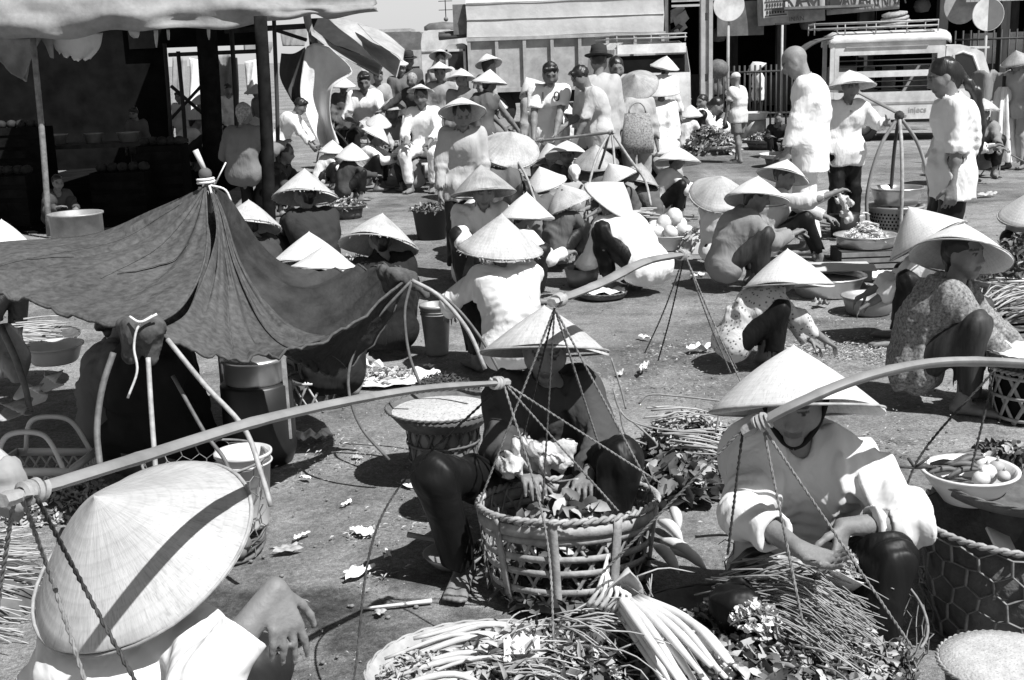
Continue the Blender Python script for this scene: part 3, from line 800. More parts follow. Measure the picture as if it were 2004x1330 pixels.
for px, py, rx, ry, a in ((600, 1185, 0.20, 0.16, 1), (740, 1235, 0.16, 0.24, 0.9), (800, 1130, 0.13, 0.09, 0.8), (700, 1320, 0.22, 0.12, 0.5), (430, 1180, 0.25, 0.12, 0.9), (900, 1215, 0.2, 0.07, 0.7),
                          (700, 420, 0.9, 0.5, 0.4), (1300, 560, 0.6, 0.5, 0.55), (1700, 500, 0.9, 0.5, 0.5), (1250, 700, 0.4, 0.4, 0.5), (1880, 380, 1.3, 0.8, 0.65), (1500, 320, 2, 1.2, 0.55), (1720, 640, 0.5, 0.4, 0.45), (1480, 640, 0.5, 0.3, 0.4), (660, 960, 0.3, 0.2, 0.3), (1150, 380, 2.5, 1.2, 0.5)):
    g = gnd(px, py)
    q = ((GX - g[0]) / rx) ** 2 + ((GY - g[1]) / ry) ** 2 + (fbm(GX, GY, 5, 21) - 0.5) * 2.2
    damp = np.maximum(damp, a * np.clip((1.25 - q) * 1.6, 0, 1))
at_ = me.attributes.new('damp', 'FLOAT', 'POINT'); at_.data.foreach_set('value', damp.ravel().astype(np.float32))
gm = bpy.data.materials.new('trodden_earth'); gm.use_nodes = True
n = gm.node_tree; b = n.nodes['Principled BSDF']; L = n.links.new
tc = n.nodes.new('ShaderNodeTexCoord')
def noi(s_, d=8, r=0.65):
    q = n.nodes.new('ShaderNodeTexNoise'); q.inputs['Scale'].default_value = s_; q.inputs['Detail'].default_value = d; q.inputs['Roughness'].default_value = r
    L(tc.outputs['Object'], q.inputs['Vector']); return q.outputs['Fac']
def rng_(v, a0, a1, b0, b1):
    q = n.nodes.new('ShaderNodeMapRange'); q.inputs['From Min'].default_value = a0; q.inputs['From Max'].default_value = a1
    q.inputs['To Min'].default_value = b0; q.inputs['To Max'].default_value = b1; L(v, q.inputs['Value']); return q.outputs[0]
def mth(op, x, y):
    q = n.nodes.new('ShaderNodeMath'); q.operation = op; L(x, q.inputs[0])
    if isinstance(y, (int, float)): q.inputs[1].default_value = y
    else: L(y, q.inputs[1])
    return q.outputs[0]
c1 = rng_(noi(1.3), 0.3, 0.7, 0.16, 0.26)
c2 = rng_(noi(9), 0.3, 0.7, 0.82, 1.18)
c3 = rng_(noi(60, 6, 0.75), 0.3, 0.7, 0.5, 1.5)
c4 = rng_(noi(230, 3, 0.8), 0.30, 0.74, 0.55, 1.7)
c5 = rng_(noi(0.55, 5, 0.6), 0.38, 0.62, 0.72, 1.15); c6 = rng_(noi(4.2, 9, 0.72), 0.36, 0.50, 0.62, 1.0)
col = mth('MULTIPLY', mth('MULTIPLY', mth('MULTIPLY', c1, c2), mth('MULTIPLY', c3, c4)), mth('MULTIPLY', c5, c6))
da = n.nodes.new('ShaderNodeAttribute'); da.attribute_name = 'damp'
ds = mth('MULTIPLY', da.outputs['Fac'], rng_(noi(17), 0.3, 0.6, 0.65, 1.0))
col = mth('MULTIPLY', col, rng_(ds, 0, 1, 1.0, 0.24))
L(col, b.inputs['Base Color']); L(rng_(ds, 0, 1, 0.95, 0.6), b.inputs['Roughness']); b.inputs['Specular IOR Level'].default_value = 0.2
bp = n.nodes.new('ShaderNodeBump'); bp.inputs['Strength'].default_value = 0.9; bp.inputs['Distance'].default_value = 0.012
L(mth('ADD', mth('MULTIPLY', noi(45, 6, 0.7), 1.0), mth('MULTIPLY', noi(200, 3, 0.7), 0.35)), bp.inputs['Height']); L(bp.outputs[0], b.inputs['Normal'])
tag(link('ground', me, gm), kind='structure')

M_WHITEP = mat('white_car_paint', 0.70, 0.4, 0.5, var=0.1, vs=5, grime=0.38, coat=0.2, bump=0.12, bs=3, bd=0.03)
M_GREYP = mat('grey_truck_paint', 0.40, 0.6, 0.3, var=0.14, vs=7, grime=0.35, bump=0.25, bs=3, bd=0.03)
M_CANVAS = mat('truck_cover', 0.50, 0.8, 0.2, var=0.08, vs=3, bump=0.4, bs=5, bd=0.03, grime=0.15)
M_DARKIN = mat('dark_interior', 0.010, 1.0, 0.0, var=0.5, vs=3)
M_CONC = mat('concrete', 0.42, 0.9, 0.1, var=0.15, vs=9, grime=0.3, bump=0.3)
M_TIN = mat('tin', 0.16, 0.6, 0.3, var=0.3, vs=5, grime=0.4)
M_TYRE = mat('tyre_rubber', 0.02, 0.8, 0.2)
M_GLASS = mat('dark_glass', 0.02, 0.08, 0.6)
M_IRON = mat('dark_iron', 0.03, 0.6, 0.3, var=0.4)
M_SIGN = mat('sign_board', 0.36, 0.7, 0.2, var=0.15, vs=8, grime=0.3)
M_INK = mat('sign_ink', 0.05, 0.8, 0.1)
M_FADED = mat('faded_ink', 0.16, 0.8, 0.1)

def on(px, py, s, ground=False):
    p = at(px, py, s)
    return (p[0], p[1], 0.0) if ground else p
def wheel(parent, c, r=0.30, w_=0.16, axis='y'):
    t = MB().lathe([(r * 0.62, -w_ / 2), (r * 0.9, -w_ / 2), (r, -w_ * 0.3), (r, w_ * 0.3), (r * 0.9, w_ / 2), (r * 0.62, w_ / 2)], 22).build('wheel', M_TYRE, parent, loc=c, rot=(math.pi / 2, 0, 0))
    MB().lathe([(0.0, 0.02), (r * 0.25, 0.03), (r * 0.3, 0), (r * 0.62, 0.02), (r * 0.64, -0.03)], 18).build('rim', M_GREYP, t)
    return t

# ---------------------------------------------------------------- the lorry with its panelled side
p = on(1109, 150, 92, True)
T = empty('cargo_lorry', p)
tag(T, 'long pale cargo lorry parked side-on behind the crowd', 'lorry')
L2 = 2.08
b = MB(); b.box((0, 1.15, 1.36), (2 * L2, 2.2, 1.06)); b.build('cargo_body', M_GREYP, T, smooth=False)
for q in range(8):
    MB().box((-L2 + 0.03 + q * (2 * L2 - 0.06) / 7, 0.02, 1.39), (0.07, 0.08, 1.0)).build('rib', M_GREYP, T, smooth=False)
MB().box((0, 0.018, 1.925), (2 * L2 + 0.05, 0.10, 0.07)).build('top_rail', M_GREYP, T, smooth=False)
MB().box((0, 0.018, 0.86), (2 * L2 + 0.05, 0.10, 0.09)).build('bottom_rail', M_GREYP, T, smooth=False)
prof = [(0.03, 1.965), (0.03, 2.30), (0.035, 2.32), (0.035, 2.64), (0.12, 2.78), (0.5, 2.88), (1.15, 2.92), (1.8, 2.88), (2.2, 2.7), (2.25, 1.965)]
G = np.array([[(x + 0.01 * math.sin(3 * x + 9 * z), y + 0.003 * math.sin(5 * x + 4 * z), z + 0.006 * math.sin(2.2 * x + y)) for y, z in prof] for x in np.linspace(-L2, L2, 40)])
cv = MB().sheet(G); cv.add([G[0, k_] for k_ in range(10)], [tuple(range(10))]); cv.add([G[-1, k_] for k_ in range(10)], [tuple(range(9, -1, -1))]); auto(cv.build('cover', M_CANVAS, T), 30)
for z_ in (2.32, 2.66):
    MB().tube([(-L2, 0.022, z_), (L2, 0.022, z_)], 0.010, 5).build('cover_rope', M_GREYP, T)
cb = MB()
cb.prism([(-L2 - 0.04, 0.55), (-L2 - 0.04, 1.80), (-L2 - 0.12, 1.86), (-L2 - 0.42, 1.84), (-L2 - 0.50, 1.74), (-L2 - 0.58, 1.25), (-L2 - 0.72, 1.12), (-L2 - 0.74, 0.95), (-L2 - 0.74, 0.55)], 0.25, 2.15)
auto(cb.build('cab', M_GREYP, T, smooth=False))
wd = MB().box((-L2 - 0.27, 0.235, 1.50), (0.34, 0.03, 0.40)).build('cab_window', M_GLASS, T, smooth=False)
fr = MB()
for a0, b0, c0, d0 in ((-0.27, 1.72, 0.42, 0.05), (-0.27, 1.28, 0.42, 0.05), (-0.08, 1.50, 0.05, 0.48), (-0.46, 1.50, 0.05, 0.48)): fr.box((-L2 + a0, 0.222, b0), (c0, 0.05, d0))
fr.build('window_frame', M_WHITEP, wd, smooth=False)
MB().box((-L2 - 0.14, 1.15, 2.35), (0.30, 1.9, 0.62)).build('front_board', M_TIN, T, smooth=False)
rl = MB()
for q in range(5): rl.tube([(-L2 - 0.62, 0.3 + 0.12 * q, 2.0 + 0.05 * (q % 2)), (-L2 - 0.02, 0.32 + 0.12 * q, 2.04 + 0.05 * (q % 2))], 0.06, 8)
rl.build('rolled_tarpaulin', mat('tarp_roll', 0.1, 0.9), T)
for x in (-1.55, 0.6, 1.35): wheel(T, (x - 0.0, 0.25, 0.46), 0.46, 0.24)
wheel(T, (-L2 - 0.3, 0.22, 0.46), 0.46, 0.24)
MB().box((0, 1.1, 0.66), (2 * L2 + 0.4, 0.9, 0.22)).build('chassis', M_IRON, T, smooth=False)
for x in (-0.2, 0.55):
    MB().box((L2 + 0.06 + 0.05 * x, 0.05 + 0.3 * abs(x), 1.6), (0.05, 0.05, 2.1)).build('tail_post', M_TIN, T, smooth=False)

# ---------------------------------------------------------------- white bus behind the lorry's cab
p = on(862, 128, 84, True)
T = empty('white_bus', p); tag(T, 'white bus end with a roof dome behind the lorry cab', 'bus')
G = np.array([[(x * q, y, z) for x, z in ((-0.44, 0.35), (-0.44, 1.9), (-0.40, 2.12), (-0.25, 2.20), (0.25, 2.20), (0.40, 2.12), (0.44, 1.9), (0.44, 0.35))] for y, q in ((0, 0.97), (0.06, 1.0), (3.2, 1.0))])
bb = MB().sheet(G); bb.add([G[0, k_] for k_ in range(8)], [tuple(range(7, -1, -1))]); auto(bb.build('body', M_WHITEP, T), 35)
MB().box((0, -0.012, 1.72), (0.84, 0.02, 0.03)).build('trim_strip', M_GREYP, T, smooth=False)
MB().box((0, -0.012, 1.05), (0.7, 0.02, 0.35)).build('rear_window', M_GLASS, T, smooth=False)
MB().lathe([(0.42, 0), (0.42, 0.09), (0.3, 0.16), (0.0, 0.19)], 20, (0.05, 0.5, 2.20), sy=0.8).build('roof_dome', M_TIN, T)
MB().ball((0.16, 0.4, 2.44), 0.055, 8).build('beacon', M_TIN, T)
an = MB(); an.tube([(0.16, 0.4, 2.45), (0.16, 0.4, 3.1)], 0.012, 5)
for z_ in (2.65, 2.85): an.tube([(0.0, 0.4, z_), (0.32, 0.4, z_)], 0.008, 4)
an.build('aerial', M_IRON, T)
# far low house with a grey gable left of the bus
p = on(795, 150, 62, True)
T = empty('far_house', p); tag(T, 'small grey gabled house far off beyond the dark tarpaulin', 'house')
MB().box((0, 1, 0.9), (1.9, 2.4, 1.8)).build('wall', M_CONC, T, smooth=False)
MB().prism([(-1.05, 1.8), (1.05, 1.8), (0.5, 2.35), (-0.5, 2.35)], -0.2, 2.4).build('roof', M_TIN, T, smooth=False)
MB().box((0.2, -0.215, 1.0), (0.5, 0.05, 0.6)).build('window', M_GLASS, T, smooth=False)
p = on(752, 120, 60, True)
T = empty('far_house', p); tag(T, 'white walled block on the skyline left of the gabled house', 'house')
MB().box((0, 1.6, 1.2), (1.6, 2.4, 2.4)).build('wall', M_WHITEP, T, smooth=False)
MB().box((0, 1.6, 2.45), (1.75, 2.5, 0.10)).build('roof', M_CONC, T, smooth=False)

# ---------------------------------------------------------------- small white pick-up van behind the hats
p = on(1275, 175, 112, True)
T = empty('white_van', p, R(4)); tag(T, 'small white passenger van with a low roof rack behind white hats', 'van')
prof = [(-0.72, 0.3), (-0.72, 1.2), (-0.66, 1.62), (-0.5, 1.74), (0.5, 1.74), (0.63, 1.64), (0.70, 1.2), (0.72, 0.3)]
G = np.array([[(x, y, z) for x, z in prof] for y in (0.0, 0.05, 1.5, 3.0)]); G[0, :, 0] *= 0.97
bb = MB().sheet(G); bb.add([G[0, k_] for k_ in (0, 1, 6, 7)], [(3, 2, 1, 0)]); auto(bb.build('body', M_WHITEP, T), 35)
MB().box((0, 0.02, 1.36), (1.18, 0.04, 0.30)).build('rear_window', M_DARKIN, T, smooth=False)
MB().box((0, 0.0, 1.62), (1.2, 0.10, 0.16)).build('rear_flap', M_WHITEP, T, smooth=False)
rk = MB()
for z_ in (1.80, 1.86): rk.tube([(-0.62, 0.0, z_), (0.62, 0.0, z_)], 0.013, 5); rk.tube([(-0.62, 0, z_), (-0.62, 2.4, z_)], 0.013, 5); rk.tube([(0.62, 0, z_), (0.62, 2.4, z_)], 0.013, 5)
for x in np.linspace(-0.6, 0.6, 5): rk.tube([(x, 0, 1.73), (x, 0, 1.86)], 0.010, 4)
rk.build('roof_rack', M_GREYP, T)
for x in (-0.55, 0.55):
    wheel(T, (x, 0.6, 0.28), 0.28, 0.14).rotation_euler = (math.pi / 2, 0, math.pi / 2)

# ---------------------------------------------------------------- the large white minibus, three-quarter view
p = on(1705, 270, 118, True)
T = empty('white_minibus', (p[0], p[1], 0), R(-9)); tag(T, 'white minibus with open windows, roof rack and raised rear door', 'minibus')
# side wall towards the camera, x from rear (-1.15) to cab (0.85); windows are real openings
def panel(mb, x0, x1, z0, z1, y=0.0, d=0.05): mb.box(((x0 + x1) / 2, y + d / 2, (z0 + z1) / 2), (x1 - x0, d, z1 - z0))
sd_ = MB()
for a0 in ((-0.62, 1.12, 0.35, 0.80), (-0.62, 1.12, 1.40, 1.62), (-0.62, -0.55, 0.80, 1.40), (1.00, 1.12, 0.80, 1.40), (-0.55, 1.00, 1.04, 1.14)): panel(sd_, *a0)
sd_.build('side_wall', M_WHITEP, T, smooth=False)
MB().box((0.22, 0.015, 0.62), (1.70, 0.05, 0.03)).build('side_moulding', M_GREYP, T, smooth=False)
MB().box((0.2, -0.006, 1.53), (1.3, 0.03, 0.02)).build('gutter', M_GREYP, T, smooth=False)
for z_ in (1.22, 1.31, 0.88, 0.97):
    MB().tube([(-0.55, 0.03, z_), (1.0, 0.03, z_)], 0.011, 5).build('window_bar', M_IRON, T)
for x in (-0.1, 0.2, 0.55): MB().box((x, 0.9, 1.08), (0.05, 0.5, 0.55)).build('seat_back', M_DARKIN, T, smooth=False)
MB().box((0.25, 1.34, 0.9), (1.7, 0.05, 0.6)).build('far_wall', M_GREYP, T, smooth=False)
MB().box((0.25, 0.67, 0.34), (1.76, 1.30, 0.08)).build('floor_pan', M_IRON, T, smooth=False)
G = np.array([[(x, y, z) for y, z in ((-0.02, 1.60), (0.03, 1.69), (0.15, 1.74), (0.67, 1.77), (1.2, 1.74), (1.34, 1.60))] for x in (-0.72, -0.60, 1.00, 1.14, 1.20)])
G[0, :, 2] -= 0.06; G[-1, :, 2] -= 0.05
solid(MB().sheet(G).build('roof', M_WHITEP, T), 0.03)
# raised rear door: a dark arch
G = np.array([[(-0.64 - 0.62 * a * (1 if 1 else 0), y, 1.70 - 0.02 * (1 - a) - 0.34 * a ** 2.2) for y in np.linspace(0.03, 1.3, 8)] for a in np.linspace(0, 1, 8)])
solid(MB().sheet(G).build('rear_door', mat('door_lining', 0.10, 0.8, var=0.2), T), 0.04)
MB().box((-0.66, 0.03, 1.0), (0.07, 0.07, 1.3)).build('rear_pillar', M_WHITEP, T, smooth=False)
MB().box((-0.66, 1.3, 1.0), (0.07, 0.07, 1.3)).build('rear_pillar', M_WHITEP, T, smooth=False)
# cab: curved nose, side door window, windscreen
prof = [(1.14, 0.35), (1.14, 1.50), (1.35, 1.52), (1.58, 1.46), (1.72, 1.38), (1.86, 0.98), (1.95, 0.80), (1.97, 0.45), (1.9, 0.35)]
cw = [(1.26, 0.92), (1.26, 1.36), (1.40, 1.40), (1.56, 1.34), (1.70, 0.98), (1.66, 0.92)]
me_ = bpy.data.meshes.new('cab'); bmv = MB()
bmv.prism(prof, 0.04, 1.30)
auto(bmv.build('cab', M_WHITEP, T, smooth=False))
dw = MB().prism(cw, 0.02, 0.05).build('cab_door_window', M_GLASS, T, smooth=False)
fr = MB(); fr.tube([(x, 0.025, z) for x, z in cw + cw[:1]], 0.022, 6); fr.build('window_frame', M_WHITEP, dw)
ws = MB().add([(1.735, 0.12, 1.36), (1.735, 1.22, 1.36), (1.875, 1.22, 0.99), (1.875, 0.12, 0.99)], [(0, 1, 2, 3)]).build('windscreen', M_GLASS, T, smooth=False)
MB().box((1.66, 0.66, 1.46), (0.30, 1.24, 0.03)).build('sun_visor', M_WHITEP, T, smooth=False)
MB().ball((1.98, 0.25, 0.66), 0.09, 10, (0.4, 1, 1)).build('headlight', M_ALU, T)
wheel(T, (-0.15, 0.05, 0.27), 0.27, 0.14); wheel(T, (1.5, 0.05, 0.27), 0.27, 0.14)
rk = MB()
for z_ in (1.84, 1.92):
    rk.tube([(-0.95, 0.06, z_), (1.0, 0.06, z_)], 0.014, 5); rk.tube([(-0.95, 1.26, z_), (1.0, 1.26, z_)], 0.014, 5)
    for x in (-0.95, 1.0): rk.tube([(x, 0.06, z_), (x, 1.26, z_)], 0.014, 5)
for x in np.linspace(-0.95, 1.0, 5):
    for y in (0.06, 1.26): rk.tube([(x, y, 1.74), (x, y, 1.93)], 0.010, 4)
for x in np.linspace(-0.8, 0.9, 7): rk.tube([(x, 0.06, 1.83), (x, 1.26, 1.83)], 0.012, 4)
rk.build('roof_rack', M_GREYP, T)
def text(name, body, size, m, parent, loc, rot, ext=0.003, sx=1.0):
    c = bpy.data.curves.new(name, 'FONT'); c.body = body; c.size = size; c.extrude = ext; c.align_x = 'CENTER'; c.align_y = 'CENTER'
    t_ = bpy.data.objects.new(name, c); COL.objects.link(t_); bpy.context.view_layer.update()
    me = bpy.data.meshes.new_from_object(t_.evaluated_get(bpy.context.evaluated_depsgraph_get())); bpy.data.objects.remove(t_)
    me.materials.clear(); me.materials.append(m); o = bpy.data.objects.new(name, me); COL.objects.link(o); o.parent = parent; o.location = loc; o.rotation_euler = rot; o.scale = (sx, 1, 1)
    return o
text('side_lettering', 'injecs', 0.13, mat('worn_lettering', 0.34, 0.8), T, (0.72, -0.004, 0.50), (math.pi / 2, 0, 0), 0.002)
q = at(1752, 62, 116)
sp_ = MB()
for a0 in range(3): sp_.lathe([(0.16 - 0.03 * a0, 0), (0.25 - 0.02 * a0, 0.04), (0.25 - 0.02 * a0, 0.07), (0.16 - 0.04 * a0, 0.10)], 18, (0, 0, 0.07 * a0))
tag(sp_.build('coiled_load', M_CANE, loc=(q[0], q[1], 1.855), rot=(0.1, -0.14, 0)), 'coiled pale load lying on the minibus roof rack', 'roof load')

# ---------------------------------------------------------------- dark market hall at the back right
hx0, hy0 = at(1302, 150, 84)[0], 28.6
T = empty('market_hall', (hx0, hy0, 0)); tag(T, 'dark open-fronted market hall behind the vehicles', 'market hall')
W_ = 17.0
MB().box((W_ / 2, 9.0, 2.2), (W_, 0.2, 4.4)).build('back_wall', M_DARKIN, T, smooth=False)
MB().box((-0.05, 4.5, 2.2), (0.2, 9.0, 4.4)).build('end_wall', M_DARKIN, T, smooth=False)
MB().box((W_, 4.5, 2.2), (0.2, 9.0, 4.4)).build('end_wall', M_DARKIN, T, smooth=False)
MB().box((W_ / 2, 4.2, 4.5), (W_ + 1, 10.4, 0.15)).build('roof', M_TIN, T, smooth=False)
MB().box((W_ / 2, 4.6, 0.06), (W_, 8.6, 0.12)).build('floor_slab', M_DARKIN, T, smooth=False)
for x in (0.8, 2.55, 4.4, 6.2, 7.6, 10.0, 12.4):
    MB().box((x, 0.0, 2.25), (0.20, 0.22, 4.4)).build('post', M_WOODD, T, smooth=False)
for x in (2.0, 5.4, 9.0): MB().box((x, 3.0, 2.25), (0.24, 0.24, 4.4)).build('post', M_WOODD, T, smooth=False)
MB().box((W_ / 2, -0.02, 3.25), (W_, 0.16, 0.30)).build('front_beam', M_WOODD, T, smooth=False)
lv = MB()
for q in range(9): lv.box((0.55, -0.16, 2.52 + 0.11 * q), (1.0, 0.04, 0.05), M=None)
lv.build('louvre', M_GREYP, T, smooth=False)
MB().box((1.6, -0.16, 2.2), (1.05, 0.05, 0.75)).build('grey_hoarding', M_TIN, T, smooth=False)
MB().box((3.2, -0.9, 2.35), (1.9, 1.5, 0.05)).build('lean_to_sheet', M_TIN, T, smooth=False)
for x, z_, w_, h_ in ((1.0, 0.5, 0.8, 0.8), (2.9, 0.45, 1.0, 0.7), (4.7, 0.55, 0.9, 0.9), (8.3, 0.5, 1.2, 0.8), (11, 0.5, 1.2, 0.8)):
    MB().box((x, 2.0, z_ + 0.06), (w_, 0.6, h_)).build('counter', M_WOODD, T, smooth=False)
for q, (x, y, z_) in enumerate(((1.2, 0.4, 1.7), (3.3, 0.6, 1.9), (5.0, 1.0, 1.75), (5.9, 0.5, 2.2), (7.1, 0.8, 2.1), (9.2, 1.2, 1.9))):
    bsk = MB().lathe([(0.0, 0), (0.14, 0.02), (0.2, 0.14), (0.16, 0.26), (0.05, 0.32), (0.0, 0.33)], 12)
    bsk.tube([(0, 0, 0.3), (0, 0, 2.3)], 0.006, 4)
    tag(bsk.build('hanging_bundle', M_TIN if q % 2 else M_CANED, loc=(hx0 + x, hy0 + y, z_)), 'dim bundle hanging in the dark hall, ' + ('beside the torn sheets', 'behind the concrete post', 'left of the minibus roof', 'highest one above the minibus', 'right of the coiled load', 'nearest the half-dark sign')[q], 'bundle', 'bundles hanging inside the market hall')
# torn papers under the louvres
for q, (px, py, sw, sh_) in enumerate(((1318, 30, 0.45, 0.25), (1332, 45, 0.30, 0.40), (1322, 60, 0.25, 0.22))):
    c = at(px, py, 84.5); G = np.array([[(x * sw + 0.05 * math.sin(9 * z + q), 0.05 * math.sin(7 * x + 5 * z + q), z * sh_ + 0.2 * x) for x in np.linspace(-.5, .5, 6)] for z in np.linspace(-.5, .5, 5)])
    tag(MB().sheet(G).build('torn_sheet', M_PAPER if q < 2 else M_TIN, loc=c), ('pale torn sheet flapping under the louvres', 'narrow pale torn sheet hanging at the hall corner', 'grey torn sheet hanging lowest at the hall corner')[q], 'sheet')
# banners
for (px0, px1, py0, py1, tx, lab) in ((1482, 1614, -45, 44, 'RAY', 'large lettered cloth banner hung slanting on the hall front'), (1617, 1760, -50, 22, 'NAVARANA', 'long lettered banner to the right of the slanting one')):
    a0, b0 = at((px0 + px1) / 2, (py0 + py1) / 2, 88), None
    ww, hh_ = (px1 - px0) / 88, (py1 - py0) / 88
    T2 = empty('banner', a0); tag(T2, lab, 'banner'); T2.rotation_euler = (0, -R(3), 0)
    G = np.array([[(x * ww, 0.03 * math.sin(8 * x + 3 * z), z * hh_) for x in np.linspace(-.5, .5, 16)] for z in np.linspace(-.5, .5, 8)])
    solid(MB().sheet(G).build('cloth', M_SIGN, T2), 0.01)
    if tx == 'RAY':
        text('lettering', tx, 0.62, M_INK, T2, (0.26, -0.06, -0.02), (math.pi / 2, 0, 0), sx=0.85)
        bx = MB(); bx.box((-0.36, -0.05, 0.02), (0.55, 0.02, 0.72)); pn = bx.build('notice_panel', mat('notice', 0.5, 0.8), T2, smooth=False)
        ln = MB()
        for q in range(5): ln.box((-0.36, -0.068, 0.30 - 0.15 * q), (0.48, 0.01, 0.02))
        for q in range(4):
            for r_ in range(7): ln.box((-0.55 + 0.06 * r_, -0.068, 0.225 - 0.15 * q), (0.035, 0.01, 0.07))
        ln.build('ruled_lines', M_INK, pn, smooth=False)
        text('lettering', 'INAN', 0.14, M_FADED, T2, (0.1, -0.06, -0.42), (math.pi / 2, 0, 0))
    else:
        text('lettering', tx, 0.60, M_INK, T2, (0.1, -0.06, -0.12), (math.pi / 2, 0, 0), sx=0.52)
        MB().box((-0.65, -0.06, -0.1), (0.2, 0.02, 0.3)).build('printed_block', M_INK, T2, smooth=False)
# pale scalloped awning at the far right and its fringe
c = at(1945, 5, 92)
aw = MB(); aw.box((0, 0, 0.2), (1.5, 0.8, 0.05))
for q in range(16): aw.box((-0.7 + q * 0.0935, -0.4, 0.10), (0.085, 0.02, 0.16))
tag(aw.build('scalloped_awning', M_GREYP, loc=c, smooth=False), 'pale scalloped awning edge behind the half-dark round sign', 'awning')
c = at(1880, 12, 92)
tag(auto(MB().lathe([(0.0, 0.02), (0.36, 0.02), (0.37, 0), (0.36, -0.02), (0, -0.02)], 28).build('round_sign', M_SIGN, loc=c, rot=(math.pi / 2, 0.2, 0)), 30), 'grey round board partly hidden behind the half-dark sign', 'sign')
# round signs on poles
def pole_sign(px, py, r_px, s, gy, lab, half=False):
    c = at(px, py, s); T = empty('round_sign', (c[0], c[1], 0)); tag(T, lab, 'sign')
    r = r_px / s; z = c[2]
    MB().tube([(0, 0.03, -0.1), (0, 0.03, z + r)], 0.028, 8).build('pole', M_GREYP, T)
    d = MB().lathe([(0, 0.012), (r, 0.012), (r * 1.02, 0), (r, -0.012), (0, -0.012)], 36).build('disc', M_WHITEP, T, loc=(0, -0.02, z), rot=(math.pi / 2, 0, 0))
    auto(d, 30)
    if half:
        V = [(0, -0.036, z - r * 0.97)] + [(math.sin(a) * r * 0.97, -0.036, z - math.cos(a) * r * 0.97) for a in np.linspace(0, math.pi, 24)]
        hm = MB(); hm.add(V + [(x, y + 0.004, q) for x, y, q in V], [tuple(range(25)), tuple(range(49, 24, -1))]); hm.build('dark_half', mat('sign_dark', 0.14, 0.6), T, smooth=False)
pole_sign(1426, 10, 30, 108, 0, 'plain white round sign on a thin pole by the concrete post')
pole_sign(1933, 28, 31, 112, 0, 'round sign half white and half dark on a pole', True)
# concrete post with square holes
p = on(1382, 150, 112, True); T = empty('concrete_post', p); tag(T, 'tall pale concrete post with square holes', 'post')
for sg in (-1, 1): MB().box((sg * 0.068, 0, 2.2), (0.065, 0.16, 4.6)).build('side_web', M_CONC, T, smooth=False)
for z in np.arange(0.12, 4.4, 1.03): MB().box((0, 0.02, z + 0.46), (0.075, 0.10, 0.90)).build('panel', M_CONC, T, smooth=False)
c = at(1531, 60, 112); T = empty('thin_pole', (c[0], c[1], 0)); tag(T, 'thin pale pole with a crossbar behind the bald man', 'pole')
MB().tube([(0, 0, -0.1), (0, 0, c[2] + 0.1)], 0.022, 7).build('shaft', M_GREYP, T); MB().box((0, 0, c[2] + 0.12), (0.26, 0.03, 0.03)).build('crossbar', M_IRON, T, smooth=False)
# railings
def railing(px0, px1, py, s, z0, z1, n_, lab):
    a0, b0 = at(px0, py, s), at(px1, py, s * 1.0)
    T = empty('iron_railing', (a0[0], a0[1], 0)); tag(T, lab, 'railing')
    L_ = b0[0] - a0[0]; dy = b0[1] - a0[1]
    for z in (z0, z1 * 0.9): MB().tube([(0, 0, z), (L_, dy, z)], 0.024, 6).build('rail', M_IRON, T)
    me = MB().tube([(0, 0, 0), (0, 0, z1)], 0.020, 6).mesh('bar')
    for q in range(n_): link('bar', me, M_IRON, T, loc=(L_ * q / (n_ - 1), dy * q / (n_ - 1), 0))
railing(1385, 1560, 150, 104, 0.35, 1.25, 18, 'dark iron railing beside the concrete post')
railing(1866, 2060, 150, 100, 0.55, 1.75, 14, 'tall dark iron railing behind the girl at right')
c = at(1955, 150, 78); tag(MB().box((0, 0.3, 0), (1.4, 0.6, 1.6)).build('white_wall', M_WHITEP, loc=(c[0], c[1], 0.9), smooth=False), 'sunlit white wall seen between the railing bars', 'wall')
# ---------------------------------------------------------------- market stall at the left
M_AWN = mat('stall_canvas', 0.27, 0.9, 0.1, var=0.2, vs=4, bump=0.5, bs=8, bd=0.02, grime=0.35)
M_RAG = mat('pale_rag', 0.30, 0.9, 0.1, var=0.15, vs=6, bump=0.5, bs=12, bd=0.01, grime=0.3)
M_SHEET = mat('white_sheet', 0.70, 0.9, 0.1, var=0.08, vs=4, bump=0.6, bs=9, bd=0.02, grime=0.12)
M_TARP = mat('grey_tarp', 0.36, 0.8, 0.2, var=0.2, vs=4, bump=0.6, bs=7, bd=0.03, grime=0.35)
M_TENT2 = mat('tent_canvas_shaded', 0.040, 0.92, 0.1, var=0.6, vs=6, bump=1.0, bs=9, bd=0.022)  # dark copy of the tent canvas, shade of trough and underside put into its colour
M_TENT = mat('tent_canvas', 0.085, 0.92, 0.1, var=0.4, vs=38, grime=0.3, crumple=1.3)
def hang(rows, m, name, label, cat='cloth', amp=0.03, fr=9, n=14, mrow=16, thick=0.004, group=None, ragged=0.0):
    """a hanging cloth through rows of world points (each row the same count)"""
    Rw = np.array([curve_pts(r_, n) for r_ in rows])
    C = np.array([curve_pts(Rw[:, i], mrow) for i in range(n)]).transpose(1, 0, 2)
    i, j = np.meshgrid(np.linspace(0, 1, mrow), np.linspace(0, 1, n), indexing='ij')
    sd = len(label)
    C[:, :, 1] += amp * (np.sin(j * fr + 2.2 * i + sd) + 0.5 * np.sin(j * fr * 2.3 + 4 * i + sd * 2)) * (0.35 + 0.65 * i)
    if ragged: C[-1, :, 2] += np.random.default_rng(sd).uniform(-ragged, ragged, n); C[-2, :, 2] += np.random.default_rng(sd + 1).uniform(-ragged, ragged, n) * 0.4
    b0 = C.reshape(-1, 3).mean(0)
    o = MB().sheet(C - b0).build(name, m, loc=b0)
    solid(o, thick)
    return tag(o, label, cat, group)
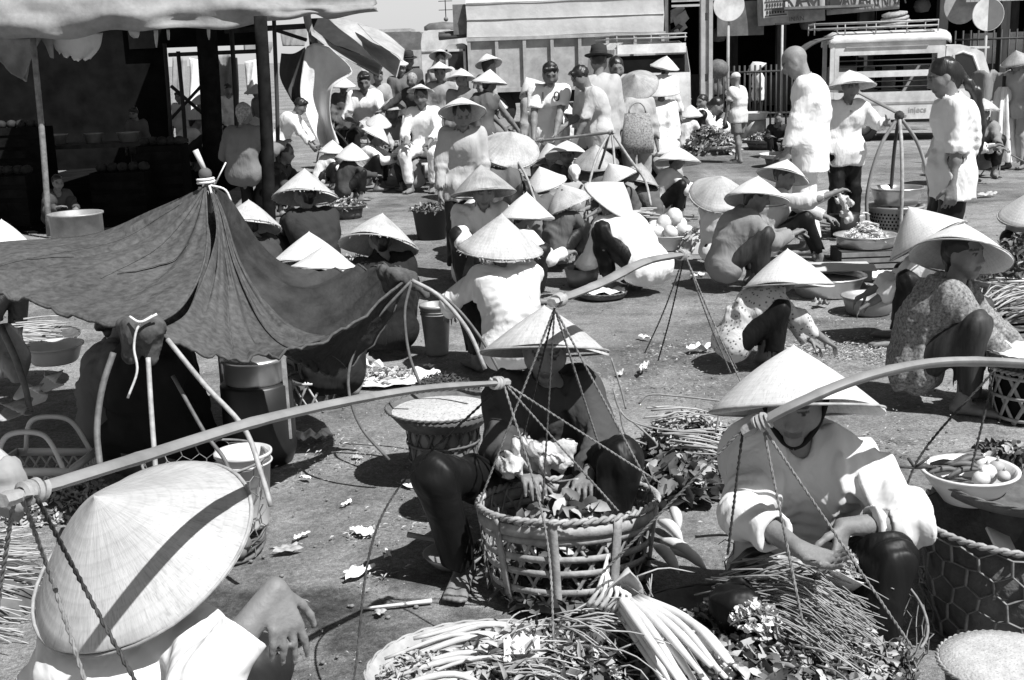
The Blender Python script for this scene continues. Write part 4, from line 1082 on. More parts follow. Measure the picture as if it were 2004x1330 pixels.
base = at(300, 300, 165)
T = empty('market_stall', (base[0], base[1], 0)); tag(T, 'ramshackle dark market stall under a sagging canvas awning', 'market stall')
bx, by = base[0], base[1]
def rel(p): return np.array((p[0] - bx, p[1] - by, p[2]))
edge = [at(x, y, s_) for x, y, s_ in ((-110, 76, 212), (0, 72, 211), (100, 70, 210), (200, 66, 209), (300, 62, 208), (420, 50, 206), (527, 41, 204), (600, 36, 202), (650, 30, 200), (736, 17, 196))]
fh = [0.40, 0.40, 0.38, 0.36, 0.34, 0.30, 0.20, 0.13, 0.10, 0.05]
rows = []
for t in np.linspace(0, 1, 9):
    rows.append([p + (0.02 * math.sin(3 * k_ + 5 * t), -0.07 * math.sin(math.pi * t) + 0.02 * t, h_ * t) for k_, (p, h_) in enumerate(zip(edge, fh))])
for q, t in enumerate((0.3, 1.2, 3.4, 8.6)):
    rows.append([p + (0, t * (1 if k_ <= 5 else (0.5 if k_ == 6 else 0.03)), h_ + (0.06, 0.16, 0.30, 0.42)[q] * (1 - 0.3 * (k_ > 6))) for k_, (p, h_) in enumerate(zip(edge, fh))])
Rw = np.array([curve_pts(r_, 70) for r_ in rows])
i, j = np.meshgrid(np.linspace(0, 1, len(rows)), np.linspace(0, 1, 70), indexing='ij')
w_ = np.clip(1 - i * 1.3, 0, 1)
Rw[:, :, 1] += (0.035 * np.sin(j * 23 + 7 * i) + 0.03 * np.sin(j * 9 - 17 * i) + 0.02 * np.sin(j * 51 + 11 * i)) * w_
Rw[:, :, 2] += (0.03 * np.sin(j * 17 + 1) + 0.016 * np.sin(j * 41)) * np.clip(1 - i * 2, 0, 1)
aw = MB().sheet(Rw - (bx, by, 0)).build('awning', M_AWN, T); solid(aw, 0.01)
def post(px, py0, py1, s_, wpx, name='post', m=M_WOODD, lean=0, n=8):
    a0, b0 = rel(at(px, py1, s_)), rel(at(px + lean, py0, s_)); b0[1] = a0[1]
    MB().tube(curve_pts([a0, (a0 + b0) / 2 + (0.012, 0, 0), b0], 8), wpx / s_ / 2, n).build(name, m, T)
post(97, 62, 462, 196, 12, 'bamboo_post', mat('old_bamboo', 0.17, 0.7, 0.2, var=0.5, vs=18, bump=0.5, bs=40))
post(528, 34, 459, 204, 25, 'post', mat('tarred_wood', 0.015, 1.0, 0.0, var=0.5, vs=8))
post(545, 40, 400, 180, 8, 'pole', M_WOODD, 6)
post(418, 45, 330, 140, 40, 'post', mat('tarred_wood', 0.02, 0.9))
post(466, 50, 330, 138, 9, 'pole')
post(337, 85, 330, 138, 8, 'pole'); post(366, 100, 330, 138, 8, 'pole', M_WOODD, -4)
for a0, b0, w_ in (((330, 107), (520, 99), 9), ((335, 232), (412, 148), 7), ((335, 168), (412, 235), 7), ((440, 60), (610, 50), 12), ((520, 52), (600, 78), 8)):
    MB().tube([rel(at(*a0, 138)), rel(at(*b0, 138))], w_ / 138 / 2, 6).build('brace', M_WOODD, T)
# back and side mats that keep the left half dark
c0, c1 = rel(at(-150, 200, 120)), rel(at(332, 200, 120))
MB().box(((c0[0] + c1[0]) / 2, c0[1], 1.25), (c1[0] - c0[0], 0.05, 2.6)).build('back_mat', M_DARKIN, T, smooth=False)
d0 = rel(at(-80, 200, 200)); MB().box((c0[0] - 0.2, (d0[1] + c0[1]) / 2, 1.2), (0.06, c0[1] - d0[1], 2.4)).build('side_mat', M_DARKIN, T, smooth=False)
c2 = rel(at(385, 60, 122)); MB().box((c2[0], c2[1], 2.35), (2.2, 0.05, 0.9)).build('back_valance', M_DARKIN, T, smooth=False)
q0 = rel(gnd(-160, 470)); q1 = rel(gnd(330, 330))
MB().box(((q0[0] + q1[0]) / 2 + 0.3, (c0[1] + rel(gnd(100, 455))[1]) / 2, 0.006), (q1[0] - q0[0] + 3.0, c0[1] - rel(gnd(100, 455))[1], 0.012)).build('floor_shade_sheet', M_DARKIN, T, smooth=False)  # near-black sheet added so the stall ground reads as deep shade
# counter, stools and pots dimly seen in the shade
p = at(190, 330, 150)
t = empty('cook_counter', (p[0], p[1], 0)); tag(t, 'low dark counter deep in the shade of the stall', 'counter')
MB().box((0, 0, 0.66), (2.3, 0.6, 0.05)).build('top', M_WOODD, t, smooth=False)
for x in (-1.05, 1.05): MB().box((x, 0, 0.32), (0.08, 0.5, 0.63)).build('leg', M_WOODD, t, smooth=False)
for q, (x, r_) in enumerate(((-0.5, 0.16), (0.0, 0.12), (0.45, 0.14))):
    tag(MB().lathe([(0, 0), (r_ * 0.8, 0), (r_, 0.12), (r_ * 1.06, 0.125), (r_ * 0.95, 0.11), (r_ * 0.75, 0.02), (0, 0.015)], 20).build('bowl', M_ZINC, loc=(p[0] + x, p[1], 0.686)), ('largest dim bowl at the left of the stall counter', 'smallest dim bowl in the middle of the stall counter', 'dim bowl beside the cook on the stall counter')[q], 'bowl')
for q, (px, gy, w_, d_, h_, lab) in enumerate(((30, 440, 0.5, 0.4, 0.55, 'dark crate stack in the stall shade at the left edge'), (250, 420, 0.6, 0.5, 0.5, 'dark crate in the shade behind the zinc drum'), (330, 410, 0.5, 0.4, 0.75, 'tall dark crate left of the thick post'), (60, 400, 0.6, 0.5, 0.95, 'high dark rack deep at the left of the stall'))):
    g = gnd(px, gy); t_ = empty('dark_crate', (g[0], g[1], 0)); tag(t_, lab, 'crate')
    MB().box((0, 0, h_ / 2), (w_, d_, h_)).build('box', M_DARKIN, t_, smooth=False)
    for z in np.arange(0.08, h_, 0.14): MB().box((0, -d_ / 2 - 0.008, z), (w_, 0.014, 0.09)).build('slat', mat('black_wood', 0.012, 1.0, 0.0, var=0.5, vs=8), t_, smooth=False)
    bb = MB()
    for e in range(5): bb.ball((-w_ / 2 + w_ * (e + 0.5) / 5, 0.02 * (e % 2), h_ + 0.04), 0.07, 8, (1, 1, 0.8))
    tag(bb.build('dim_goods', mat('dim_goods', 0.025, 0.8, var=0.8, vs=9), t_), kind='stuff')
# rags and flaps under the awning
hang([[at(-20, 72, 188), at(40, 76, 188), at(82, 72, 188)], [at(-20, 95, 187), at(40, 120, 186), at(68, 105, 188)], [at(-10, 110, 187), at(44, 158, 186), at(52, 150, 187)]], M_AWN, 'canvas_flap', 'grey canvas flap drooping from the left end of the awning', amp=0.05)
hang([[at(100, 66, 186), at(150, 66, 186), at(202, 64, 185)], [at(106, 90, 186), at(150, 100, 185), at(196, 92, 185)], [at(116, 104, 186), at(150, 116, 185), at(176, 116, 185)]], M_SHEET, 'torn_cloth', 'pale torn cloth hanging below the awning near its left end', amp=0.02, ragged=0.03)
hang([[at(76, 70, 187), at(104, 68, 187)], [at(90, 90, 187), at(104, 92, 187)], [at(98, 112, 187), at(105, 114, 187)]], M_RAG, 'torn_cloth', 'narrow grey rag beside the pale torn cloth', n=6, mrow=8, amp=0.01)
for (px, w_, h_, lab) in ((262, 22, 14, 'small torn scrap hanging mid awning'), (305, 8, 34, 'long narrow strip hanging left of the cross-braced frame'), (329, 6, 20, 'short narrow strip above the cross-braced frame'), (408, 6, 22, 'thin pale strip hanging above the thick dark post')):
    y0 = 60 - 0.03 * (px - 262)
    hang([[at(px - w_ / 2, y0, 172), at(px + w_ / 2, y0, 172)], [at(px - w_ / 3, y0 + h_ * 0.6, 172), at(px + w_ / 2, y0 + h_ * 0.5, 172)], [at(px, y0 + h_, 172), at(px + w_ / 3, y0 + h_, 172)]], M_SHEET, 'cloth_strip', lab, n=5, mrow=6, amp=0.01)
# big folded tarpaulin sloping down at the right end of the stall: two pale laps over a panel painted dark as fold shade
M_TARPD = mat('tarp_fold_shade', 0.03, 0.9, 0.1, var=0.3)
TT_ = empty('tarpaulin', at(690, 90, 146)); tag(TT_, 'folded tarpaulin sloping down from the stall roof to the right', 'tarpaulin')
def lap(nm_, top, bot, m, amp, sd, s_):
    o0_ = np.array(TT_.location); n_, mr_ = 34, 16
    A, B_ = curve_pts([at(x, y, s_) for x, y in top], n_), curve_pts([at(x, y, s_ + 5) for x, y in bot], n_)
    i, j = np.meshgrid(np.linspace(0, 1, mr_), np.linspace(0, 1, n_), indexing='ij')
    C = A[None] * (1 - i[..., None]) + B_[None] * i[..., None]
    C[:, :, 1] += amp * (np.sin(i * 9 + 3 * j + sd) * 0.6 + np.sin(j * 5 - i * 7 + sd) + 0.4 * np.sin(17 * j + 5 * i + sd)) * (0.2 + 0.8 * j)
    C[:, :, 2] += amp * 0.35 * np.sin(i * 11 + 6 * j + sd) * np.sin(math.pi * j)
    solid(MB().sheet(C - o0_).build(nm_, m, TT_), 0.006)
lap('fold_shade_panel', [(600, 36), (660, 38), (720, 60), (762, 92)], [(606, 92), (660, 110), (710, 132), (742, 150)], M_TARPD, 0.04, 1, 140)
lap('upper_lap', [(640, 34), (690, 38), (740, 58), (791, 97)], [(662, 54), (704, 88), (738, 118), (776, 152)], M_TARP, 0.05, 2, 148)
lap('lower_lap', [(606, 52), (655, 86), (700, 106), (748, 126)], [(610, 68), (652, 100), (694, 122), (740, 146)], M_TARP, 0.03, 3, 147)
lap('upper_lap', [(700, 46), (735, 56), (768, 76), (792, 96)], [(730, 78), (758, 96), (778, 110), (788, 122)], M_TARP, 0.03, 5, 151)
t = empty('roof_pole', at(640, 20, 147)); tag(t, 'pale crooked pole sticking out over the tarpaulin', 'pole')
o0 = at(640, 20, 147)
MB().tube(curve_pts([at(560, 8, 147) - o0, at(640, 12, 147) - o0, at(690, 13, 147) - o0, at(737, 17, 147) - o0], 14), [0.05, 0.05, 0.06, 0.015], 8).build('pole_shaft', M_BAMBOO, t)
tag(MB().tube(curve_pts([at(598, -10, 149), at(602, 40, 149), at(612, 70, 149), at(619, 92, 149)], 12), [0.055, 0.05, 0.04, 0.04], 8).build('crooked_post', M_BAMBOO), 'short crooked pale post tied where the awning ends', 'post')
# hanging cloths beyond the right end
hang([[at(598, 92, 150), at(618, 84, 151), at(645, 92, 153)], [at(592, 130, 150), at(630, 130, 150), at(690, 140, 154)], [at(588, 185, 150), at(622, 190, 149), at(652, 170, 153)], [at(604, 235, 150), at(632, 240, 149), at(648, 230, 152)], [at(628, 285, 150), at(645, 296, 149), at(664, 280, 152)]], M_SHEET, 'hanging_sheet', 'tall white sheet hanging in the sun at the stall end', amp=0.05, fr=8, n=22, mrow=26)
hang([[at(550, 104, 147), at(575, 104, 147), at(597, 92, 148)], [at(548, 150, 147), at(575, 150, 147), at(600, 132, 148)], [at(570, 195, 147), at(582, 205, 147), at(594, 195, 148)]], mat('dark_grey_cloth', 0.06, 0.9), 'hanging_cloth', 'dark grey cloth hanging left of the tall white sheet', amp=0.03)
hang([[at(426, 108, 118), at(445, 104, 118), at(464, 108, 118)], [at(424, 160, 118), at(445, 165, 117), at(466, 160, 118)], [at(430, 205, 118), at(448, 212, 117), at(468, 205, 118)]], M_RAG, 'hanging_cloth', 'grey sunlit cloth hung behind the thick dark post', amp=0.06)
hang([[at(478, 120, 116), at(500, 116, 116), at(520, 110, 116)], [at(480, 150, 116), at(500, 150, 116), at(518, 150, 116)], [at(484, 186, 116), at(495, 180, 116), at(512, 172, 116)]], M_SHEET, 'hanging_cloth', 'pale sunlit cloth hung behind the stall between two poles', amp=0.06)
hang([[at(338, 112, 112), at(352, 112, 112), at(366, 112, 112)], [at(338, 170, 112), at(352, 170, 112), at(366, 170, 112)], [at(338, 250, 112), at(350, 250, 112), at(364, 250, 112)]], M_RAG, 'hanging_cloth', 'grey mat hung in the sun behind the cross braces', amp=0.04)
hang([[at(370, 112, 110), at(392, 118, 110), at(412, 128, 110)], [at(372, 150, 110), at(392, 160, 110), at(412, 160, 110)], [at(370, 226, 110), at(392, 226, 110), at(404, 226, 110)]], M_SHEET, 'hanging_cloth', 'white cloth hung in the sun right of the cross braces', amp=0.05)
for (px, py, s_, w_, h_, lab) in ((505, 92, 112, 0.5, 0.2, 'grey folded cloth hung highest behind the stall'), (575, 70, 112, 0.45, 0.35, 'pale striped cloth hung under the stall roof edge')):
    hang([[at(px - w_ * s_ / 2, py - h_ * s_ / 2, s_), at(px + w_ * s_ / 2, py - h_ * s_ / 2, s_)], [at(px - w_ * s_ / 2, py, s_), at(px + w_ * s_ / 2, py, s_)], [at(px - w_ * s_ / 2.2, py + h_ * s_ / 2, s_), at(px + w_ * s_ / 2.4, py + h_ * s_ / 2, s_)]], M_RAG, 'hanging_cloth', lab, amp=0.04)

# ---------------------------------------------------------------- dark tent cloth stretched over a centre pole
TA = at(404, 366, 470)
T = empty('tent_cloth', (TA[0], TA[1], 0)); tag(T, 'dark canvas sunshade tied over a pole and pulled to corners', 'sunshade')
o0 = np.array((TA[0], TA[1], 0))
def C3(L_, n): return curve_pts([at(*p_) for p_ in L_], n)
def patch(s1, s2, base, nu, nt, bulge=0.0, fold=0.01, seed=0, nf=9):
    """a stretched triangle of cloth: two sides from the pole top and a free lower edge"""
    A, B_, E = C3(s1, nt), C3(s2, nt), C3(base, nu)
    q_ = np.linspace(0, 1, nu); E[:, 2] += np.sin(math.pi * q_) * (0.010 * np.sin(q_ * 41 + seed) + 0.007 * np.sin(q_ * 83 + seed * 2) + 0.004 * np.sin(q_ * 170))
    u = np.linspace(0, 1, nu)[None, :, None]; t = np.linspace(0, 1, nt)[:, None, None]
    P_ = A[:, None] * (1 - u) + B_[:, None] * u
    P_ = P_ + t ** 2.2 * (E[None] - (A[-1] * (1 - u) + B_[-1] * u))
    w_ = 4 * u * (1 - u)
    ph = seed * 1.7
    rad = np.sin(u * nf * math.pi + ph + 1.2 * np.sin(3 * u + ph)) * 0.6 + np.sin(u * nf * 2.3 * math.pi + 2 * t + ph) * 0.3
    cross = np.sin(t * 9 + 5 * u + ph) * np.sin(u * 7 + ph) * 0.5
    f = fold * (rad * (0.25 + 0.75 * np.sin(np.pi * np.clip(t * 1.1, 0, 1))) + cross * t) * np.minimum(1, w_ * 2.5)
    P_[..., 2:3] += f + bulge * w_ * t * (1 - 0.5 * t)
    P_[..., 1:2] -= f * 0.7 + bulge * 0.8 * w_ * t * (1 - 0.5 * t)
    return P_
rdgL = [(402, 366, 472), (405, 430, 494), (404, 485, 515), (388, 545, 542), (350, 605, 572), (292, 640, 592)]
rdgR = [(410, 366, 470), (424, 440, 492), (413, 500, 512), (388, 565, 536), (360, 618, 560), (305, 648, 588)]
rdgC = [(416, 366, 468), (440, 420, 474), (470, 510, 482), (520, 590, 492), (580, 642, 500), (650, 655, 505), (725, 618, 504), (797, 545, 500)]
backL = [(400, 366, 470), (300, 410, 452), (180, 458, 440), (0, 474, 452), (-130, 496, 470)]
farR = [(420, 367, 466), (447, 385, 452), (478, 430, 440), (520, 492, 430), (556, 532, 425)]
panels = [('left_panel', patch(backL, rdgL, [(-130, 496, 470), (-150, 545, 520), (-60, 566, 540), (0, 580, 548), (100, 612, 566), (200, 642, 582), (292, 640, 592)], 60, 40, 0.045, 0.022, 1, 7)),
          ('front_panel', patch(rdgR, rdgC, [(305, 648, 588), (360, 676, 590), (430, 697, 582), (500, 699, 572), (560, 690, 560), (650, 657, 540), (725, 606, 520), (797, 545, 500)], 64, 40, 0.0, 0.017, 2, 8)),
          ('under_flap', patch([(556, 689, 552), (556, 690, 550), (556, 691, 548)], [(556, 689, 552), (680, 640, 526), (797, 546, 498)], [(556, 691, 548), (600, 717, 524), (648, 731, 510), (700, 702, 500), (752, 640, 496), (797, 549, 497)], 40, 24, 0, 0.006, 7, 4)),
          ('far_panel', patch([(p_[0] - 6 * min(q, 1), p_[1] + (0, 20, 52, 66, 66, 60, 40, 2)[q], p_[2] - (2, 8, 22, 30, 30, 26, 18, 2)[q]) for q, p_ in enumerate(rdgC)], farR, [(797, 547, 497), (790, 528, 480), (752, 515, 458), (690, 522, 442), (630, 530, 432), (556, 532, 425)], 40, 36, -0.02, 0.016, 3, 5)),
          ('fold_panel', patch([(x - 14, y, s_ - 16) for x, y, s_ in rdgL], [(x + 16, y, s_ - 20) for x, y, s_ in rdgR], [(278, 640, 576), (300, 652, 574), (321, 648, 568)], 14, 30, -0.02, 0.004, 6, 2)),
          ('back_panel', patch(farR, backL, [(556, 532, 425), (420, 520, 405), (250, 500, 400), (60, 490, 415), (-130, 496, 470)], 40, 30, -0.05, 0.012, 4, 7))]
hm_ = MB()
for nm_, P_ in panels:
    m_, n_ = P_.shape[:2]
    i, j = np.meshgrid(np.arange(m_ - 1), np.arange(n_ - 1), indexing='ij')
    Q = np.stack((i * n_ + j, i * n_ + j + 1, (i + 1) * n_ + j + 1, (i + 1) * n_ + j), -1).reshape(-1, 4)
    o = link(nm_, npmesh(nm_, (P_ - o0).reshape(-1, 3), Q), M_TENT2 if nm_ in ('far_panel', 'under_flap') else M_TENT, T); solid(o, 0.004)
    hm_.tube(P_[-1] - o0, 0.006, 5)
hm_.tube(panels[0][1][:, -1] - o0, 0.005, 5)
hm_.build('hem', M_TENT, T)
for pi_, ui, t0, t1 in ((0, 18, 6, 39), (0, 38, 3, 30), (1, 20, 3, 39), (1, 44, 3, 38), (2, 20, 8, 35)):
    P_ = panels[pi_][1]; sm = MB(); sm.tube(P_[t0:t1, ui] - o0 + (0, -0.003, 0.003), 0.0032, 4); sm.build('seam', M_TENT, T)
# tears with lifted lips in the left panel
for q, (ui, t0, L_) in enumerate(((50, 16, 12), (22, 26, 11))):
    P_ = panels[0][1]; pts = np.array([P_[t0 + d, ui - d] for d in range(L_)]) - o0 + (0, -0.005, 0.005)
    b = MB(); b.tube(pts, [0.002, 0.006, 0.007, 0.002], 5, flat=0.4); b.build('tear', M_BLACKPOT, T)
A0 = TA - o0
MB().tube([(A0[0], A0[1], -0.05), A0 + (0, 0, 0.02)], 0.018, 8).build('centre_pole', M_BAMBOO, T)
MB().ball(A0 + (0, 0, 0.055), 0.028, 12, (1, 1, 0.95)).build('pole_knob', mat('knob', 0.10, 0.8, var=0.3), T)
MB().tube([A0 + (0, 0, 0.07), A0 + (-0.032, 0, 0.155)], [0.010, 0.013], 6).build('peg', M_STALK, T)
tw = MB(); tw.tube(A0 + np.array([(0.034 * math.cos(a), 0.034 * math.sin(a), 0.012 + 0.002 * a) for a in np.linspace(0, 12.5, 40)]), 0.006, 5)
tw.tube(curve_pts([A0 + (0.02, -0.03, 0.01), A0 + (0.035, -0.05, -0.06), A0 + (0.05, -0.075, -0.16), A0 + (0.07, -0.10, -0.30)], 14), 0.005, 5)
tw.tube(curve_pts([A0 + (0.02, -0.02, 0.01), A0 + (0.08, -0.02, -0.01), A0 + (0.10, -0.01, -0.06)], 10), 0.005, 5)
tw.tube([A0 + (0.03, 0, 0.0), A0 + (0.09, 0, 0.10)], 0.003, 4)
tw.build('tying_cord', M_SHEET, T)
# knotted corner at the front: a gathered bulb of canvas
K0 = at(285, 640, 590) - o0
kb = Field()
for q in range(9):
    a = q * 0.7; kb.cap(K0 + (0.05 * math.cos(a) - 0.02, 0.03 * math.sin(a), 0.02 * math.sin(2 * a)), K0 + (0.02 * math.cos(a) - 0.03, 0.02 * math.sin(a), -0.045), 0.026, 0.018, k=0.012)
kb.cap(K0 + (-0.035, -0.01, -0.02), K0 + (-0.06, 0, -0.09), 0.042, 0.03, k=0.02)
kb.cap(K0 + (0.02, -0.02, -0.01), K0 + (0.012, -0.02, -0.10), 0.048, 0.016, k=0.02)
km, _ = kb.mesh('knot', 0.0055, folds(0.010, 5, 2.0)); link('corner_knot', km, M_TENT, T)
cd_ = MB(); cd_.tube(curve_pts([K0 + (0.045, -0.06, 0.05), K0 + (0.0, -0.075, 0.02), K0 + (-0.022, -0.075, -0.05), K0 + (-0.02, -0.075, -0.13), K0 + (-0.06, -0.075, -0.22)], 22), 0.0045, 5)
cd_.tube(curve_pts([K0 + (0.06, -0.06, 0.055), K0 + (0.01, -0.08, 0.035), K0 + (-0.03, -0.06, 0.05)], 10), 0.0045, 5)
cd_.build('corner_cord', M_SHEET, T)
K1 = at(800, 545, 500) - o0
kb = Field()
for q in range(6): kb.cap(K1 + (-0.10 + 0.01 * q, 0.02 * math.sin(q), 0.025 * math.cos(q * 1.3)), K1 + (0.01, 0, 0), 0.030, 0.020, k=0.015)
kb.cap(K1, K1 + (0.06, 0.01, -0.07), 0.022, 0.012, k=0.01)
km, _ = kb.mesh('knot', 0.0065, folds(0.008, 8, 2.0)); link('corner_knot', km, M_TENT, T)
# ---------------------------------------------------------------- baskets, poles, trays, produce
def strip(mb, P_, Nn, w_, th_):
    """a flat splint along P_, lying on a surface with normals Nn"""
    P_, Nn = np.asarray(P_, float), np.asarray(Nn, float); m = len(P_)
    Tn = np.gradient(P_, axis=0); Tn /= np.linalg.norm(Tn, axis=1)[:, None] + 1e-9
    B_ = np.cross(Nn, Tn); B_ /= np.linalg.norm(B_, axis=1)[:, None] + 1e-9
    V = np.stack((P_ - B_ * w_ / 2, P_ + B_ * w_ / 2, P_ + B_ * w_ / 2 + Nn * th_, P_ - B_ * w_ / 2 + Nn * th_), 1).reshape(-1, 3)
    Fs = [(i * 4 + a, i * 4 + (a + 1) % 4, i * 4 + 4 + (a + 1) % 4, i * 4 + 4 + a) for i in range(m - 1) for a in range(4)] + [(3, 2, 1, 0), tuple((m - 1) * 4 + a for a in range(4))]
    return mb.add(V, Fs)
class Rev:
    """radius as a function of height"""
    def __init__(s, prof): s.z = np.array([p[1] for p in prof]); s.r = np.array([p[0] for p in prof])
    def pt(s, a, z, off=0.0):
        r = np.interp(z, s.z, s.r) + off
        return np.stack((np.cos(a) * r, np.sin(a) * r, np.broadcast_to(z, np.shape(a))), -1)
    def nm(s, a): return np.stack((np.cos(a), np.sin(a), np.zeros_like(a)), -1)
def rim_coil(mb, r, z, th_, turns=46, n=150, strands=2):
    for s_ in range(strands):
        a = np.linspace(0, 2 * math.pi, n); ph = a * turns / 2 + s_ * 2 * math.pi / strands
        mb.tube(np.stack((np.cos(a) * (r + th_ * 0.55 * np.cos(ph)), np.sin(a) * (r + th_ * 0.55 * np.cos(ph)), z + th_ * 0.55 * np.sin(ph)), 1), th_ * 0.62, 5, cap=False)
    return mb
def kagome(T, prof, nd, hoops, m, sp_w=0.012, hoop_w=0.016, lean=2.6, single=False, stakes=0, stake_w=0.026, z0=None, z1=None):
    """open hexagonal weave: two families of slanting splints and level hoops on a body of revolution"""
    rv = Rev(prof); z0 = prof[0][1] if z0 is None else z0; z1 = prof[-1][1] if z1 is None else z1
    zz = np.linspace(z0, z1, 14)
    wv = MB()
    for s_ in (1, -1):
        for q in range(nd):
            a = q * 2 * math.pi / nd + s_ * lean * (zz - z0)
            off = 0.002 * s_
            mb = MB() if single else wv
            strip(mb, rv.pt(a, zz, off), rv.nm(a), sp_w, 0.0018)
            if single: mb.build('splint', m, T)
    if not single: tag(wv.build('hexagonal_weave', m, T), kind='stuff')
    a = np.linspace(0, 2 * math.pi, 60)
    for z in hoops:
        b = MB(); strip(b, rv.pt(a, np.full(60, z), 0.005), rv.nm(a), hoop_w, 0.003); b.build('hoop', m, T)
    for q in range(stakes):
        a = np.full(10, q * 2 * math.pi / stakes + 0.25); z = np.linspace(z0, z1, 10)
        b = MB(); strip(b, rv.pt(a, z, 0.009), rv.nm(a), stake_w, 0.005); b.build('stake', m, T)
def rope(name, p0, p1, parent, m=M_ROPE, r=0.0045, sag=0.0, twist=True, o0=(0, 0, 0), mid=None):
    p0, p1, o0 = np.array(p0, float), np.array(p1, float), np.array(o0, float)
    L_ = np.linalg.norm(p1 - p0)
    ctrl = [p0, (p0 + p1) / 2 + (0, 0, -sag) if mid is None else np.array(mid, float), p1]
    n = int(max(10, min(110, L_ / 0.008))) if twist else 12
    C = curve_pts(ctrl, n) - o0
    b = MB()
    if not twist: b.tube(C, r, 5)
    else:
        d = nrm(p1 - p0); x = nrm(np.cross(d, (0.3, 1, 0.1))); y = np.cross(d, x); ph = np.arange(n) / n * L_ / 0.030 * 2 * math.pi
        for q in (0, math.pi):
            b.tube(C + r * 0.75 * (np.cos(ph + q)[:, None] * x + np.sin(ph + q)[:, None] * y), r * 0.85, 4)
    return b.build(name, m, parent)
def heap(n, rad, hgt, L_, w_, seed=0, curl=0.3, sy=1.0, flat=0.6, dome=1.0):
    """n small folded, drooping leaves lying about on a mound"""
    r = np.random.default_rng(seed)
    V, Fs = [], []
    for q in range(n):
        a, d = r.uniform(0, 6.283), math.sqrt(r.uniform(0, 1))
        zc = hgt * (1 - d ** 2) ** 0.7 * dome * r.uniform(0.75, 1.05)
        c = np.array((math.cos(a) * d * rad, math.sin(a) * d * rad * sy, zc))
        u = nrm((r.normal(), r.normal(), r.normal() * flat)); nn = nrm(np.array((0, 0, 1.0)) + r.normal(size=3) * 0.6); v = nrm(np.cross(nn, u)); nn = np.cross(u, v)
        l, ww = L_ * r.uniform(0.5, 1.4), w_ * r.uniform(0.6, 1.4)
        dr = r.uniform(0.05, 0.5) * l; sk_ = r.normal() * 0.15 * l; b = len(V)
        V.append(c - u * l / 2)
        for t, wd in ((-0.2, 0.42), (0.12, 0.5), (0.36, 0.3)):
            m_ = c + u * l * t - nn * dr * (t + 0.5) ** 2 + v * sk_ * (t + 0.5) ** 2
            V += [m_ + v * ww * wd + nn * ww * curl * r.uniform(0.2, 1), m_, m_ - v * ww * wd + nn * ww * curl * r.uniform(0.2, 1)]
        V.append(c + u * l / 2 - nn * dr + v * sk_)
        Fs += [(b, b + 2, b + 1), (b, b + 3, b + 2), (b + 1, b + 2, b + 5, b + 4), (b + 2, b + 3, b + 6, b + 5), (b + 4, b + 5, b + 8, b + 7), (b + 5, b + 6, b + 9, b + 8), (b + 7, b + 8, b + 10), (b + 8, b + 9, b + 10)]
    m = MB(); m.v = [tuple(x) for x in V]; m.f = Fs
    return m
def sticks(n, L_, r_, spread, seed=0, dirv=(1, 0, 0), fan=0.25, hgt=0.04, bend=0.1, sides=4, rad2=None):
    r = np.random.default_rng(seed); m = MB()
    d0 = nrm(dirv); lat = nrm(np.cross((0, 0, 1), d0))
    for q in range(n):
        k_ = r.normal() * 0.5
        d = nrm(d0 + lat * k_ * fan + np.array((0, 0, r.normal() * 0.06)))
        c = lat * k_ * spread + np.array((0, 0, abs(r.normal()) * hgt * 0.6)) + d0 * r.normal() * L_ * 0.08
        l = L_ * r.uniform(0.75, 1.15)
        m.tube(curve_pts([c - d * l / 2, c + (0, 0, bend * l * r.uniform(0, 1)) + lat * r.normal() * bend * l * 0.4, c + d * l / 2 + (0, 0, -0.02 * r.uniform(0, 1))], 6), [r_ * r.uniform(0.7, 1.2), (rad2 or r_ * 0.5)], sides)
    return m
def mound(rad, hgt, sy=1.0): return MB().lathe([(rad, 0), (rad * 0.85, hgt * 0.5), (rad * 0.5, hgt * 0.85), (0, hgt)], 18, jit=0.05, sy=sy)
def produce(name, label, cat, loc, parts, group=None, rz=0):
    """a heap of greens: a dark core and loose leaves or stalks, one thing that nobody could count"""
    T = empty(name, loc, rz); tag(T, label, cat, group)
    for nm_, mb, m in parts:
        o = mb.build(nm_, m, T)
        tag(o, kind='stuff')
    return T
def basin(label, px, gy, r, h, m=M_ALU, z=0.0, name='basin', cat='basin', flare=0.82, group=None, xy=None):
    g = gnd(px, gy) if xy is None else np.array((xy[0], xy[1], 0))
    o = MB().lathe([(0, 0), (r * flare * 0.9, 0), (r * flare, 0.012), (r * 0.95, h * 0.8), (r * 0.98, h), (r * 1.06, h + 0.002), (r * 1.07, h + 0.010), (r * 0.98, h + 0.008), (r * 0.93, h * 0.8), (r * flare * 0.95, 0.02), (0, 0.014)], 36).build(name, m, loc=(g[0], g[1], z))
    return tag(o, label, cat, group)
def tray(label, px, gy, r, m=M_CANE, z=0.0, name='round_tray', cat='tray', h=0.035, tilt=(0, 0), group=None):
    g = gnd(px, gy)
    T = empty(name, (g[0], g[1], z)); T.rotation_euler = (tilt[0], tilt[1], 0); tag(T, label, cat, group)
    a = np.linspace(0, 2 * math.pi, 40)
    MB().lathe([(0, 0), (r * 0.9, 0.0), (r * 0.98, h), (r, h), (r * 0.94, 0.006), (0, 0.006)], 36).build('tray_floor', m, T)
    b = MB(); rim_coil(b, r, h, 0.006, 30, 90); b.build('rim', m, T)
    return T
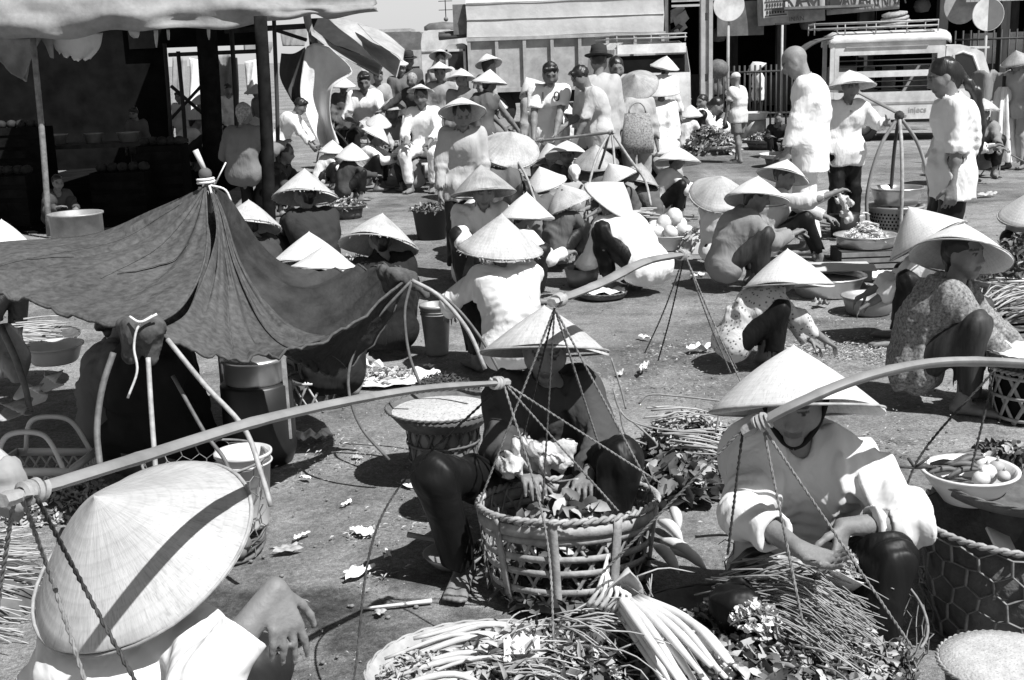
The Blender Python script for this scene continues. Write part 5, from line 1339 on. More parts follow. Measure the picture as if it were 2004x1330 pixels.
def pole(label, ctrl, w_=0.042, m=M_BAMBOO):
    C = curve_pts(ctrl, 90); o0 = C[0].copy()
    T = empty('shoulder_pole', o0); tag(T, label, 'carrying pole')
    N_ = len(C); tt_ = np.linspace(0, 1, N_); rad_ = w_ * np.interp(tt_, [0, 0.12, 0.5, 0.88, 1], [0.36, 0.5, 0.55, 0.5, 0.36])
    for nd in (0.09, 0.27, 0.46, 0.66, 0.85): rad_ = rad_ + w_ * 0.05 * np.exp(-((tt_ - nd) / 0.012) ** 2)
    auto(MB().tube(C - o0, list(rad_), 10, flat=0.55).build('shaft', m, T), 50)
    for e, d in ((C[0], C[3] - C[0]), (C[-1], C[-4] - C[-1])):
        d = nrm(d); b = MB(); b.tube([e - o0 - d * 0.022, e - o0 - d * 0.012, e - o0 + d * 0.012], [w_ * 0.40, w_ * 0.46, w_ * 0.34], 7, flat=0.8); x = nrm(np.cross(d, (0, 0, 1))); y = np.cross(x, d)
        b.tube(np.array([e - o0 + d * (0.015 + 0.004 * a) + w_ * 0.40 * (math.cos(a * 2.2) * x + math.sin(a * 2.2) * y) for a in np.linspace(0, 9, 50)]), 0.006, 5)
        auto(b.build('end_binding', M_CANE, T), 45)
    return T, C
def wirenet(T, prof, cell, ang0, ang1, r=0.0012, m=M_WIRE, seed=0, name='hexagonal_wire'):
    rv = Rev(prof); z0, z1 = prof[0][1], prof[-1][1]; rr = np.random.default_rng(seed)
    R0 = rv.r.mean(); na = max(3, int((ang1 - ang0) * R0 / (cell * 0.87))); nz = max(2, int((z1 - z0) / (cell * 0.75)))
    b = MB(); pts = {}
    def P_(a, z):
        key = (round(a, 4), round(z, 4))
        if key not in pts: pts[key] = rv.pt(np.array(a), np.array(min(max(z, z0), z1)), 0.002 + rr.normal() * cell * 0.05) + rr.normal(size=3) * cell * 0.06
        return pts[key]
    da = (ang1 - ang0) / na; dz = (z1 - z0) / nz
    for i in range(nz + 1):
        z = z0 + i * dz
        for j in range(na):
            a = ang0 + (j + 0.5 * (i % 2)) * da
            p0, p1, p2 = P_(a, z - dz * 0.18), P_(a + da / 2, z + dz * 0.18), P_(a + da, z - dz * 0.18)
            b.tube([p0, p1], r, 3, cap=False); b.tube([p1, p2], r, 3, cap=False)
            if i < nz: b.tube([p1, P_(a + da / 2, z + dz * 0.82)], r * 1.6, 3, cap=False)
    return tag(b.build(name, m, T), kind='stuff')
def scrap(label, px, py, L_, w_, m, seed, hgt=0.02, group=None, name='paper_scrap', cat='litter'):
    r = np.random.default_rng(seed); g = gnd(px, py)
    n = 10; U, V_ = np.meshgrid(np.linspace(-.5, .5, n), np.linspace(-.5, .5, n), indexing='ij')
    Z = 0.012 + hgt * np.abs(np.sin(U * r.uniform(4, 9) + r.uniform(0, 6)) * np.cos(V_ * r.uniform(4, 9) + r.uniform(0, 6))) + r.uniform(0, hgt * 0.5, U.shape)
    G = np.stack((U * L_ * (1 + 0.3 * np.sin(V_ * 5 + seed)) + r.normal(0, L_ * 0.02, U.shape), V_ * w_ * (1 + 0.3 * np.cos(U * 6 + seed)) + r.normal(0, w_ * 0.025, U.shape), Z), -1)
    o = MB().sheet(G).build(name, m, loc=(g[0], g[1], 0), rot=(0, 0, r.uniform(0, 6)))
    return tag(o, label, cat, group)
# ---------------------------------------------------------------- the people, nearest first
HL, HS = (0.225, 0.19), (0.205, 0.175)
M_DOTS = mat('dotted_cotton', 0.55, 0.9, 0.1, var=0.1, spots=(46, 0.20, 0.22), crumple=1.0)
M_FLOW = mat('small_flower_print', 0.20, 0.85, 0.15, var=0.85, vs=75, crumple=1.0)
M_STRIPE = mat('dark_striped_cloth', 0.03, 0.6, 0.3, var=0.7, vs=40, stretch=(1, 1, 0.05), bump=0.4)
GREY, WHITE, DARK = 0.30, 0.68, 0.03
fa = person('woman with a huge conical hat crossed by a pole shadow, one hand dangling', 262, 1072, None, 14, 'squat', s=985, lean=14, hunch=10, nod=-6, hyaw=8, hat=(0.242, 0.168), hat_tilt=-24, hmat=M_HATG, hat_side=-9, shirt=0.66, trous=0.03,
       arms=(('px', 538, 1152, 1060), (-0.28, 0.22, 0.30)), epole=((-0.5, -0.8, -0.8), (-0.8, -0.5, -0.6)), handdir=((0.36, -0.30, -1.0), None), palms=((-0.7, 0.6, 0.0), (0, 0, -1)), curl=(0.24, 0.4), sleeve='rolled', vox=0.0060, hair='bun', fold=0.0099, loose=1.3)
fb = person('dark shirted vendor facing the camera behind the round bamboo basket', 1066, 684, None, 178, 'squat', s=572, lean=12, nod=20, hat=(0.22, 0.155), hat_old=True, fray=0.0, hat_tilt=-38, hat_side=-3, tlen=0.97, pz=0.13, kneepos=(('px', 850, 932, 625), ('px', 1212, 900, 612)), shirt=0.058, trous=0.012, sleeve='long', fold=0.0121, loose=1.5,
       arms=((0.11, 0.36, 0.36), (-0.12, 0.34, 0.33)), feet=(('px', 905, 1052, 612), ('px', 1180, 1060, 612)), curl=0.7, vox=0.0066, neckcut=0.06)
fc = person('woman in pale blouse and sharp white hat wrapping a paper packet', 1556, 788, None, 196, 'squat', s=705, lean=10, nod=16, hyaw=2, hat=(0.238, 0.178), hat_tilt=-36, hat_side=6, shirt=0.62, trous=0.012, sleeve='rolled', fold=0.0154, loose=1.7, strap=True,
       arms=(('px', 1560, 1072, 760), ('px', 1648, 1030, 735)), epole=((1.0, 0.2, -0.6), (-1.0, -0.1, -0.5)), handdir=((-0.9, 0.3, -0.15), (0.1, 0.5, -0.75)), palms=((-0.2, 0.3, 0.9), (0.8, -0.2, -0.3)), curl=0.35, pz=0.13, kneepos=(('px', 1440, 1195, 748), ('px', 1745, 1095, 735)), feet=(('px', 1500, 1230, 730), ('px', 1690, 1230, 735)), vox=0.0060, neckcut=0.05)
fd = person('woman in flowered blouse looking round under a tipped hat', 1886, 500, 792, 112, 'squat', lean=22, nod=-2, hyaw=30, hat=(0.22, 0.16), hat_tilt=-12, hat_side=-28, smat=M_FLOW, tmat=M_STRIPE, trous=0.06, sleeve='long', fold=0.0110, loose=1.5,
       arms=((0.10, 0.36, 0.20), (-0.10, 0.40, 0.22)), vox=0.0078, neckcut=0.04)
fe = person('white bloused woman in black trousers behind the flowered blouse woman', 1800, 452, 668, 285, 'squat', lean=16, nod=26, hat=(0.225, 0.21), hat_tilt=4, hat_side=12, shirt=0.68, trous=0.012, arms=((0.10, 0.42, 0.30), (-0.12, 0.42, 0.26)), feet=((0.13, 0.16, 0), (-0.13, 0.18, 0)))
ff = person('squatting woman in dotted blouse reaching to scraps on the ground', 1540, 535, 712, 84, 'squat', lean=40, nod=30, hat=(0.232, 0.19), hat_tilt=-28, hat_side=-15, smat=M_DOTS, trous=0.012, sleeve='long', arms=((0.10, 0.52, 0.18), (-0.08, 0.46, 0.16)), fold=0.0088)
fg = person('grey shirted squatter with folded arms over dark striped trousers', 1482, 385, 562, 84, 'squat', lean=26, nod=18, hyaw=20, hat=(0.22, 0.165), hat_tilt=-16, hat_side=-20, shirt=0.22, tmat=M_STRIPE, trous=0.06, arms=((0.06, 0.42, 0.44), (-0.05, 0.44, 0.42)), fold=0.0110, loose=1.4)
fh = person('seated person holding the brim of a pale hat with one hand', 1535, 346, 515, 96, 'squat', lean=12, nod=8, hyaw=34, hat=(0.20, 0.135), hat_tilt=-6, hat_side=-24, shirt=0.5, trous=0.012, arms=((0.18, 0.42, 0.66), (-0.10, 0.50, 0.36)), epole=((0.8, 0.6, -0.6), (-0.6, -0.3, -0.8)), hair='short', feet=((0.13, 0.32, 0), (-0.13, 0.34, 0)))
fi = person('squatter in white seen from behind under a broad tilted hat', 1408, 372, 524, 22, 'squat', lean=6, hunch=6, nod=0, hat=(0.215, 0.17), hat_tilt=-28, hat_side=16, hat_old=True, shirt=0.68, trous=0.02)
fj = person('small squatter in pale shirt and black trousers facing the tray', 1326, 312, 428, 100, 'squat', lean=20, nod=20, hat=(0.228, 0.155), hat_tilt=-20, hat_side=-14, shirt=0.58, trous=0.012, arms=((0.12, 0.40, 0.34), (-0.10, 0.42, 0.36)))
fk = person('bent figure whose white hat overlaps the next hat', 1293, 288, 400, 330, 'squat', lean=24, nod=24, hat=(0.20, 0.16), hat_tilt=-24, hat_side=-22, shirt=0.30, trous=0.02)
person('squatter under the leftmost hat of the trio below the yoke pole', 1110, 304, 442, 186, 'squat', lean=16, nod=16, hat=(0.21, 0.14), hat_tilt=-32, shirt=0.08, trous=0.02)
person('squatter under the large middle hat crossed by a cane leg', 1167, 312, 448, 20, 'squat', lean=14, nod=0, hat=(0.21, 0.18), hat_tilt=-14, hat_side=4, shirt=0.12, trous=0.02)
person('squatter under the rightmost hat of the trio with its tip to the left', 1203, 346, 470, 250, 'squat', lean=18, nod=20, hat=(0.215, 0.19), hat_tilt=2, hat_side=20, shirt=0.10, trous=0.02)
fl = person('white backed woman bending far over with both hands low', 1196, 394, 562, 322, 'squat', lean=48, hunch=10, nod=-6, hat=(0.21, 0.165), hat_tilt=-26, hat_side=22, shirt=0.70, trous=0.012, arms=((0.06, 0.50, 0.18), (-0.10, 0.46, 0.16)), loose=1.3)
fm = person('squatter whose worn hat tips away beside the bending woman', 1108, 398, 520, 40, 'squat', lean=20, nod=20, hat=(0.20, 0.175), hat_tilt=-30, hat_side=-22, hat_old=True, shirt=0.10, trous=0.02)
fn = person('person with a white head cloth between the pale hats', 1124, 356, 455, 350, 'squat', lean=14, nod=12, hair='whitecap', shirt=0.30, trous=0.02)
fo = person('white shirted squatter close behind the frayed hat', 1030, 418, 590, 60, 'squat', lean=24, nod=20, hat=(0.19, 0.17), hat_tilt=-14, hat_side=-4, shirt=0.70, trous=0.02)
fp = person('woman with frayed hat and white blouse seen from behind', 980, 474, 727, 344, 'squat', lean=14, nod=8, hat=(0.222, 0.19), hat_old=True, hat_tilt=-12, hat_side=4, shirt=0.70, trous=0.016, arms=((0.16, 0.42, 0.34), (-0.26, 0.30, 0.34)), epole=((0.8, -0.4, -0.6), (-1, -0.2, -0.4)), fold=0.0088, loose=1.3)
fq = person('squatter in clean white hat facing the white backed pair', 945, 372, 585, 168, 'squat', lean=18, nod=22, hat=(0.222, 0.195), hat_tilt=-36, shirt=0.66, trous=0.02)
fs = person('girl in pale tunic and dark trousers standing with a hanging arm', 905, 226, 545, 172, 'stand', lean=10, nod=24, hat=(0.175, 0.115), hat_tilt=-48, hat_side=-4, shirt=0.38, trous=0.02, arms=((0.24, 0.16, 0.66), (-0.18, 0.20, 0.70)), sleeve='long')
ft = person('bending figure in dark grey under a large lopsided white hat', 1000, 286, 500, 60, 'squat', lean=36, nod=4, hat=(0.245, 0.18), hat_tilt=-16, hat_side=32, hat_old=True, shirt=0.10, trous=0.03)
fu = person('squatting woman in white blouse and black trousers beside the folded leaf', 738, 268, 372, 96, 'squat', lean=22, nod=24, hat=(0.205, 0.16), hat_tilt=6, hat_side=-14, shirt=0.72, trous=0.012, arms=((0.10, 0.44, 0.46), (-0.10, 0.46, 0.44)))
fv = person('person under a small hat behind the squatting woman in white', 742, 240, 345, 150, 'sit', nod=20, hat=(0.18, 0.15), shirt=0.35, trous=0.03)
fw = person('figure all in white sitting on a low stool in a dark hat', 824, 190, 374, 190, 'sit', nod=14, lean=10, hat=(0.17, 0.09), hat_tilt=-30, shirt=0.75, tmat=cloth(0.72), trous=0.7)
fx = person('man in white open-necked shirt sitting with head bowed', 712, 160, 336, 172, 'sit', nod=24, lean=16, hair='short', shirt=0.74, trous=0.03, sleeve='elbow', neckcut=0.08)
fy = person('dark clothed woman with a headscarf stretching one arm out', 806, 158, 340, 200, 'stand', nod=12, hair='scarf', shirt=0.06, trous=0.03, lean=10, arms=((0.52, 0.26, 0.98), (-0.2, 0.2, 0.72)))
g_hats = 'standing vendors in conical hats before the lorry'
person('grey bloused vendor in a small hat nearest the lorry cab', 861, 143, 345, 176, 'stand', nod=14, hat=(0.17, 0.12), hat_tilt=-26, shirt=0.26, group=g_hats)
person('grey shirted vendor in a pale hat facing straight ahead', 903, 157, 365, 178, 'stand', nod=14, hat=(0.185, 0.13), hat_tilt=-26, shirt=0.20, group=g_hats)
person('tall vendor with a tilted white hat against the lorry side', 957, 128, 335, 60, 'stand', nod=8, hat=(0.19, 0.15), hat_tilt=-4, hat_side=-22, shirt=0.3, group=g_hats)
person('vendor with bare brown arms reaching across in a white hat', 958, 163, 392, 40, 'stand', nod=22, lean=16, hat=(0.20, 0.155), hat_tilt=-14, shirt=0.10, sleeve='none', trous=0.02, arms=((0.30, 0.42, 0.78), (0.02, 0.46, 0.84)), group=g_hats)
person('vendor with a pale hat pulled low behind the smoking man', 1040, 176, 385, 330, 'stand', nod=26, lean=20, hat=(0.175, 0.17), hat_tilt=-4, hat_side=-16, shirt=0.3, group=g_hats)
person('figure in a dim hat under the dark tarpaulin edge', 862, 116, 300, 180, 'stand', nod=10, hat=(0.19, 0.11), hat_tilt=-34, shirt=0.4)
person('man with dark felt hat at the corner of the dark tarpaulin', 800, 120, 300, 170, 'stand', nod=10, hair='short', felt=True, shirt=0.08)
person('small pale capped person at the tarpaulin corner', 784, 134, 310, 165, 'stand', nod=10, hat=(0.13, 0.08), shirt=0.12)
person('grey capped head looking out below the dark tarpaulin', 740, 150, 325, 160, 'stand', nod=18, hair='short', shirt=0.3)
yt = person('young man in printed white tee shirt leaning over a table', 1077, 146, 420, 176, 'stand', nod=26, lean=22, hair='short', shirt=0.74, trous=0.35, sleeve='short', arms=((0.20, 0.36, 0.74), (0.0, 0.40, 0.76)), knee=((0.4, 1, 0), (-0.4, 1, 0)))
from mathutils.bvhtree import BVHTree
bpy.context.view_layer.update()
sh_ = [c for c in yt.children if c.name.startswith('shirt')][0]
bv = BVHTree.FromPolygons([sh_.matrix_world @ v.co for v in sh_.data.vertices], [tuple(p.vertices) for p in sh_.data.polygons])
for body_, px_, sz_ in (('1', 1062, 0.13), ('0', 1090, 0.14)):
    hit = bv.ray_cast(Vector((0, 0, H)), Vector(ray(px_, 190)))
    if hit[0] is not None:
        q_ = hit[0] + hit[1] * 0.02
        qt = (-hit[1]).to_track_quat('-Z', 'Y').to_euler()
        t_ = text('printed_number', body_, sz_, M_INK, None, (0, 0, 0), (0, 0, 0), 0.004)
        t_.parent = sh_; t_.matrix_parent_inverse = Matrix(); t_.matrix_local = sh_.matrix_world.inverted() @ (Matrix.Translation(q_) @ Matrix.Rotation(R(90), 4, 'X'))
person('dark haired man in light jacket bowing his head sideways', 1136, 152, 420, 256, 'stand', nod=34, lean=12, hair='short', shirt=0.46, trous=0.03, arms=((0.14, 0.34, 0.92), (-0.16, 0.30, 0.80)), sleeve='elbow')
fcc = person('man in dark felt hat and light jacket seen from behind', 1172, 122, 412, 12, 'stand', nod=10, hair='short', felt=True, shirt=0.38, trous=0.02, hem=0.16, loose=1.3)
person('dark headed bystander at the shoulder of the felt hat man', 1206, 134, 400, 170, 'stand', nod=16, hair='bun', shirt=0.10)
person('person whose huge pale hat hangs like a disc behind the felt hat man', 1246, 168, 405, 10, 'stand', nod=12, lean=16, hat=(0.225, 0.15), hat_tilt=-52, hat_side=-10, shirt=0.34, tmat=cloth(0.30), trous=0.3)
person('slim woman in white tunic and broad white hat seen from behind', 1294, 178, 388, 6, 'stand', nod=10, lean=6, hat=(0.205, 0.15), hat_tilt=-20, shirt=0.78, trous=0.7, tmat=cloth(0.74), hem=0.2, loose=0.8)
person('person with a white hat just above the broad white hat', 1302, 132, 330, 30, 'stand', nod=10, hat=(0.20, 0.15), hat_tilt=-14, hat_side=14, shirt=0.6)
fgg = person('small boy in cap, pale shirt and grey shorts', 1438, 174, 316, 320, 'stand', nod=10, hair='cap', shirt=0.56, trous=0.2, shorts=True, tmat=cloth(0.16), sleeve='short', arms=((0.22, 0.1, 0.72), (-0.22, 0.12, 0.74)), k=0.80, loose=0.7, feet=((0.09, 0.10, 0), (-0.09, -0.12, 0)))
person('woman standing by the railing in white shirt and dark trousers', 1478, 133, 254, 262, 'stand', nod=14, hat=(0.21, 0.15), hat_side=0, hat_tilt=16, shirt=0.66, trous=0.03, sleeve='elbow')
person('small squatter under a little hat among the far stalls', 1338, 200, 268, 170, 'squat', nod=10, hat=(0.15, 0.09), hat_tilt=-20, shirt=0.2)
person('far vendor in white crouching with head turned aside', 1374, 200, 278, 230, 'squat', nod=10, lean=50, hair='bun', shirt=0.72, arms=((0.1, 0.5, 0.2), (-0.1, 0.5, 0.2)))
person('far vendor in white leaning over greens beside the boy', 1402, 208, 288, 100, 'squat', nod=30, lean=56, hair='bun', shirt=0.74)
person('porter carrying a woven basket at his head by the post', 1402, 125, 240, 200, 'stand', nod=10, hair='short', shirt=0.12)
person('dark dressed vendor crouching left of the bald man', 1524, 232, 306, 200, 'squat', nod=20, hair='bun', shirt=0.03, trous=0.02)
person('bare armed vendor crouching lowest beside the bald man', 1545, 262, 322, 240, 'squat', nod=20, lean=44, hair='short', shirt=0.06, sleeve='short')
fkk = person('woman carrying a shoulder pole in a shallow hat', 1664, 170, 458, 172, 'stand', nod=12, hat=(0.215, 0.14), hat_tilt=-24, shirt=0.66, trous=0.015, sleeve='long', arms=((0.22, 0.06, 0.72), (-0.30, 0.26, 1.10)), neckcut=0.10, hyaw=0)
fll = person('bald old man in loose white suit with head bowed', 1556, 122, 495, 288, 'stand', nod=34, hyaw=0, lean=4, hair='none', shirt=0.80, tmat=cloth(0.76), trous=0.7, hem=0.17, loose=1.15, arms=((0.22, 0.04, 0.74), (-0.18, 0.16, 0.76)), fold=0.0077, skin=1.25)
fmm = person('girl with long ponytail in white tunic looking down', 1846, 152, 585, 276, 'stand', nod=20, lean=2, hair='ponytail', shirt=0.70, trous=0.015, sleeve='elbow', hem=0.12, arms=((0.22, 0.02, 0.70), (-0.21, 0.05, 0.70)), loose=1.2, skin=1.1)
person('grey shirted person at the right edge under a white hat', 1990, 122, 330, 240, 'stand', nod=16, hat=(0.2, 0.15), shirt=0.34, trous=0.3)
person('person bending behind the ponytail girl in striped white', 1896, 222, 360, 120, 'squat', lean=30, nod=20, hair='bun', shirt=0.62, trous=0.03)
person('seated figure under a grey hat beside the upright white bundle', 1924, 218, 345, 190, 'squat', lean=10, nod=10, hat=(0.19, 0.13), hat_old=True, hat_tilt=-10, shirt=0.20)
person('squatter at the right edge whose white hat is cut by the frame', 2022, 408, 560, 200, 'squat', nod=14, hat=(0.22, 0.18), shirt=0.3)
# more of the packed middle crowd
g_mid = 'squatting vendors packed between the yoke pole and the lorry'
for (px, py, gy, fc_, hr, ht, hsd, sh_, lab) in ((840, 262, 352, 20, 0.19, 0, 0, 0.7, 'white backed squatter between the white figure and standing girl'), (1078, 306, 425, 150, 0.18, -24, 6, 0.12, 'squatter whose hat peeps out left of the trio of hats'), (668, 236, 318, 110, 0.19, 2, -12, 0.5, 'squatter in a pale hat beside the tall white sheet'),
        (1250, 352, 462, 300, 0.20, -12, 14, 0.10, 'dark squatter with a hat just behind the white squashes'), (1352, 222, 300, 60, 0.19, -8, 8, 0.6, 'pale bloused squatter with a hat near the far straw heap'), (965, 214, 345, 350, 0.2, -14, 0, 0.16, 'squatter with hat behind the shoulder of the standing girl'),
        (1100, 222, 350, 330, 0.19, -12, 10, 0.4, 'squatter whose hat shows beside the printed shirt man'), (1062, 352, 470, 30, 0.2, -18, -10, 0.2, 'squatter with a pale hat close to the round dark jar'), (690, 300, 392, 60, 0.2, -4, 8, 0.06, 'dark squatter with clean hat behind the produce tray'), (930, 415, 560, 20, 0.18, -20, 4, 0.72, 'white shouldered squatter tucked behind the frayed hat')):
    person(lab, px, py, gy, fc_, 'squat', lean=18, nod=14, hat=(hr, hr * 0.85), hat_tilt=ht - 10, hat_side=hsd, shirt=sh_, trous=0.02, group=g_mid)
g_bk = 'people seen through the gap at the back of the stall'
for (px, py, gy, fc_, pose_, hat_, sh_, lab) in ((350, 190, 325, 200, 'stand', None, 0.5, 'pale shirted person left of the cross braces'), (392, 200, 330, 120, 'stand', (0.19, 0.15), 0.3, 'person in a hat seen between brace and thick post'), (446, 176, 318, 150, 'stand', None, 0.65, 'white shirted person right of the thick post'), (502, 180, 322, 220, 'stand', (0.2, 0.15), 0.2, 'hatted person just left of the front post'), (384, 236, 335, 60, 'squat', (0.19, 0.16), 0.6, 'squatter with hat low between brace and thick post'), (500, 250, 345, 300, 'squat', (0.2, 0.16), 0.5, 'squatter with hat low beside the front post')):
    person(lab, px, py, gy, fc_, pose_, nod=12, hat=hat_, hat_tilt=-12, hair='short' if hat_ is None else 'bun', shirt=sh_, trous=0.03, group=g_bk)
for (px, py, gy, fc_, pose_, hat_, sh_, lab) in ((672, 168, 330, 150, 'stand', (0.19, 0.15), 0.12, 'dark vendor in a hat right beside the tall white sheet'), (766, 196, 340, 200, 'squat', (0.19, 0.15), 0.3, 'squatter with a hat between the bowed man and white figure'), (652, 300, 368, 70, 'squat', (0.19, 0.16), 0.65, 'white squatter with hat behind the shiny pot'), (560, 300, 420, 100, 'squat', None, 0.05, 'dark haired squatter in the shade by the front post'), (795, 300, 372, 330, 'squat', (0.18, 0.15), 0.2, 'squatter with hat between the folded leaf and white figure')):
    person(lab, px, py, gy, fc_, pose_, nod=14, hat=hat_, hat_tilt=-10, hair='bun', shirt=sh_, trous=0.02, group='vendors packed beside the stall end')
# under and behind the tent cloth
person('dark figure crouching under the tent cloth with one arm raised', 236, 628, 880, 70, 'squat', lean=14, nod=10, hair='bun', shirt=0.16, trous=0.012, arms=((0.10, 0.34, 0.40), (0.06, 0.30, 0.95)), epole=((0.6, -0.3, -0.8), (-0.2, 0.8, -0.4)), sleeve='rolled')
person('dark clothed squatter in a frayed hat nearest the stall post', 597, 376, 585, 330, 'squat', lean=14, nod=14, hat=(0.225, 0.205), hat_old=True, hat_side=10, hat_tilt=4, shirt=0.035, trous=0.02)
person('squatter with frayed hat partly behind the tent pole', 486, 432, 620, 320, 'squat', lean=14, nod=14, hat=(0.215, 0.19), hat_old=True, hat_side=16, hat_tilt=4, shirt=0.05, trous=0.02)
person('squatter whose clean hat rises behind the tent cloth', 607, 502, 715, 340, 'squat', lean=14, nod=12, hat=(0.23, 0.19), hat_tilt=6, hat_side=5, shirt=0.03, trous=0.02)
person('squatter whose low clean hat sits just above the tent edge', 634, 534, 775, 350, 'squat', lean=16, nod=12, hat=(0.20, 0.13), hat_tilt=4, hat_side=4, shirt=0.02, trous=0.02)
person('squatter in black with a worn hat right of the tent cloth', 745, 466, 690, 348, 'squat', lean=10, nod=16, hat=(0.222, 0.19), hat_old=True, hat_tilt=8, hat_side=12, shirt=0.02, trous=0.016, fold=0.0132, loose=1.6)
person('squatter at the left edge whose hat tip shows above the tent', 2, 474, 660, 30, 'squat', nod=14, hat=(0.21, 0.16), shirt=0.2)
person('back of a person with headscarf and grey blouse in the stall', 478, 224, 432, 14, 'sit', nod=10, hair='scarf', shirt=0.17, trous=0.02, lean=8, arms=((0.36, 0.24, 0.80), (-0.2, 0.3, 0.62)), loose=1.3, hem=0.08)
person('man in white bending in the sun just outside the stall', 588, 208, 388, 100, 'stand', nod=34, lean=34, hair='short', shirt=0.72, trous=0.012, arms=((0.1, 0.52, 0.72), (-0.1, 0.5, 0.74)))
person('dim dark figure sitting by the bamboo post', 116, 386, 452, 140, 'squat', nod=14, hair='bun', shirt=0.07, tmat=cloth(0.05), trous=0.05)
person('dim cook standing deep in the dark stall', 262, 222, 372, 190, 'stand', nod=20, hair='short', shirt=0.10, trous=0.02)
# ---------------------------------------------------------------- the big round bamboo basket in front
g = gnd(1117, 1152); bcx, bcy = g[0], g[1]
T = empty('bamboo_basket', (bcx, bcy, 0.024)); T.rotation_euler = (R(-6.5), 0, R(4)); tag(T, 'large round openwork bamboo basket at the middle of the foreground', 'basket')
pf = [(0.232, 0.0), (0.242, 0.05), (0.262, 0.18), (0.276, 0.27)]
kagome(T, pf, 22, [0.045, 0.105, 0.150, 0.205], M_CANE, 0.010, 0.020, 2.3, True, 9, 0.028)
rv = Rev(pf); a = np.linspace(0, 2 * math.pi, 70)
for q, (z, w_) in enumerate(((0.235, 0.034),)):
    b = MB(); strip(b, rv.pt(a, np.full(70, z), 0.007), rv.nm(a), w_, 0.004); b.build('rim_band', M_CANE, T)
b = MB(); rim_coil(b, 0.280, 0.268, 0.011, 60, 220); b.build('rim', M_CANE, T)
b = MB(); rim_coil(b, 0.232, 0.008, 0.008, 40, 120); b.build('foot_ring', M_CANE, T)
MB().lathe([(0, 0.012), (0.225, 0.012), (0.225, 0.006), (0, 0.006)], 30).build('basket_floor', M_CANED, T)
sm = MB()
for q in range(7): sm.tube(curve_pts([(0.02 + 0.008 * q, 0.25 - 0.004 * q, 0.262), (0.08, 0.20 - 0.01 * q, 0.285 + 0.004 * q), (0.15, 0.21, 0.275), (0.20 + 0.004 * q, 0.16, 0.265)], 12), 0.0055, 5)
tag(sm.build('straw_tie', M_CANE, loc=(bcx - 0.05, bcy, 0.004)), 'coil of pale straw lying along the far rim of the round basket', 'straw tie')
o = produce('greens_heap', 'wilting greens and crumpled plastic filling the round bamboo basket', 'greens', (bcx, bcy, 0.02),
        [('core', mound(0.225, 0.22), M_LEAF), ('leaves', heap(460, 0.245, 0.262, 0.085, 0.042, 3), M_LEAF), ('pale_leaves', heap(200, 0.235, 0.272, 0.08, 0.030, 4), M_LEAFP)])
for q in range(4):
    r_ = np.random.default_rng(q); b = MB().tube(curve_pts([r_.uniform(-.18, .18, 3) * (1, 1, 0) + (0, 0, 0.15), r_.uniform(-.12, .12, 3) * (1, 1, 0) + (0, 0, 0.21), r_.uniform(-.18, .18, 3) * (1, 1, 0) + (0, 0, 0.16)], 8), 0.004, 4)
    b.build('stem', M_STALK, o)
# bag of greens on the dark shirted vendor's lap
bg_ = Field(); r_ = np.random.default_rng(4)
for q in range(26): bg_.ell(r_.normal(0, 1, 3) * (0.055, 0.03, 0.022), r_.uniform(0.014, 0.04, 3), k=0.012)
bm_, _ = bg_.mesh('bag', 0.0055, folds(0.012, 12, 3.2, 2.0)); p = at(1032, 890, 608)
tag(link('plastic_bag', bm_, M_PLAST, loc=p), 'crumpled pale plastic bag held on the dark shirted vendor\'s lap', 'bag')
# ---------------------------------------------------------------- poles and their ropes
P1T, P1 = pole('long carrying pole slanting across the left foreground', [at(28, 972, 1420), at(250, 903, 1260), at(540, 815, 1020), at(800, 764, 820), at(985, 748, 722)], 0.032)
P2T, P2 = pole('carrying pole leading from the dark vendor\'s hat to the right rear', [G2(1085, 590, 1150), at(1180, 552, 600), at(1262, 512, 560), at(1340, 497, 522)], 0.042)
P3T, P3 = pole('arched carrying pole crossing in front of the sharp white hat', [at(1470, 838, 800), at(1560, 790, 812), at(1700, 735, 800), at(1850, 708, 750), at(2030, 714, 700), at(2120, 735, 680)], 0.044)
e = P2[0]; rimp = lambda a_: np.array((bcx + 0.28 * math.cos(a_), bcy + 0.278 * math.sin(a_), 0.296 - 0.032 * math.sin(a_)))
s0 = empty('basket_sling', (bcx, bcy, 0.28)); tag(s0, 'twisted ropes hanging the round bamboo basket from its pole', 'rope sling'); O_ = (bcx, bcy, 0.28)
for a_, m in ((math.pi * 1.02, M_ROPE), (math.pi * 0.72, M_ROPED), (-0.25, M_ROPE), (math.pi * 0.32, M_ROPE)): rope('rope', e + (0, 0, -0.02), rimp(a_), s0, m, 0.0028, 0.0, o0=O_)
rope('rope', rimp(math.pi * 1.02), rimp(math.pi * 1.02) + (0.02, -0.02, -0.27), s0, M_ROPE, 0.00286, o0=O_)
rope('rope', e + (0, 0, -0.02), at(1062, 985, 662), s0, M_ROPED, 0.00245, o0=O_)
e = P2[-1]; s1 = empty('basket_sling', e); tag(s1, 'thin ropes hanging from the far end of the right rear pole', 'rope sling')
for px, py, s_, m in ((1442, 722, 470, M_ROPE), (1430, 730, 480, M_ROPE), (1288, 705, 480, M_ROPED), (1262, 690, 470, M_ROPE), (1500, 850, 540, M_ROPE)): rope('rope', e, at(px, py, s_), s1, m, 0.0025, 0.02, o0=e)
e = P1[-1]; s2 = empty('tray_sling', e); tag(s2, 'twisted ropes from the long pole down to the pale front tray', 'rope sling')
rope('rope', e, at(690, 1345, 780), s2, M_ROPED, 0.00272, 0.03, o0=e, mid=at(752, 1000, 735))
rope('rope', e, at(1086, 1345, 790), s2, M_ROPE, 0.00272, 0.0, o0=e, mid=at(1068, 1040, 745))
rope('rope', e, at(1292, 945, 680), s2, M_ROPE, 0.00245, 0.0, o0=e)
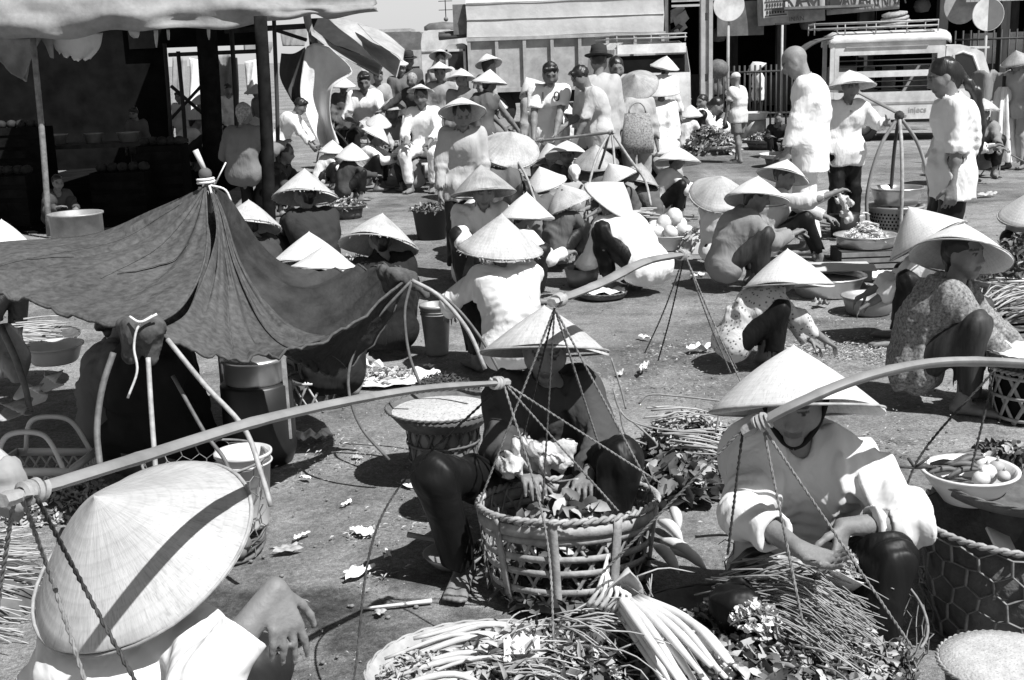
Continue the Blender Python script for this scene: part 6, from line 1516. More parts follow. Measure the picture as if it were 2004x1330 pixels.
rope('rope', e, at(1210, 1000, 690), s2, M_ROPE, 0.00245, 0.0, o0=e)
e = P1[0]; s3 = empty('basket_sling', e); tag(s3, 'twisted ropes hanging from the near end of the long pole over the huge hat', 'rope sling')
rope('rope', e + (0.01, 0, 0), at(172, 1350, 1330), s3, M_ROPE, 0.00286, 0.0, o0=e, mid=at(100, 1130, 1290))
rope('rope', e + (0.03, 0, 0), at(285, 1370, 1320), s3, M_ROPED, 0.00286, 0.0, o0=e, mid=at(165, 1150, 1290))
rope('rope', e, at(-30, 1350, 1300), s3, M_ROPE, 0.00286, 0.0, o0=e)
e = P3[0]; s4 = empty('tray_sling', e); tag(s4, 'twisted ropes hanging the big front tray from the arched pole', 'rope sling')
rope('rope', e + (-0.02, 0, 0), at(1424, 1085, 770), s4, M_ROPED, 0.00286, 0.0, o0=e)
rope('rope', e + (0.03, 0, 0), at(1570, 1215, 815), s4, M_ROPE, 0.00286, 0.0, o0=e)
rope('rope', e + (0.03, 0, 0), at(1786, 1268, 800), s4, M_ROPE, 0.00286, 0.0, o0=e)
rope('rope', e + (-0.02, 0, 0), at(1150, 1150, 760), s4, M_ROPE, 0.00286, 0.0, o0=e)
e = at(1948, 722, 695); s5 = empty('basket_sling', e); tag(s5, 'dark ropes running from the arched pole to the lined basket', 'rope sling')
rope('rope', e, at(1756, 1085, 690), s5, M_ROPED, 0.00272, 0.0, o0=e, mid=at(1792, 908, 690))
rope('rope', e, at(1900, 920, 690), s5, M_ROPED, 0.00272, 0.0, o0=e)
b = MB(); q0 = at(1790, 915, 690) - e
for d in ((-0.05, 0, 0.005), (0.06, 0, 0.0), (-0.02, 0, 0.03), (0.04, 0, 0.03)): b.tube([q0, q0 + d], 0.004, 4)
b.build('knot', M_ROPED, s5)

# ---------------------------------------------------------------- front trays with greens
T1 = tray('big pale tray of roots and bean stalks at the bottom centre', 950, 1402, 0.30, mat('pale_tray', 0.36, 0.7, var=0.25, vs=20, grime=0.3), 0.10, tilt=(R(-3), 0))
g = gnd(950, 1402)
sk_ = mat('pale_root', 0.5, 0.6, 0.3, var=0.25, vs=15)
T = empty('stalk_bundle', (g[0], g[1], 0.125)); tag(T, 'loose bundle of long pale stalks on the front tray', 'stalks')
for q in range(18):
    r_ = np.random.default_rng(q + 40); y = 0.16 - 0.030 * q * 0.75; x = -0.03 + r_.uniform(-0.05, 0.06)
    b = MB().tube(curve_pts([(x - 0.19, y + r_.uniform(-.02, .02), 0.015), (x, y + r_.uniform(-.01, .03), 0.04 + r_.uniform(0, .03)), (x + r_.uniform(.1, .22), y - 0.03 + r_.uniform(-.04, .03), 0.03)], 12), np.array([0.006, 0.009, 0.008, 0.003]) * r_.uniform(0.6, 1.15), 6)
    b.build('stalk', sk_, T)
produce('herb_heap', 'little heap of dark herbs at the left of the pale tray', 'herbs', (g[0] - 0.16, g[1] - 0.02, 0.13), [('core', mound(0.08, 0.025), M_LEAF), ('leaves', heap(260, 0.11, 0.05, 0.022, 0.010, 6), M_LEAFP)])
r_ = np.random.default_rng(3)
G = np.array([[(x * 0.09, y * 0.08, 0.05 + 0.06 * y + 0.010 * math.sin(31 * x) + 0.008 * math.cos(37 * y + 9 * x)) for x in np.linspace(-.5, .5, 14)] for y in np.linspace(-.5, .5, 14)])
tag(MB().sheet(G).build('wrapping', M_PAPER, loc=(g[0] + 0.10, g[1] - 0.06, 0.15)), 'small square of white paper leaning on the pale tray', 'wrapping')
produce('mixed_greens', 'pale limp greens lying across the middle of the pale tray', 'greens', (g[0] + 0.12, g[1] - 0.02, 0.15), [('leaves', heap(230, 0.19, 0.06, 0.085, 0.018, 17), M_LEAFP), ('dark_leaves', heap(200, 0.20, 0.055, 0.06, 0.022, 18), M_LEAF), ('stems', sticks(60, 0.2, 0.003, 0.16, 19, (1, 0.2, 0), 0.8, 0.05, 0.15), M_LEAFP)])
G = np.array([[(0.055 * math.sin(math.pi * v) * (u - 0.5) * 2 + 0.02 * v, 0.03 * math.cos(math.pi * (u - 0.5)), 0.15 * v) for u in np.linspace(0, 1, 8)] for v in np.linspace(0, 1, 10)])
p = at(1205, 1215, 740)
tag(solid(MB().sheet(G).build('upright_leaf', mat('stiff_leaf', 0.34, 0.6, var=0.15), loc=p, rot=(0.15, 0.1, 0.2)), 0.004), 'stiff pale leaf standing upright beside the leek bundle', 'leaf')
# the big front right tray: netted, piled with greens
p = gnd(1455, 1330); tx, ty = p[0], p[1]
T2 = tray('wide netted tray piled with greens at the bottom right centre', 1455, 1330, 0.42, M_CANED, 0.05)
def fr(px, py, z): return gnd(px, py, z)
wirenet(T2, [(0.42, 0.0), (0.45, 0.08), (0.46, 0.16)], 0.055, -0.5, 1.5, 0.0016)
b = MB(); a = np.linspace(-0.6, 1.7, 30); b.tube(np.stack((0.46 * np.cos(a), 0.46 * np.sin(a), 0.165 + 0.01 * np.sin(5 * a)), 1), 0.004, 5); b.build('net_rim', M_WIRE, T2)
produce('herb_heap', 'broad heap of small leafy herbs filling the netted front tray', 'herbs', (tx + 0.10, ty - 0.02, 0.06),
        [('core', mound(0.33, 0.10), M_LEAF), ('leaves', heap(1500, 0.34, 0.135, 0.034, 0.018, 11), M_LEAF), ('pale_leaves', heap(750, 0.34, 0.145, 0.036, 0.018, 12), M_LEAFP), ('large_leaves', heap(40, 0.30, 0.15, 0.10, 0.05, 13), M_LEAFP)])
p = at(1300, 1165, 735)
produce('herb_heap', 'dark leafy herbs heaped behind the leek bundle', 'herbs', (p[0], p[1], 0.10), [('core', mound(0.13, 0.05), M_LEAF), ('leaves', heap(420, 0.15, 0.075, 0.030, 0.017, 15), M_LEAF), ('pale_leaves', heap(120, 0.15, 0.08, 0.03, 0.016, 16), M_LEAFP)])
p = at(1560, 1130, 745)
produce('shoot_bundle', 'sheaf of thin green shoots in front of the pale bloused woman', 'shoots', (p[0], p[1], 0.17), [('shoots', sticks(240, 0.36, 0.0026, 0.15, 21, (0.86, -0.25, -0.05), 0.42, 0.07, 0.26, 4, 0.0014), mat('pale_shoots', 0.26, 0.6, var=0.4, vs=30))], rz=-0.15)
tag(MB().lathe([(0, 0), (0.14, 0), (0.15, 0.1), (0, 0.13)], 16).build('leaf_bale', M_LEAF, loc=(p[0], p[1], 0.04)), 'dark bale of leaves under the sheaf of shoots', 'bale')
p = at(1165, 1262, 765)
produce('mixed_greens', 'messy greens and stems heaped between the pale tray and leek bundle', 'greens', (p[0], p[1], 0.04), [('core', mound(0.14, 0.10), M_LEAF), ('leaves', heap(420, 0.17, 0.14, 0.05, 0.022, 23), M_LEAF), ('pale_leaves', heap(200, 0.17, 0.15, 0.055, 0.018, 24), M_LEAFP), ('stems', sticks(70, 0.22, 0.0032, 0.2, 25, (0.7, -0.6, 0), 0.9, 0.14, 0.15), M_LEAFP)])
p = at(1420, 1300, 790)
produce('leafy_greens', 'fresh broad leaves spilling at the front of the netted tray', 'greens', (p[0], p[1], 0.10), [('leaves', heap(240, 0.22, 0.10, 0.055, 0.034, 26), M_LEAF), ('pale_leaves', heap(130, 0.22, 0.11, 0.05, 0.03, 27), M_LEAFP)])
# leek bundle: each stalk its own part
p = at(1310, 1255, 775); T = empty('leek_bundle', (p[0], p[1], 0.17)); tag(T, 'tied bundle of thick white leek stalks pointing to the viewer', 'leeks')
T.rotation_euler = (0, 0, 0)
for q in range(20):
    r_ = np.random.default_rng(q + 70); u = (q % 7 - 3) / 3; lay = q // 7
    tip = np.array((0.075 + 0.075 * u, -0.20 + 0.05 * u, 0.0 + 0.02 * lay)); root = np.array((-0.075 + 0.035 * u, 0.13 + 0.02 * abs(u), 0.035 + 0.022 * lay))
    b = MB().tube(curve_pts([root, (root + tip) / 2 + (0.02 * u, 0, 0.02 + r_.uniform(0, .012)), tip + r_.normal(0, 0.012, 3)], 10), [0.011, 0.0125, 0.011, 0.006], 7)
    b.build('leek_stalk', M_STALK, T)
rb = MB()
for q in range(60):
    r_ = np.random.default_rng(q + 300); c = np.array((-0.075 + r_.uniform(-.05, .05), 0.14 + r_.uniform(-.01, .03), 0.05 + r_.uniform(-.02, .04))); rb.tube([c, c + r_.normal(0, 0.018, 3) + (-0.01, 0.02, 0.01)], 0.0018, 3)
tag(rb.build('roots', M_LEAFP, T), kind='stuff')
tb = MB(); a = np.linspace(0, 6.3, 20); tb.tube(np.stack((0.02 + 0.085 * np.cos(a), -0.06 + 0.03 * np.cos(a), 0.035 + 0.045 * np.sin(a)), 1), 0.004, 5); tb.build('tie', M_CANE, T)
TL = empty('leek_sheaf', at(1150, 1185, 745)); tag(TL, 'loose white stalks poking up behind the leek bundle', 'leeks')
for q in range(6):
    c0 = at(1150 + 12 * q, 1185 + 3 * q, 745)
    tag(MB().tube(curve_pts([(0, 0, 0), (0.03, 0.0, 0.05), (0.06 - 0.02 * q, 0.05, 0.12 - 0.012 * q)], 9), [0.007, 0.006, 0.004], 6).build('leek_stalk', M_STALK, TL, loc=c0 - np.array(TL.location)))
p = at(1478, 1196, 770)
produce('white_blossoms', 'cluster of white flecked petals lying among the front herbs', 'petals', (p[0], p[1], p[2] - 0.03), [('petals', heap(130, 0.062, 0.05, 0.030, 0.020, 29), M_STALK), ('dark_bits', heap(45, 0.06, 0.055, 0.02, 0.012, 30), M_LEAF)])
for q_, (px, py, s_, sd) in enumerate(((1262, 1335, 800, 32), (1640, 1290, 780, 33), (1120, 1222, 745, 36))):
    p = at(px, py, s_)
    produce('mixed_greens', 'messy greens ' + ('in front of the leek bundle', 'at the right end of the netted tray', 'behind the pale tray against the round basket')[q_], 'greens', (p[0], p[1], 0.05), [('core', mound(0.13, 0.06), M_LEAF), ('leaves', heap(330, 0.17, 0.10, 0.045, 0.022, sd), M_LEAF), ('pale_leaves', heap(190, 0.17, 0.11, 0.05, 0.018, sd + 20), M_LEAFP), ('stems', sticks(50, 0.2, 0.003, 0.18, sd + 40, (0.8, -0.4, 0), 1.0, 0.10, 0.2), M_LEAFP)])
# paper packet the woman holds
p = at(1655, 1100, 735); T = empty('paper_packet', p); tag(T, 'open white paper packet of chopped herbs held out by the woman', 'paper packet'); T.rotation_euler = (0.5, 0.35, -0.3)
G = np.array([[((0.045 + 0.025 * v) * math.cos(a_) * 1.15, -0.10 * (1 - v) * 0 + (0.03 + 0.02 * v) * math.sin(a_), -0.10 * (1 - v) + 0.012 * math.sin(3 * a_)) for a_ in np.linspace(0, 6.2832, 26)] for v in np.linspace(0, 1, 8)])
solid(MB().sheet(G).build('paper_cone', M_PAPER, T), 0.002)
tag(heap(90, 0.055, 0.02, 0.02, 0.012, 31, sy=0.7).build('chopped_herbs', M_LEAFP, T, loc=(0, 0, -0.01)), kind='stuff')
# turnips and white radishes to the left of the seated woman
for q, (px, py, a_, L_) in enumerate(((1312, 1045, 0.9, 0.12), (1330, 1085, 0.7, 0.15), (1304, 1100, 1.1, 0.14), (1345, 1100, 0.5, 0.13), (1322, 1020, 1.4, 0.1))):
    c = gnd(px, py, 0.03 + 0.02 * (q % 3))
    b = MB().tube(curve_pts([(-L_ / 2, 0, 0.02), (0, 0, 0.03), (L_ / 2, 0, 0.0)], 10), [0.008, 0.018, 0.020, 0.017, 0.003], 9)
    tag(b.build('white_radish', M_STALK, loc=c, rot=(0, 0.2, -a_)), 'white radish ' + ('upper one beside the woman\'s sleeve', 'longest one beside the round basket', 'lowest one by the round basket rim', 'one nearest the dark leafy herbs', 'shortest one behind the others')[q], 'radish', 'white radishes beside the round basket')
# scallion heap behind her with the greens below
p = gnd(1352, 905)
T_ = tray('flat tray under the scallion heap behind the round basket', 1352, 925, 0.22, M_CANED, 0.02)
produce('scallion_heap', 'tangled pale scallions on a tray behind the seated woman', 'scallions', (p[0], p[1] + 0.02, 0.05),
        [('core', mound(0.17, 0.10), M_LEAF), ('stalks', sticks(120, 0.26, 0.005, 0.22, 33, (1, 0.15, -0.05), 0.5, 0.12, 0.1), M_LEAFP), ('leaves', heap(420, 0.20, 0.16, 0.040, 0.020, 34), M_LEAFP), ('dark_leaves', heap(260, 0.23, 0.12, 0.06, 0.03, 35), M_LEAF)])
p = gnd(1325, 965)
produce('greens_heap', 'dark broad leaves spilling toward the round basket from the scallions', 'greens', (p[0], p[1], 0.02), [('core', mound(0.15, 0.07), M_LEAF), ('leaves', heap(170, 0.19, 0.11, 0.09, 0.05, 37), M_LEAF), ('pale_leaves', heap(40, 0.19, 0.12, 0.08, 0.04, 38), M_LEAFP)])
# wire net stretched at the scallion tray
T = empty('wire_net', at(1250, 790, 520) * (1, 1, 0)); tag(T, 'rusty bent wire net standing round the scallion tray', 'wire net'); o0 = np.array(T.location)
for q, pts in enumerate(([(1200, 760), (1212, 800), (1240, 826), (1310, 842), (1400, 846)], [(1250, 790), (1270, 772), (1330, 775), (1420, 785)], [(1212, 800), (1225, 850), (1265, 870)], [(1240, 826), (1285, 868), (1270, 880)], [(1400, 846), (1412, 800), (1440, 780)], [(1196, 700), (1215, 760), (1225, 800)])):
    MB().tube(curve_pts([at(x, y, 525) - o0 for x, y in pts], 16), 0.004, 5).build('wire', M_WIRE, T)

# ---------------------------------------------------------------- balance scale and the shallow pan on the ground
p = gnd(890, 1104); T = empty('balance_scale', (p[0], p[1], 0)); tag(T, 'little hand scale with its pan resting beside the round basket', 'scale')
MB().lathe([(0, 0.012), (0.07, 0.016), (0.100, 0.045), (0.106, 0.045), (0.075, 0.008), (0, 0.002)], 28).build('pan', M_ZINC, T)
MB().tube(curve_pts([(-0.155, 0.03, 0.10), (-0.05, 0.01, 0.085), (0.075, 0.0, 0.075)], 8), [0.010, 0.008, 0.006], 6).build('beam', M_WOOD, T)
MB().ball((0.01, 0.01, 0.062), 0.030, 10).build('weight', M_TIN, T)
st = MB()
for q in range(7): st.tube(curve_pts([(0.06 + 0.008 * q, 0.0, 0.075), (0.07 + 0.006 * q, -0.02, 0.06 - 0.004 * q), (0.05 + 0.012 * q, -0.05, 0.048)], 6), 0.003, 4)
st.build('pan_cord', M_ROPED, T)

# ---------------------------------------------------------------- hexagonal basket with the flared tray, left of the dark vendor
p = gnd(872, 938); hx, hy = p[0], p[1]; T = empty('hexagonal_basket', (hx, hy, 0)); tag(T, 'tall openwork basket under a flared tray beside the dark vendor', 'basket')
pf = [(0.125, 0), (0.135, 0.10), (0.145, 0.235)]
MB().lathe([(0.118, 0.005), (0.132, 0.1), (0.140, 0.23)], 26).build('inner_lining', mat('lining', 0.22, 0.8, var=0.2), T)
kagome(T, pf, 15, [0.03, 0.10, 0.17], M_CANED, 0.013, 0.010, 3.2)
MB().lathe([(0.12, 0.245), (0.16, 0.25), (0.215, 0.305), (0.222, 0.308), (0.165, 0.238), (0.12, 0.235)], 34).build('flared_tray', M_CANED, T)
lz = MB()
for q in range(44): lz.tube([(0.150 * math.cos(q * .1428), 0.150 * math.sin(q * .1428), 0.232), (0.195 * math.cos(q * .1428 + .1), 0.195 * math.sin(q * .1428 + .1), 0.282)], 0.004, 4)
tag(lz.build('tray_lacing', M_CANE, T), kind='stuff')
b = MB(); rim_coil(b, 0.222, 0.308, 0.006, 50, 130); b.build('rim', M_CANED, T)
tag(MB().lathe([(0.20, 0.292), (0.12, 0.305), (0, 0.312)], 26).build('grain', mat('pale_grain', 0.42, 0.9, var=0.25, vs=60, spots=(70, 0.12, 0.3), bump=0.8, bs=120), loc=(hx, hy, 0)), 'pale speckled grain spread on the flared tray', 'grain')['kind'] = 'stuff'
c = G2(806, 548, 938) - (hx, hy, 0)
for q, pts in enumerate(([(806, 548), (735, 625), (692, 690), (682, 760), (706, 835), (762, 900)], [(806, 548), (792, 610), (800, 690), (822, 752)], [(806, 548), (860, 580), (915, 645), (950, 722)], [(806, 548), (880, 590), (940, 660), (985, 740)])):
    MB().tube(curve_pts([at(x, y, 505 if q != 3 else 490) - (hx, hy, 0) for x, y in pts], 22), 0.0062 if q != 2 else 0.0085, 6).build('cane_leg', M_CANE if q == 2 else M_CANED, T)
produce('herb_heap', 'dark round mound of herbs behind the flared tray', 'herbs', (gnd(868, 795)[0], gnd(868, 795)[1], 0.08), [('core', mound(0.15, 0.06), M_LEAF), ('leaves', heap(500, 0.16, 0.08, 0.025, 0.008, 41), mat('dark_herb', 0.05, 0.7, var=0.5))])
tray('dark tray holding the round mound of herbs', 868, 795, 0.18, M_CANED, 0.045)

# ---------------------------------------------------------------- wire basket, bucket and pot under the tent cloth
p = gnd(418, 1075); wx, wy = p[0], p[1]; T = empty('wire_basket', (wx, wy, 0)); tag(T, 'chicken wire carrying basket under the tent cloth beside the huge hat', 'wire basket')
pf = [(0.17, 0.0), (0.19, 0.12), (0.205, 0.33)]
wirenet(T, pf, 0.062, 0, 2 * math.pi, 0.0017)
b = MB(); a = np.linspace(0, 2 * math.pi, 50); b.tube(np.stack((0.207 * np.cos(a), 0.207 * np.sin(a), np.full(50, 0.335)), 1), 0.005, 5, cap=False); b.build('rim', M_WIRE, T)
b = MB()
for z in (0.012, 0.03, 0.05): b.tube(np.stack((0.176 * np.cos(a), 0.176 * np.sin(a), z + 0.008 * np.sin(4 * a + z * 90)), 1), 0.008, 5, cap=False)
b.build('foot_ring', M_CANED, T)
w0 = np.array((wx, wy, 0))
for pts, m, r_ in (([(222, 690, 592), (200, 760, 596), (190, 840, 600), (196, 915, 606)], M_CANED, 0.011), ([(290, 700, 605), (296, 800, 612), (306, 935, 630)], M_CANE, 0.0085), ([(328, 664, 596), (400, 752, 606), (478, 838, 618), (512, 930, 628), (530, 990, 632)], M_CANE, 0.0085), ([(338, 735, 570), (400, 845, 575), (440, 900, 580), (462, 965, 585)], M_CANED, 0.007)):
    MB().tube(curve_pts([at(*q) - w0 for q in pts], 20), r_, 7).build('cane_leg', m, T)
st = MB()
for q in range(26):
    r_ = np.random.default_rng(q); a_ = r_.uniform(0, 6.28); st.tube(curve_pts([(0.17 * math.cos(a_), 0.17 * math.sin(a_), 0.01 + 0.05 * r_.random()), (0.19 * math.cos(a_ + .3), 0.19 * math.sin(a_ + .3), 0.03 + .05 * r_.random()), (0.18 * math.cos(a_ + .7), 0.18 * math.sin(a_ + .7), 0.02 + .05 * r_.random())], 7), 0.004, 4)
tag(st.build('twigs', M_CANED, T), kind='stuff')
p = at(492, 945, 615); T = empty('tall_bucket', (wx + 0.125, wy + 0.03, 0.075)); tag(T, 'pale metal bucket standing in the chicken wire basket', 'bucket')
MB().lathe([(0, 0), (0.068, 0), (0.070, 0.01), (0.094, 0.26), (0.100, 0.262), (0.100, 0.272), (0.092, 0.272), (0.066, 0.02), (0, 0.016)], 32).build('pail', M_ENAM, T)
b = MB(); b.tube(np.stack((0.096 * np.cos(a), 0.096 * np.sin(a), np.full(50, 0.236)), 1), 0.004, 5, cap=False); b.build('bead', M_ENAM, T)
for q in range(5): 
    r_ = np.random.default_rng(q); tag(MB().ball((0, 0, 0), 0.028, 9, (1, 0.8, 0.8)).build('potato', mat('potato', 0.12, 0.8, var=0.3), loc=(wx + 0.12 + 0.02 * (q % 2), wy - 0.13 + 0.03 * q * 0.5, 0.04 + 0.025 * q), rot=(q, q * 2, 0)), 'dark tuber in the chicken wire basket, ' + ('lowest one', 'second from the bottom', 'middle one', 'second from the top', 'top one')[q], 'tuber', 'tubers in the chicken wire basket')
p = G2(502, 760, 900); T = empty('black_pot', (p[0], p[1], 0)); tag(T, 'black cooking pot with metal lid in the shade of the tent', 'pot')
MB().lathe([(0, 0), (0.13, 0), (0.15, 0.05), (0.15, 0.34), (0.138, 0.35), (0, 0.35)], 30).build('pot_body', M_BLACKPOT, T)
MB().lathe([(0.126, 0.352), (0.13, 0.36), (0.13, 0.44), (0.14, 0.445), (0.14, 0.455), (0.1, 0.46), (0, 0.462)], 30).build('metal_lid', M_ALU, T)
MB().box((0.135, -0.06, 0.32), (0.018, 0.012, 0.42)).build('strap', M_CANE, T, smooth=False)
p = gnd(318, 905); T = empty('dark_filler', (p[0], p[1], 0)); tag(T, 'black draped bulk added to darken the space under the tent', 'dark filler')  # black bulk added here to fill the tent's underside with dark
dm, _ = Field().cap((0, 0, 0.12), (0, 0, 0.40), 0.20, 0.19, k=0.02).cap((-0.12, 0, 0.1), (0.12, 0, 0.1), 0.14, 0.14, k=0.05).mesh('drape', 0.012, folds(0.016, 4, 1.0)); link('black_drape', dm, mat('black_cotton', 0.012, 0.9), T)
MB().lathe([(0, 0.0), (0.2, 0.0), (0.2, 0.1), (0, 0.1)], 20).build('filler_foot', M_CANED, T)
# ---------------------------------------------------------------- plastic shopping basket and goods at the left edge
p = gnd(92, 968); T = empty('shopping_basket', (p[0], p[1], 0), R(-6)); tag(T, 'pale lattice shopping basket with two handles at the left edge', 'basket')
M_PL = mat('pale_plastic', 0.52, 0.45, 0.4, var=0.08, vs=8)
for sx, sy, L_, rz in ((0, -0.12, 0.33, 0), (0, 0.12, 0.33, 0), (-0.165, 0, 0.24, 1), (0.165, 0, 0.24, 1)):
    b = MB(); nx_ = int(L_ / 0.042)
    def bar(u0, z0, u1, z1, w_=0.010):
        P0, P1_ = np.array((u0, 0, z0)), np.array((u1, 0, z1)); b.tube([P0, P1_], w_ / 2, 4)
    for q in range(nx_):
        u = -L_ / 2 + q * L_ / nx_; du = L_ / nx_
        bar(u, 0.05, u + du, 0.125); bar(u + du, 0.05, u, 0.125)
    b.box((0, 0, 0.14), (L_, 0.012, 0.03)); b.box((0, 0, 0.025), (L_, 0.012, 0.05))
    b.build('lattice_side', M_PL, T, loc=(sx, sy, 0), rot=(0, 0, math.pi / 2 if rz else 0))
MB().box((0, 0, 0.01), (0.32, 0.23, 0.012)).build('floor', M_PL, T, smooth=False)
for sy in (-0.12, 0.12):
    MB().tube(curve_pts([(-0.13, sy, 0.14), (-0.10, sy * 0.9, 0.25), (-0.05, sy * 0.85, 0.29), (0.05, sy * 0.85, 0.29), (0.10, sy * 0.9, 0.25), (0.15, sy, 0.13)], 24), 0.011, 6, flat=0.7).build('handle', M_PL, T)
produce('chopped_greens', 'pale chopped greens heaped before the lattice shopping basket', 'greens', (gnd(120, 985)[0], gnd(120, 985)[1] - 0.02, 0.0), [('core', mound(0.20, 0.06), M_LEAF), ('leaves', heap(900, 0.22, 0.10, 0.03, 0.012, 51), M_LEAFP)])
p = gnd(5, 1175)
produce('straw_heap', 'heap of straw and stalks at the far left behind the huge hat', 'straw', (p[0] - 0.05, p[1], 0.0), [('core', mound(0.2, 0.14), M_LEAF), ('stalks', sticks(170, 0.30, 0.004, 0.3, 52, (1, 0.3, 0), 0.6, 0.14, 0.1), M_LEAFP)])
b = Field(); r_ = np.random.default_rng(9)
for q in range(8): b.ell(r_.normal(0, 1, 3) * (0.022, 0.02, 0.022), r_.uniform(0.018, 0.035, 3), k=0.02)
m_, _ = b.mesh('bundle', 0.009, folds(0.016, 3, 1.3)); tag(link('cloth_bundle', m_, cloth(0.26), loc=at(15, 945, 900)), 'grey crumpled bundle at the near end of the long pole', 'bundle')
hz_ = link('conical_hat', cone_hat(0.2, 0.17, 0, 0.006, seed=77), M_HAT, loc=at(-98, 930, 640), rot=(0.2, 0.3, 0)); tag(hz_, 'white hat cut off by the left edge above the chopped greens', 'hat'); brim_parts(hz_, 0.2, 0, 4)
p = G2(45, 640, 840); T_ = tray('tray of flat dried goods half hidden left of the tent', 60, 760, 0.28, M_CANED, 0.25, h=0.03)
produce('dried_goods', 'flat dried goods stacked on the tray left of the tent', 'dried goods', (gnd(60, 760)[0], gnd(60, 760)[1], 0.27), [('core', mound(0.2, 0.03), M_LEAF), ('sticks', sticks(90, 0.3, 0.006, 0.3, 53, (1, 0.1, 0), 0.5, 0.05, 0.03), M_LEAFP)])
basin('pale enamel basin seen between the raised arm and tent edge', 118, 790, 0.14, 0.08, M_ENAM, 0.22)
for q, (px, py, s_, w_, h_) in enumerate(((22, 690, 470, 0.13, 0.22), (60, 770, 500, 0.10, 0.07), (100, 745, 490, 0.07, 0.06), (30, 800, 520, 0.10, 0.06))):
    c = at(px, py, s_); G = np.array([[(x * w_, 0.05 * math.sin(5 * x + 6 * z + q) + 0.3 * z * h_, z * h_) for x in np.linspace(-.5, .5, 9)] for z in np.linspace(-.5, .5, 9)])
    tag(solid(MB().sheet(G).build('wrapping_sheet', (cloth(0.3), M_PAPER, M_PAPER, cloth(0.35))[q], loc=c), 0.004), ('grey cloth hanging at the far left below the tent', 'pale crumpled paper left of the raised arm', 'white paper scrap under the raised arm', 'grey crumpled cloth above the lattice basket')[q], 'wrapping')
b = MB().tube(curve_pts([at(2, 640, 520), at(30, 700, 520), at(50, 760, 520), at(58, 800, 520)], 12) - at(30, 720, 520), [0.014, 0.012], 6)
tag(b.build('bent_cane', M_CANED, loc=at(30, 720, 520)), 'dark bent cane standing at the left edge', 'cane')
# ---------------------------------------------------------------- right side: lined basket, bowl of vegetables, woven lid
p = gnd(1992, 1222); lx, ly = p[0], p[1]; T = empty('lined_basket', (lx, ly, 0)); tag(T, 'big cloth-lined basket wrapped in wire net at the right edge', 'basket')
pf = [(0.235, 0), (0.27, 0.15), (0.292, 0.33)]
lm = Field().cap((0, 0, 0.05), (0, 0, 0.31), 0.21, 0.285)
MB().lathe([(0, 0), (0.22, 0), (0.235, 0.01), (0.262, 0.15), (0.284, 0.33), (0.274, 0.33), (0.2, 0.02), (0, 0.02)], 44, jit=0.012).build('sack_lining', mat('sacking', 0.13, 0.85, 0.2, var=0.35, vs=8, bump=0.9, bs=12, bd=0.03, grime=0.3), T)
wirenet(T, [(0.245, 0), (0.275, 0.15), (0.298, 0.32)], 0.085, 2.4, 6.0, 0.0032, seed=3)
b = MB(); rim_coil(b, 0.290, 0.335, 0.010, 60, 200); b.build('rim', M_CANE, T)
p = gnd(1965, 1135); T_ = tray('dark tray lying across the lined basket under the white bowl', 1970, 1185, 0.235, M_CANED, 0.365, tilt=(R(2), R(3)))
tag(MB().box((0, 0, 0), (0.10, 0.075, 0.008)).build('paper_card', M_PAPER, loc=at(1962, 1062, 690), rot=(0.6, 0.5, 0.4)), 'small white card tucked under the dark tray', 'card')
bx_ = at(1896, 958, 672)
o = basin('white bowl of peppers and onions on the dark tray', 0, 0, 0.130, 0.085, mat('white_bowl', 0.68, 0.4, 0.5, var=0.05, grime=0.1), bx_[2] - 0.03, 'bowl', 'bowl', 0.62, xy=(bx_[0], bx_[1])); bz = bx_[2] - 0.03
for q in range(6):
    r_ = np.random.default_rng(q + 90); a_ = r_.uniform(-0.3, 0.5); x = -0.08 + 0.02 * q
    tag(MB().tube(curve_pts([(-0.05, 0, 0), (0, 0.005, 0.012), (0.05, 0, 0.004)], 9), [0.004, 0.010, 0.009, 0.003], 7).build('green_pepper', M_LEAF, loc=(bx_[0] + x * 0.8, bx_[1] + r_.uniform(-.05, .06), bz + 0.075 + 0.01 * (q % 3)), rot=(0, r_.uniform(-.3, .3), a_)), 'dark pepper ' + ('on the left rim of the white bowl', 'second from the left rim', 'third from the left rim', 'lying highest in the white bowl', 'touching the largest onion', 'half under the onions')[q], 'pepper', 'peppers in the white bowl')
for q, (x, y, r_, m) in enumerate(((0.045, -0.01, 0.030, M_STALK), (0.09, 0.03, 0.024, M_LEAFP), (0.01, -0.06, 0.026, M_STALK), (0.08, -0.045, 0.02, M_LEAFP), (0.06, 0.06, 0.025, M_STALK))):
    b = MB().ball((0, 0, 0), r_, 12, (1, 1, 0.88)); b.tube([(0, 0, r_ * 0.8), (0.004, 0, r_ * 1.35)], [r_ * 0.25, 0.002], 5)
    tag(b.build('onion', m, loc=(bx_[0] + x, bx_[1] + y, bz + 0.085)), ('largest pale onion in the white bowl', 'grey onion at the right rim of the white bowl', 'onion at the front of the white bowl', 'small onion at the front right of the white bowl', 'onion at the back of the white bowl')[q], 'onion')
p = at(1975, 905, 640)
produce('flower_greens', 'bunch of leafy greens with pale buds behind the white bowl', 'greens', (p[0], p[1] + 0.05, p[2] - 0.12), [('core', mound(0.12, 0.1), M_LEAF), ('leaves', heap(420, 0.15, 0.16, 0.05, 0.02, 61, flat=1.2), M_LEAF), ('pale_leaves', heap(160, 0.15, 0.18, 0.03, 0.02, 62, flat=1.2), M_LEAFP)])
tag(MB().lathe([(0, 0.0), (0.16, 0.0), (0.17, 0.32), (0, 0.32)], 20).build('tall_basket', M_CANED, loc=(p[0], p[1] + 0.08, 0)), 'dark tall basket under the leafy greens at the right edge', 'basket')
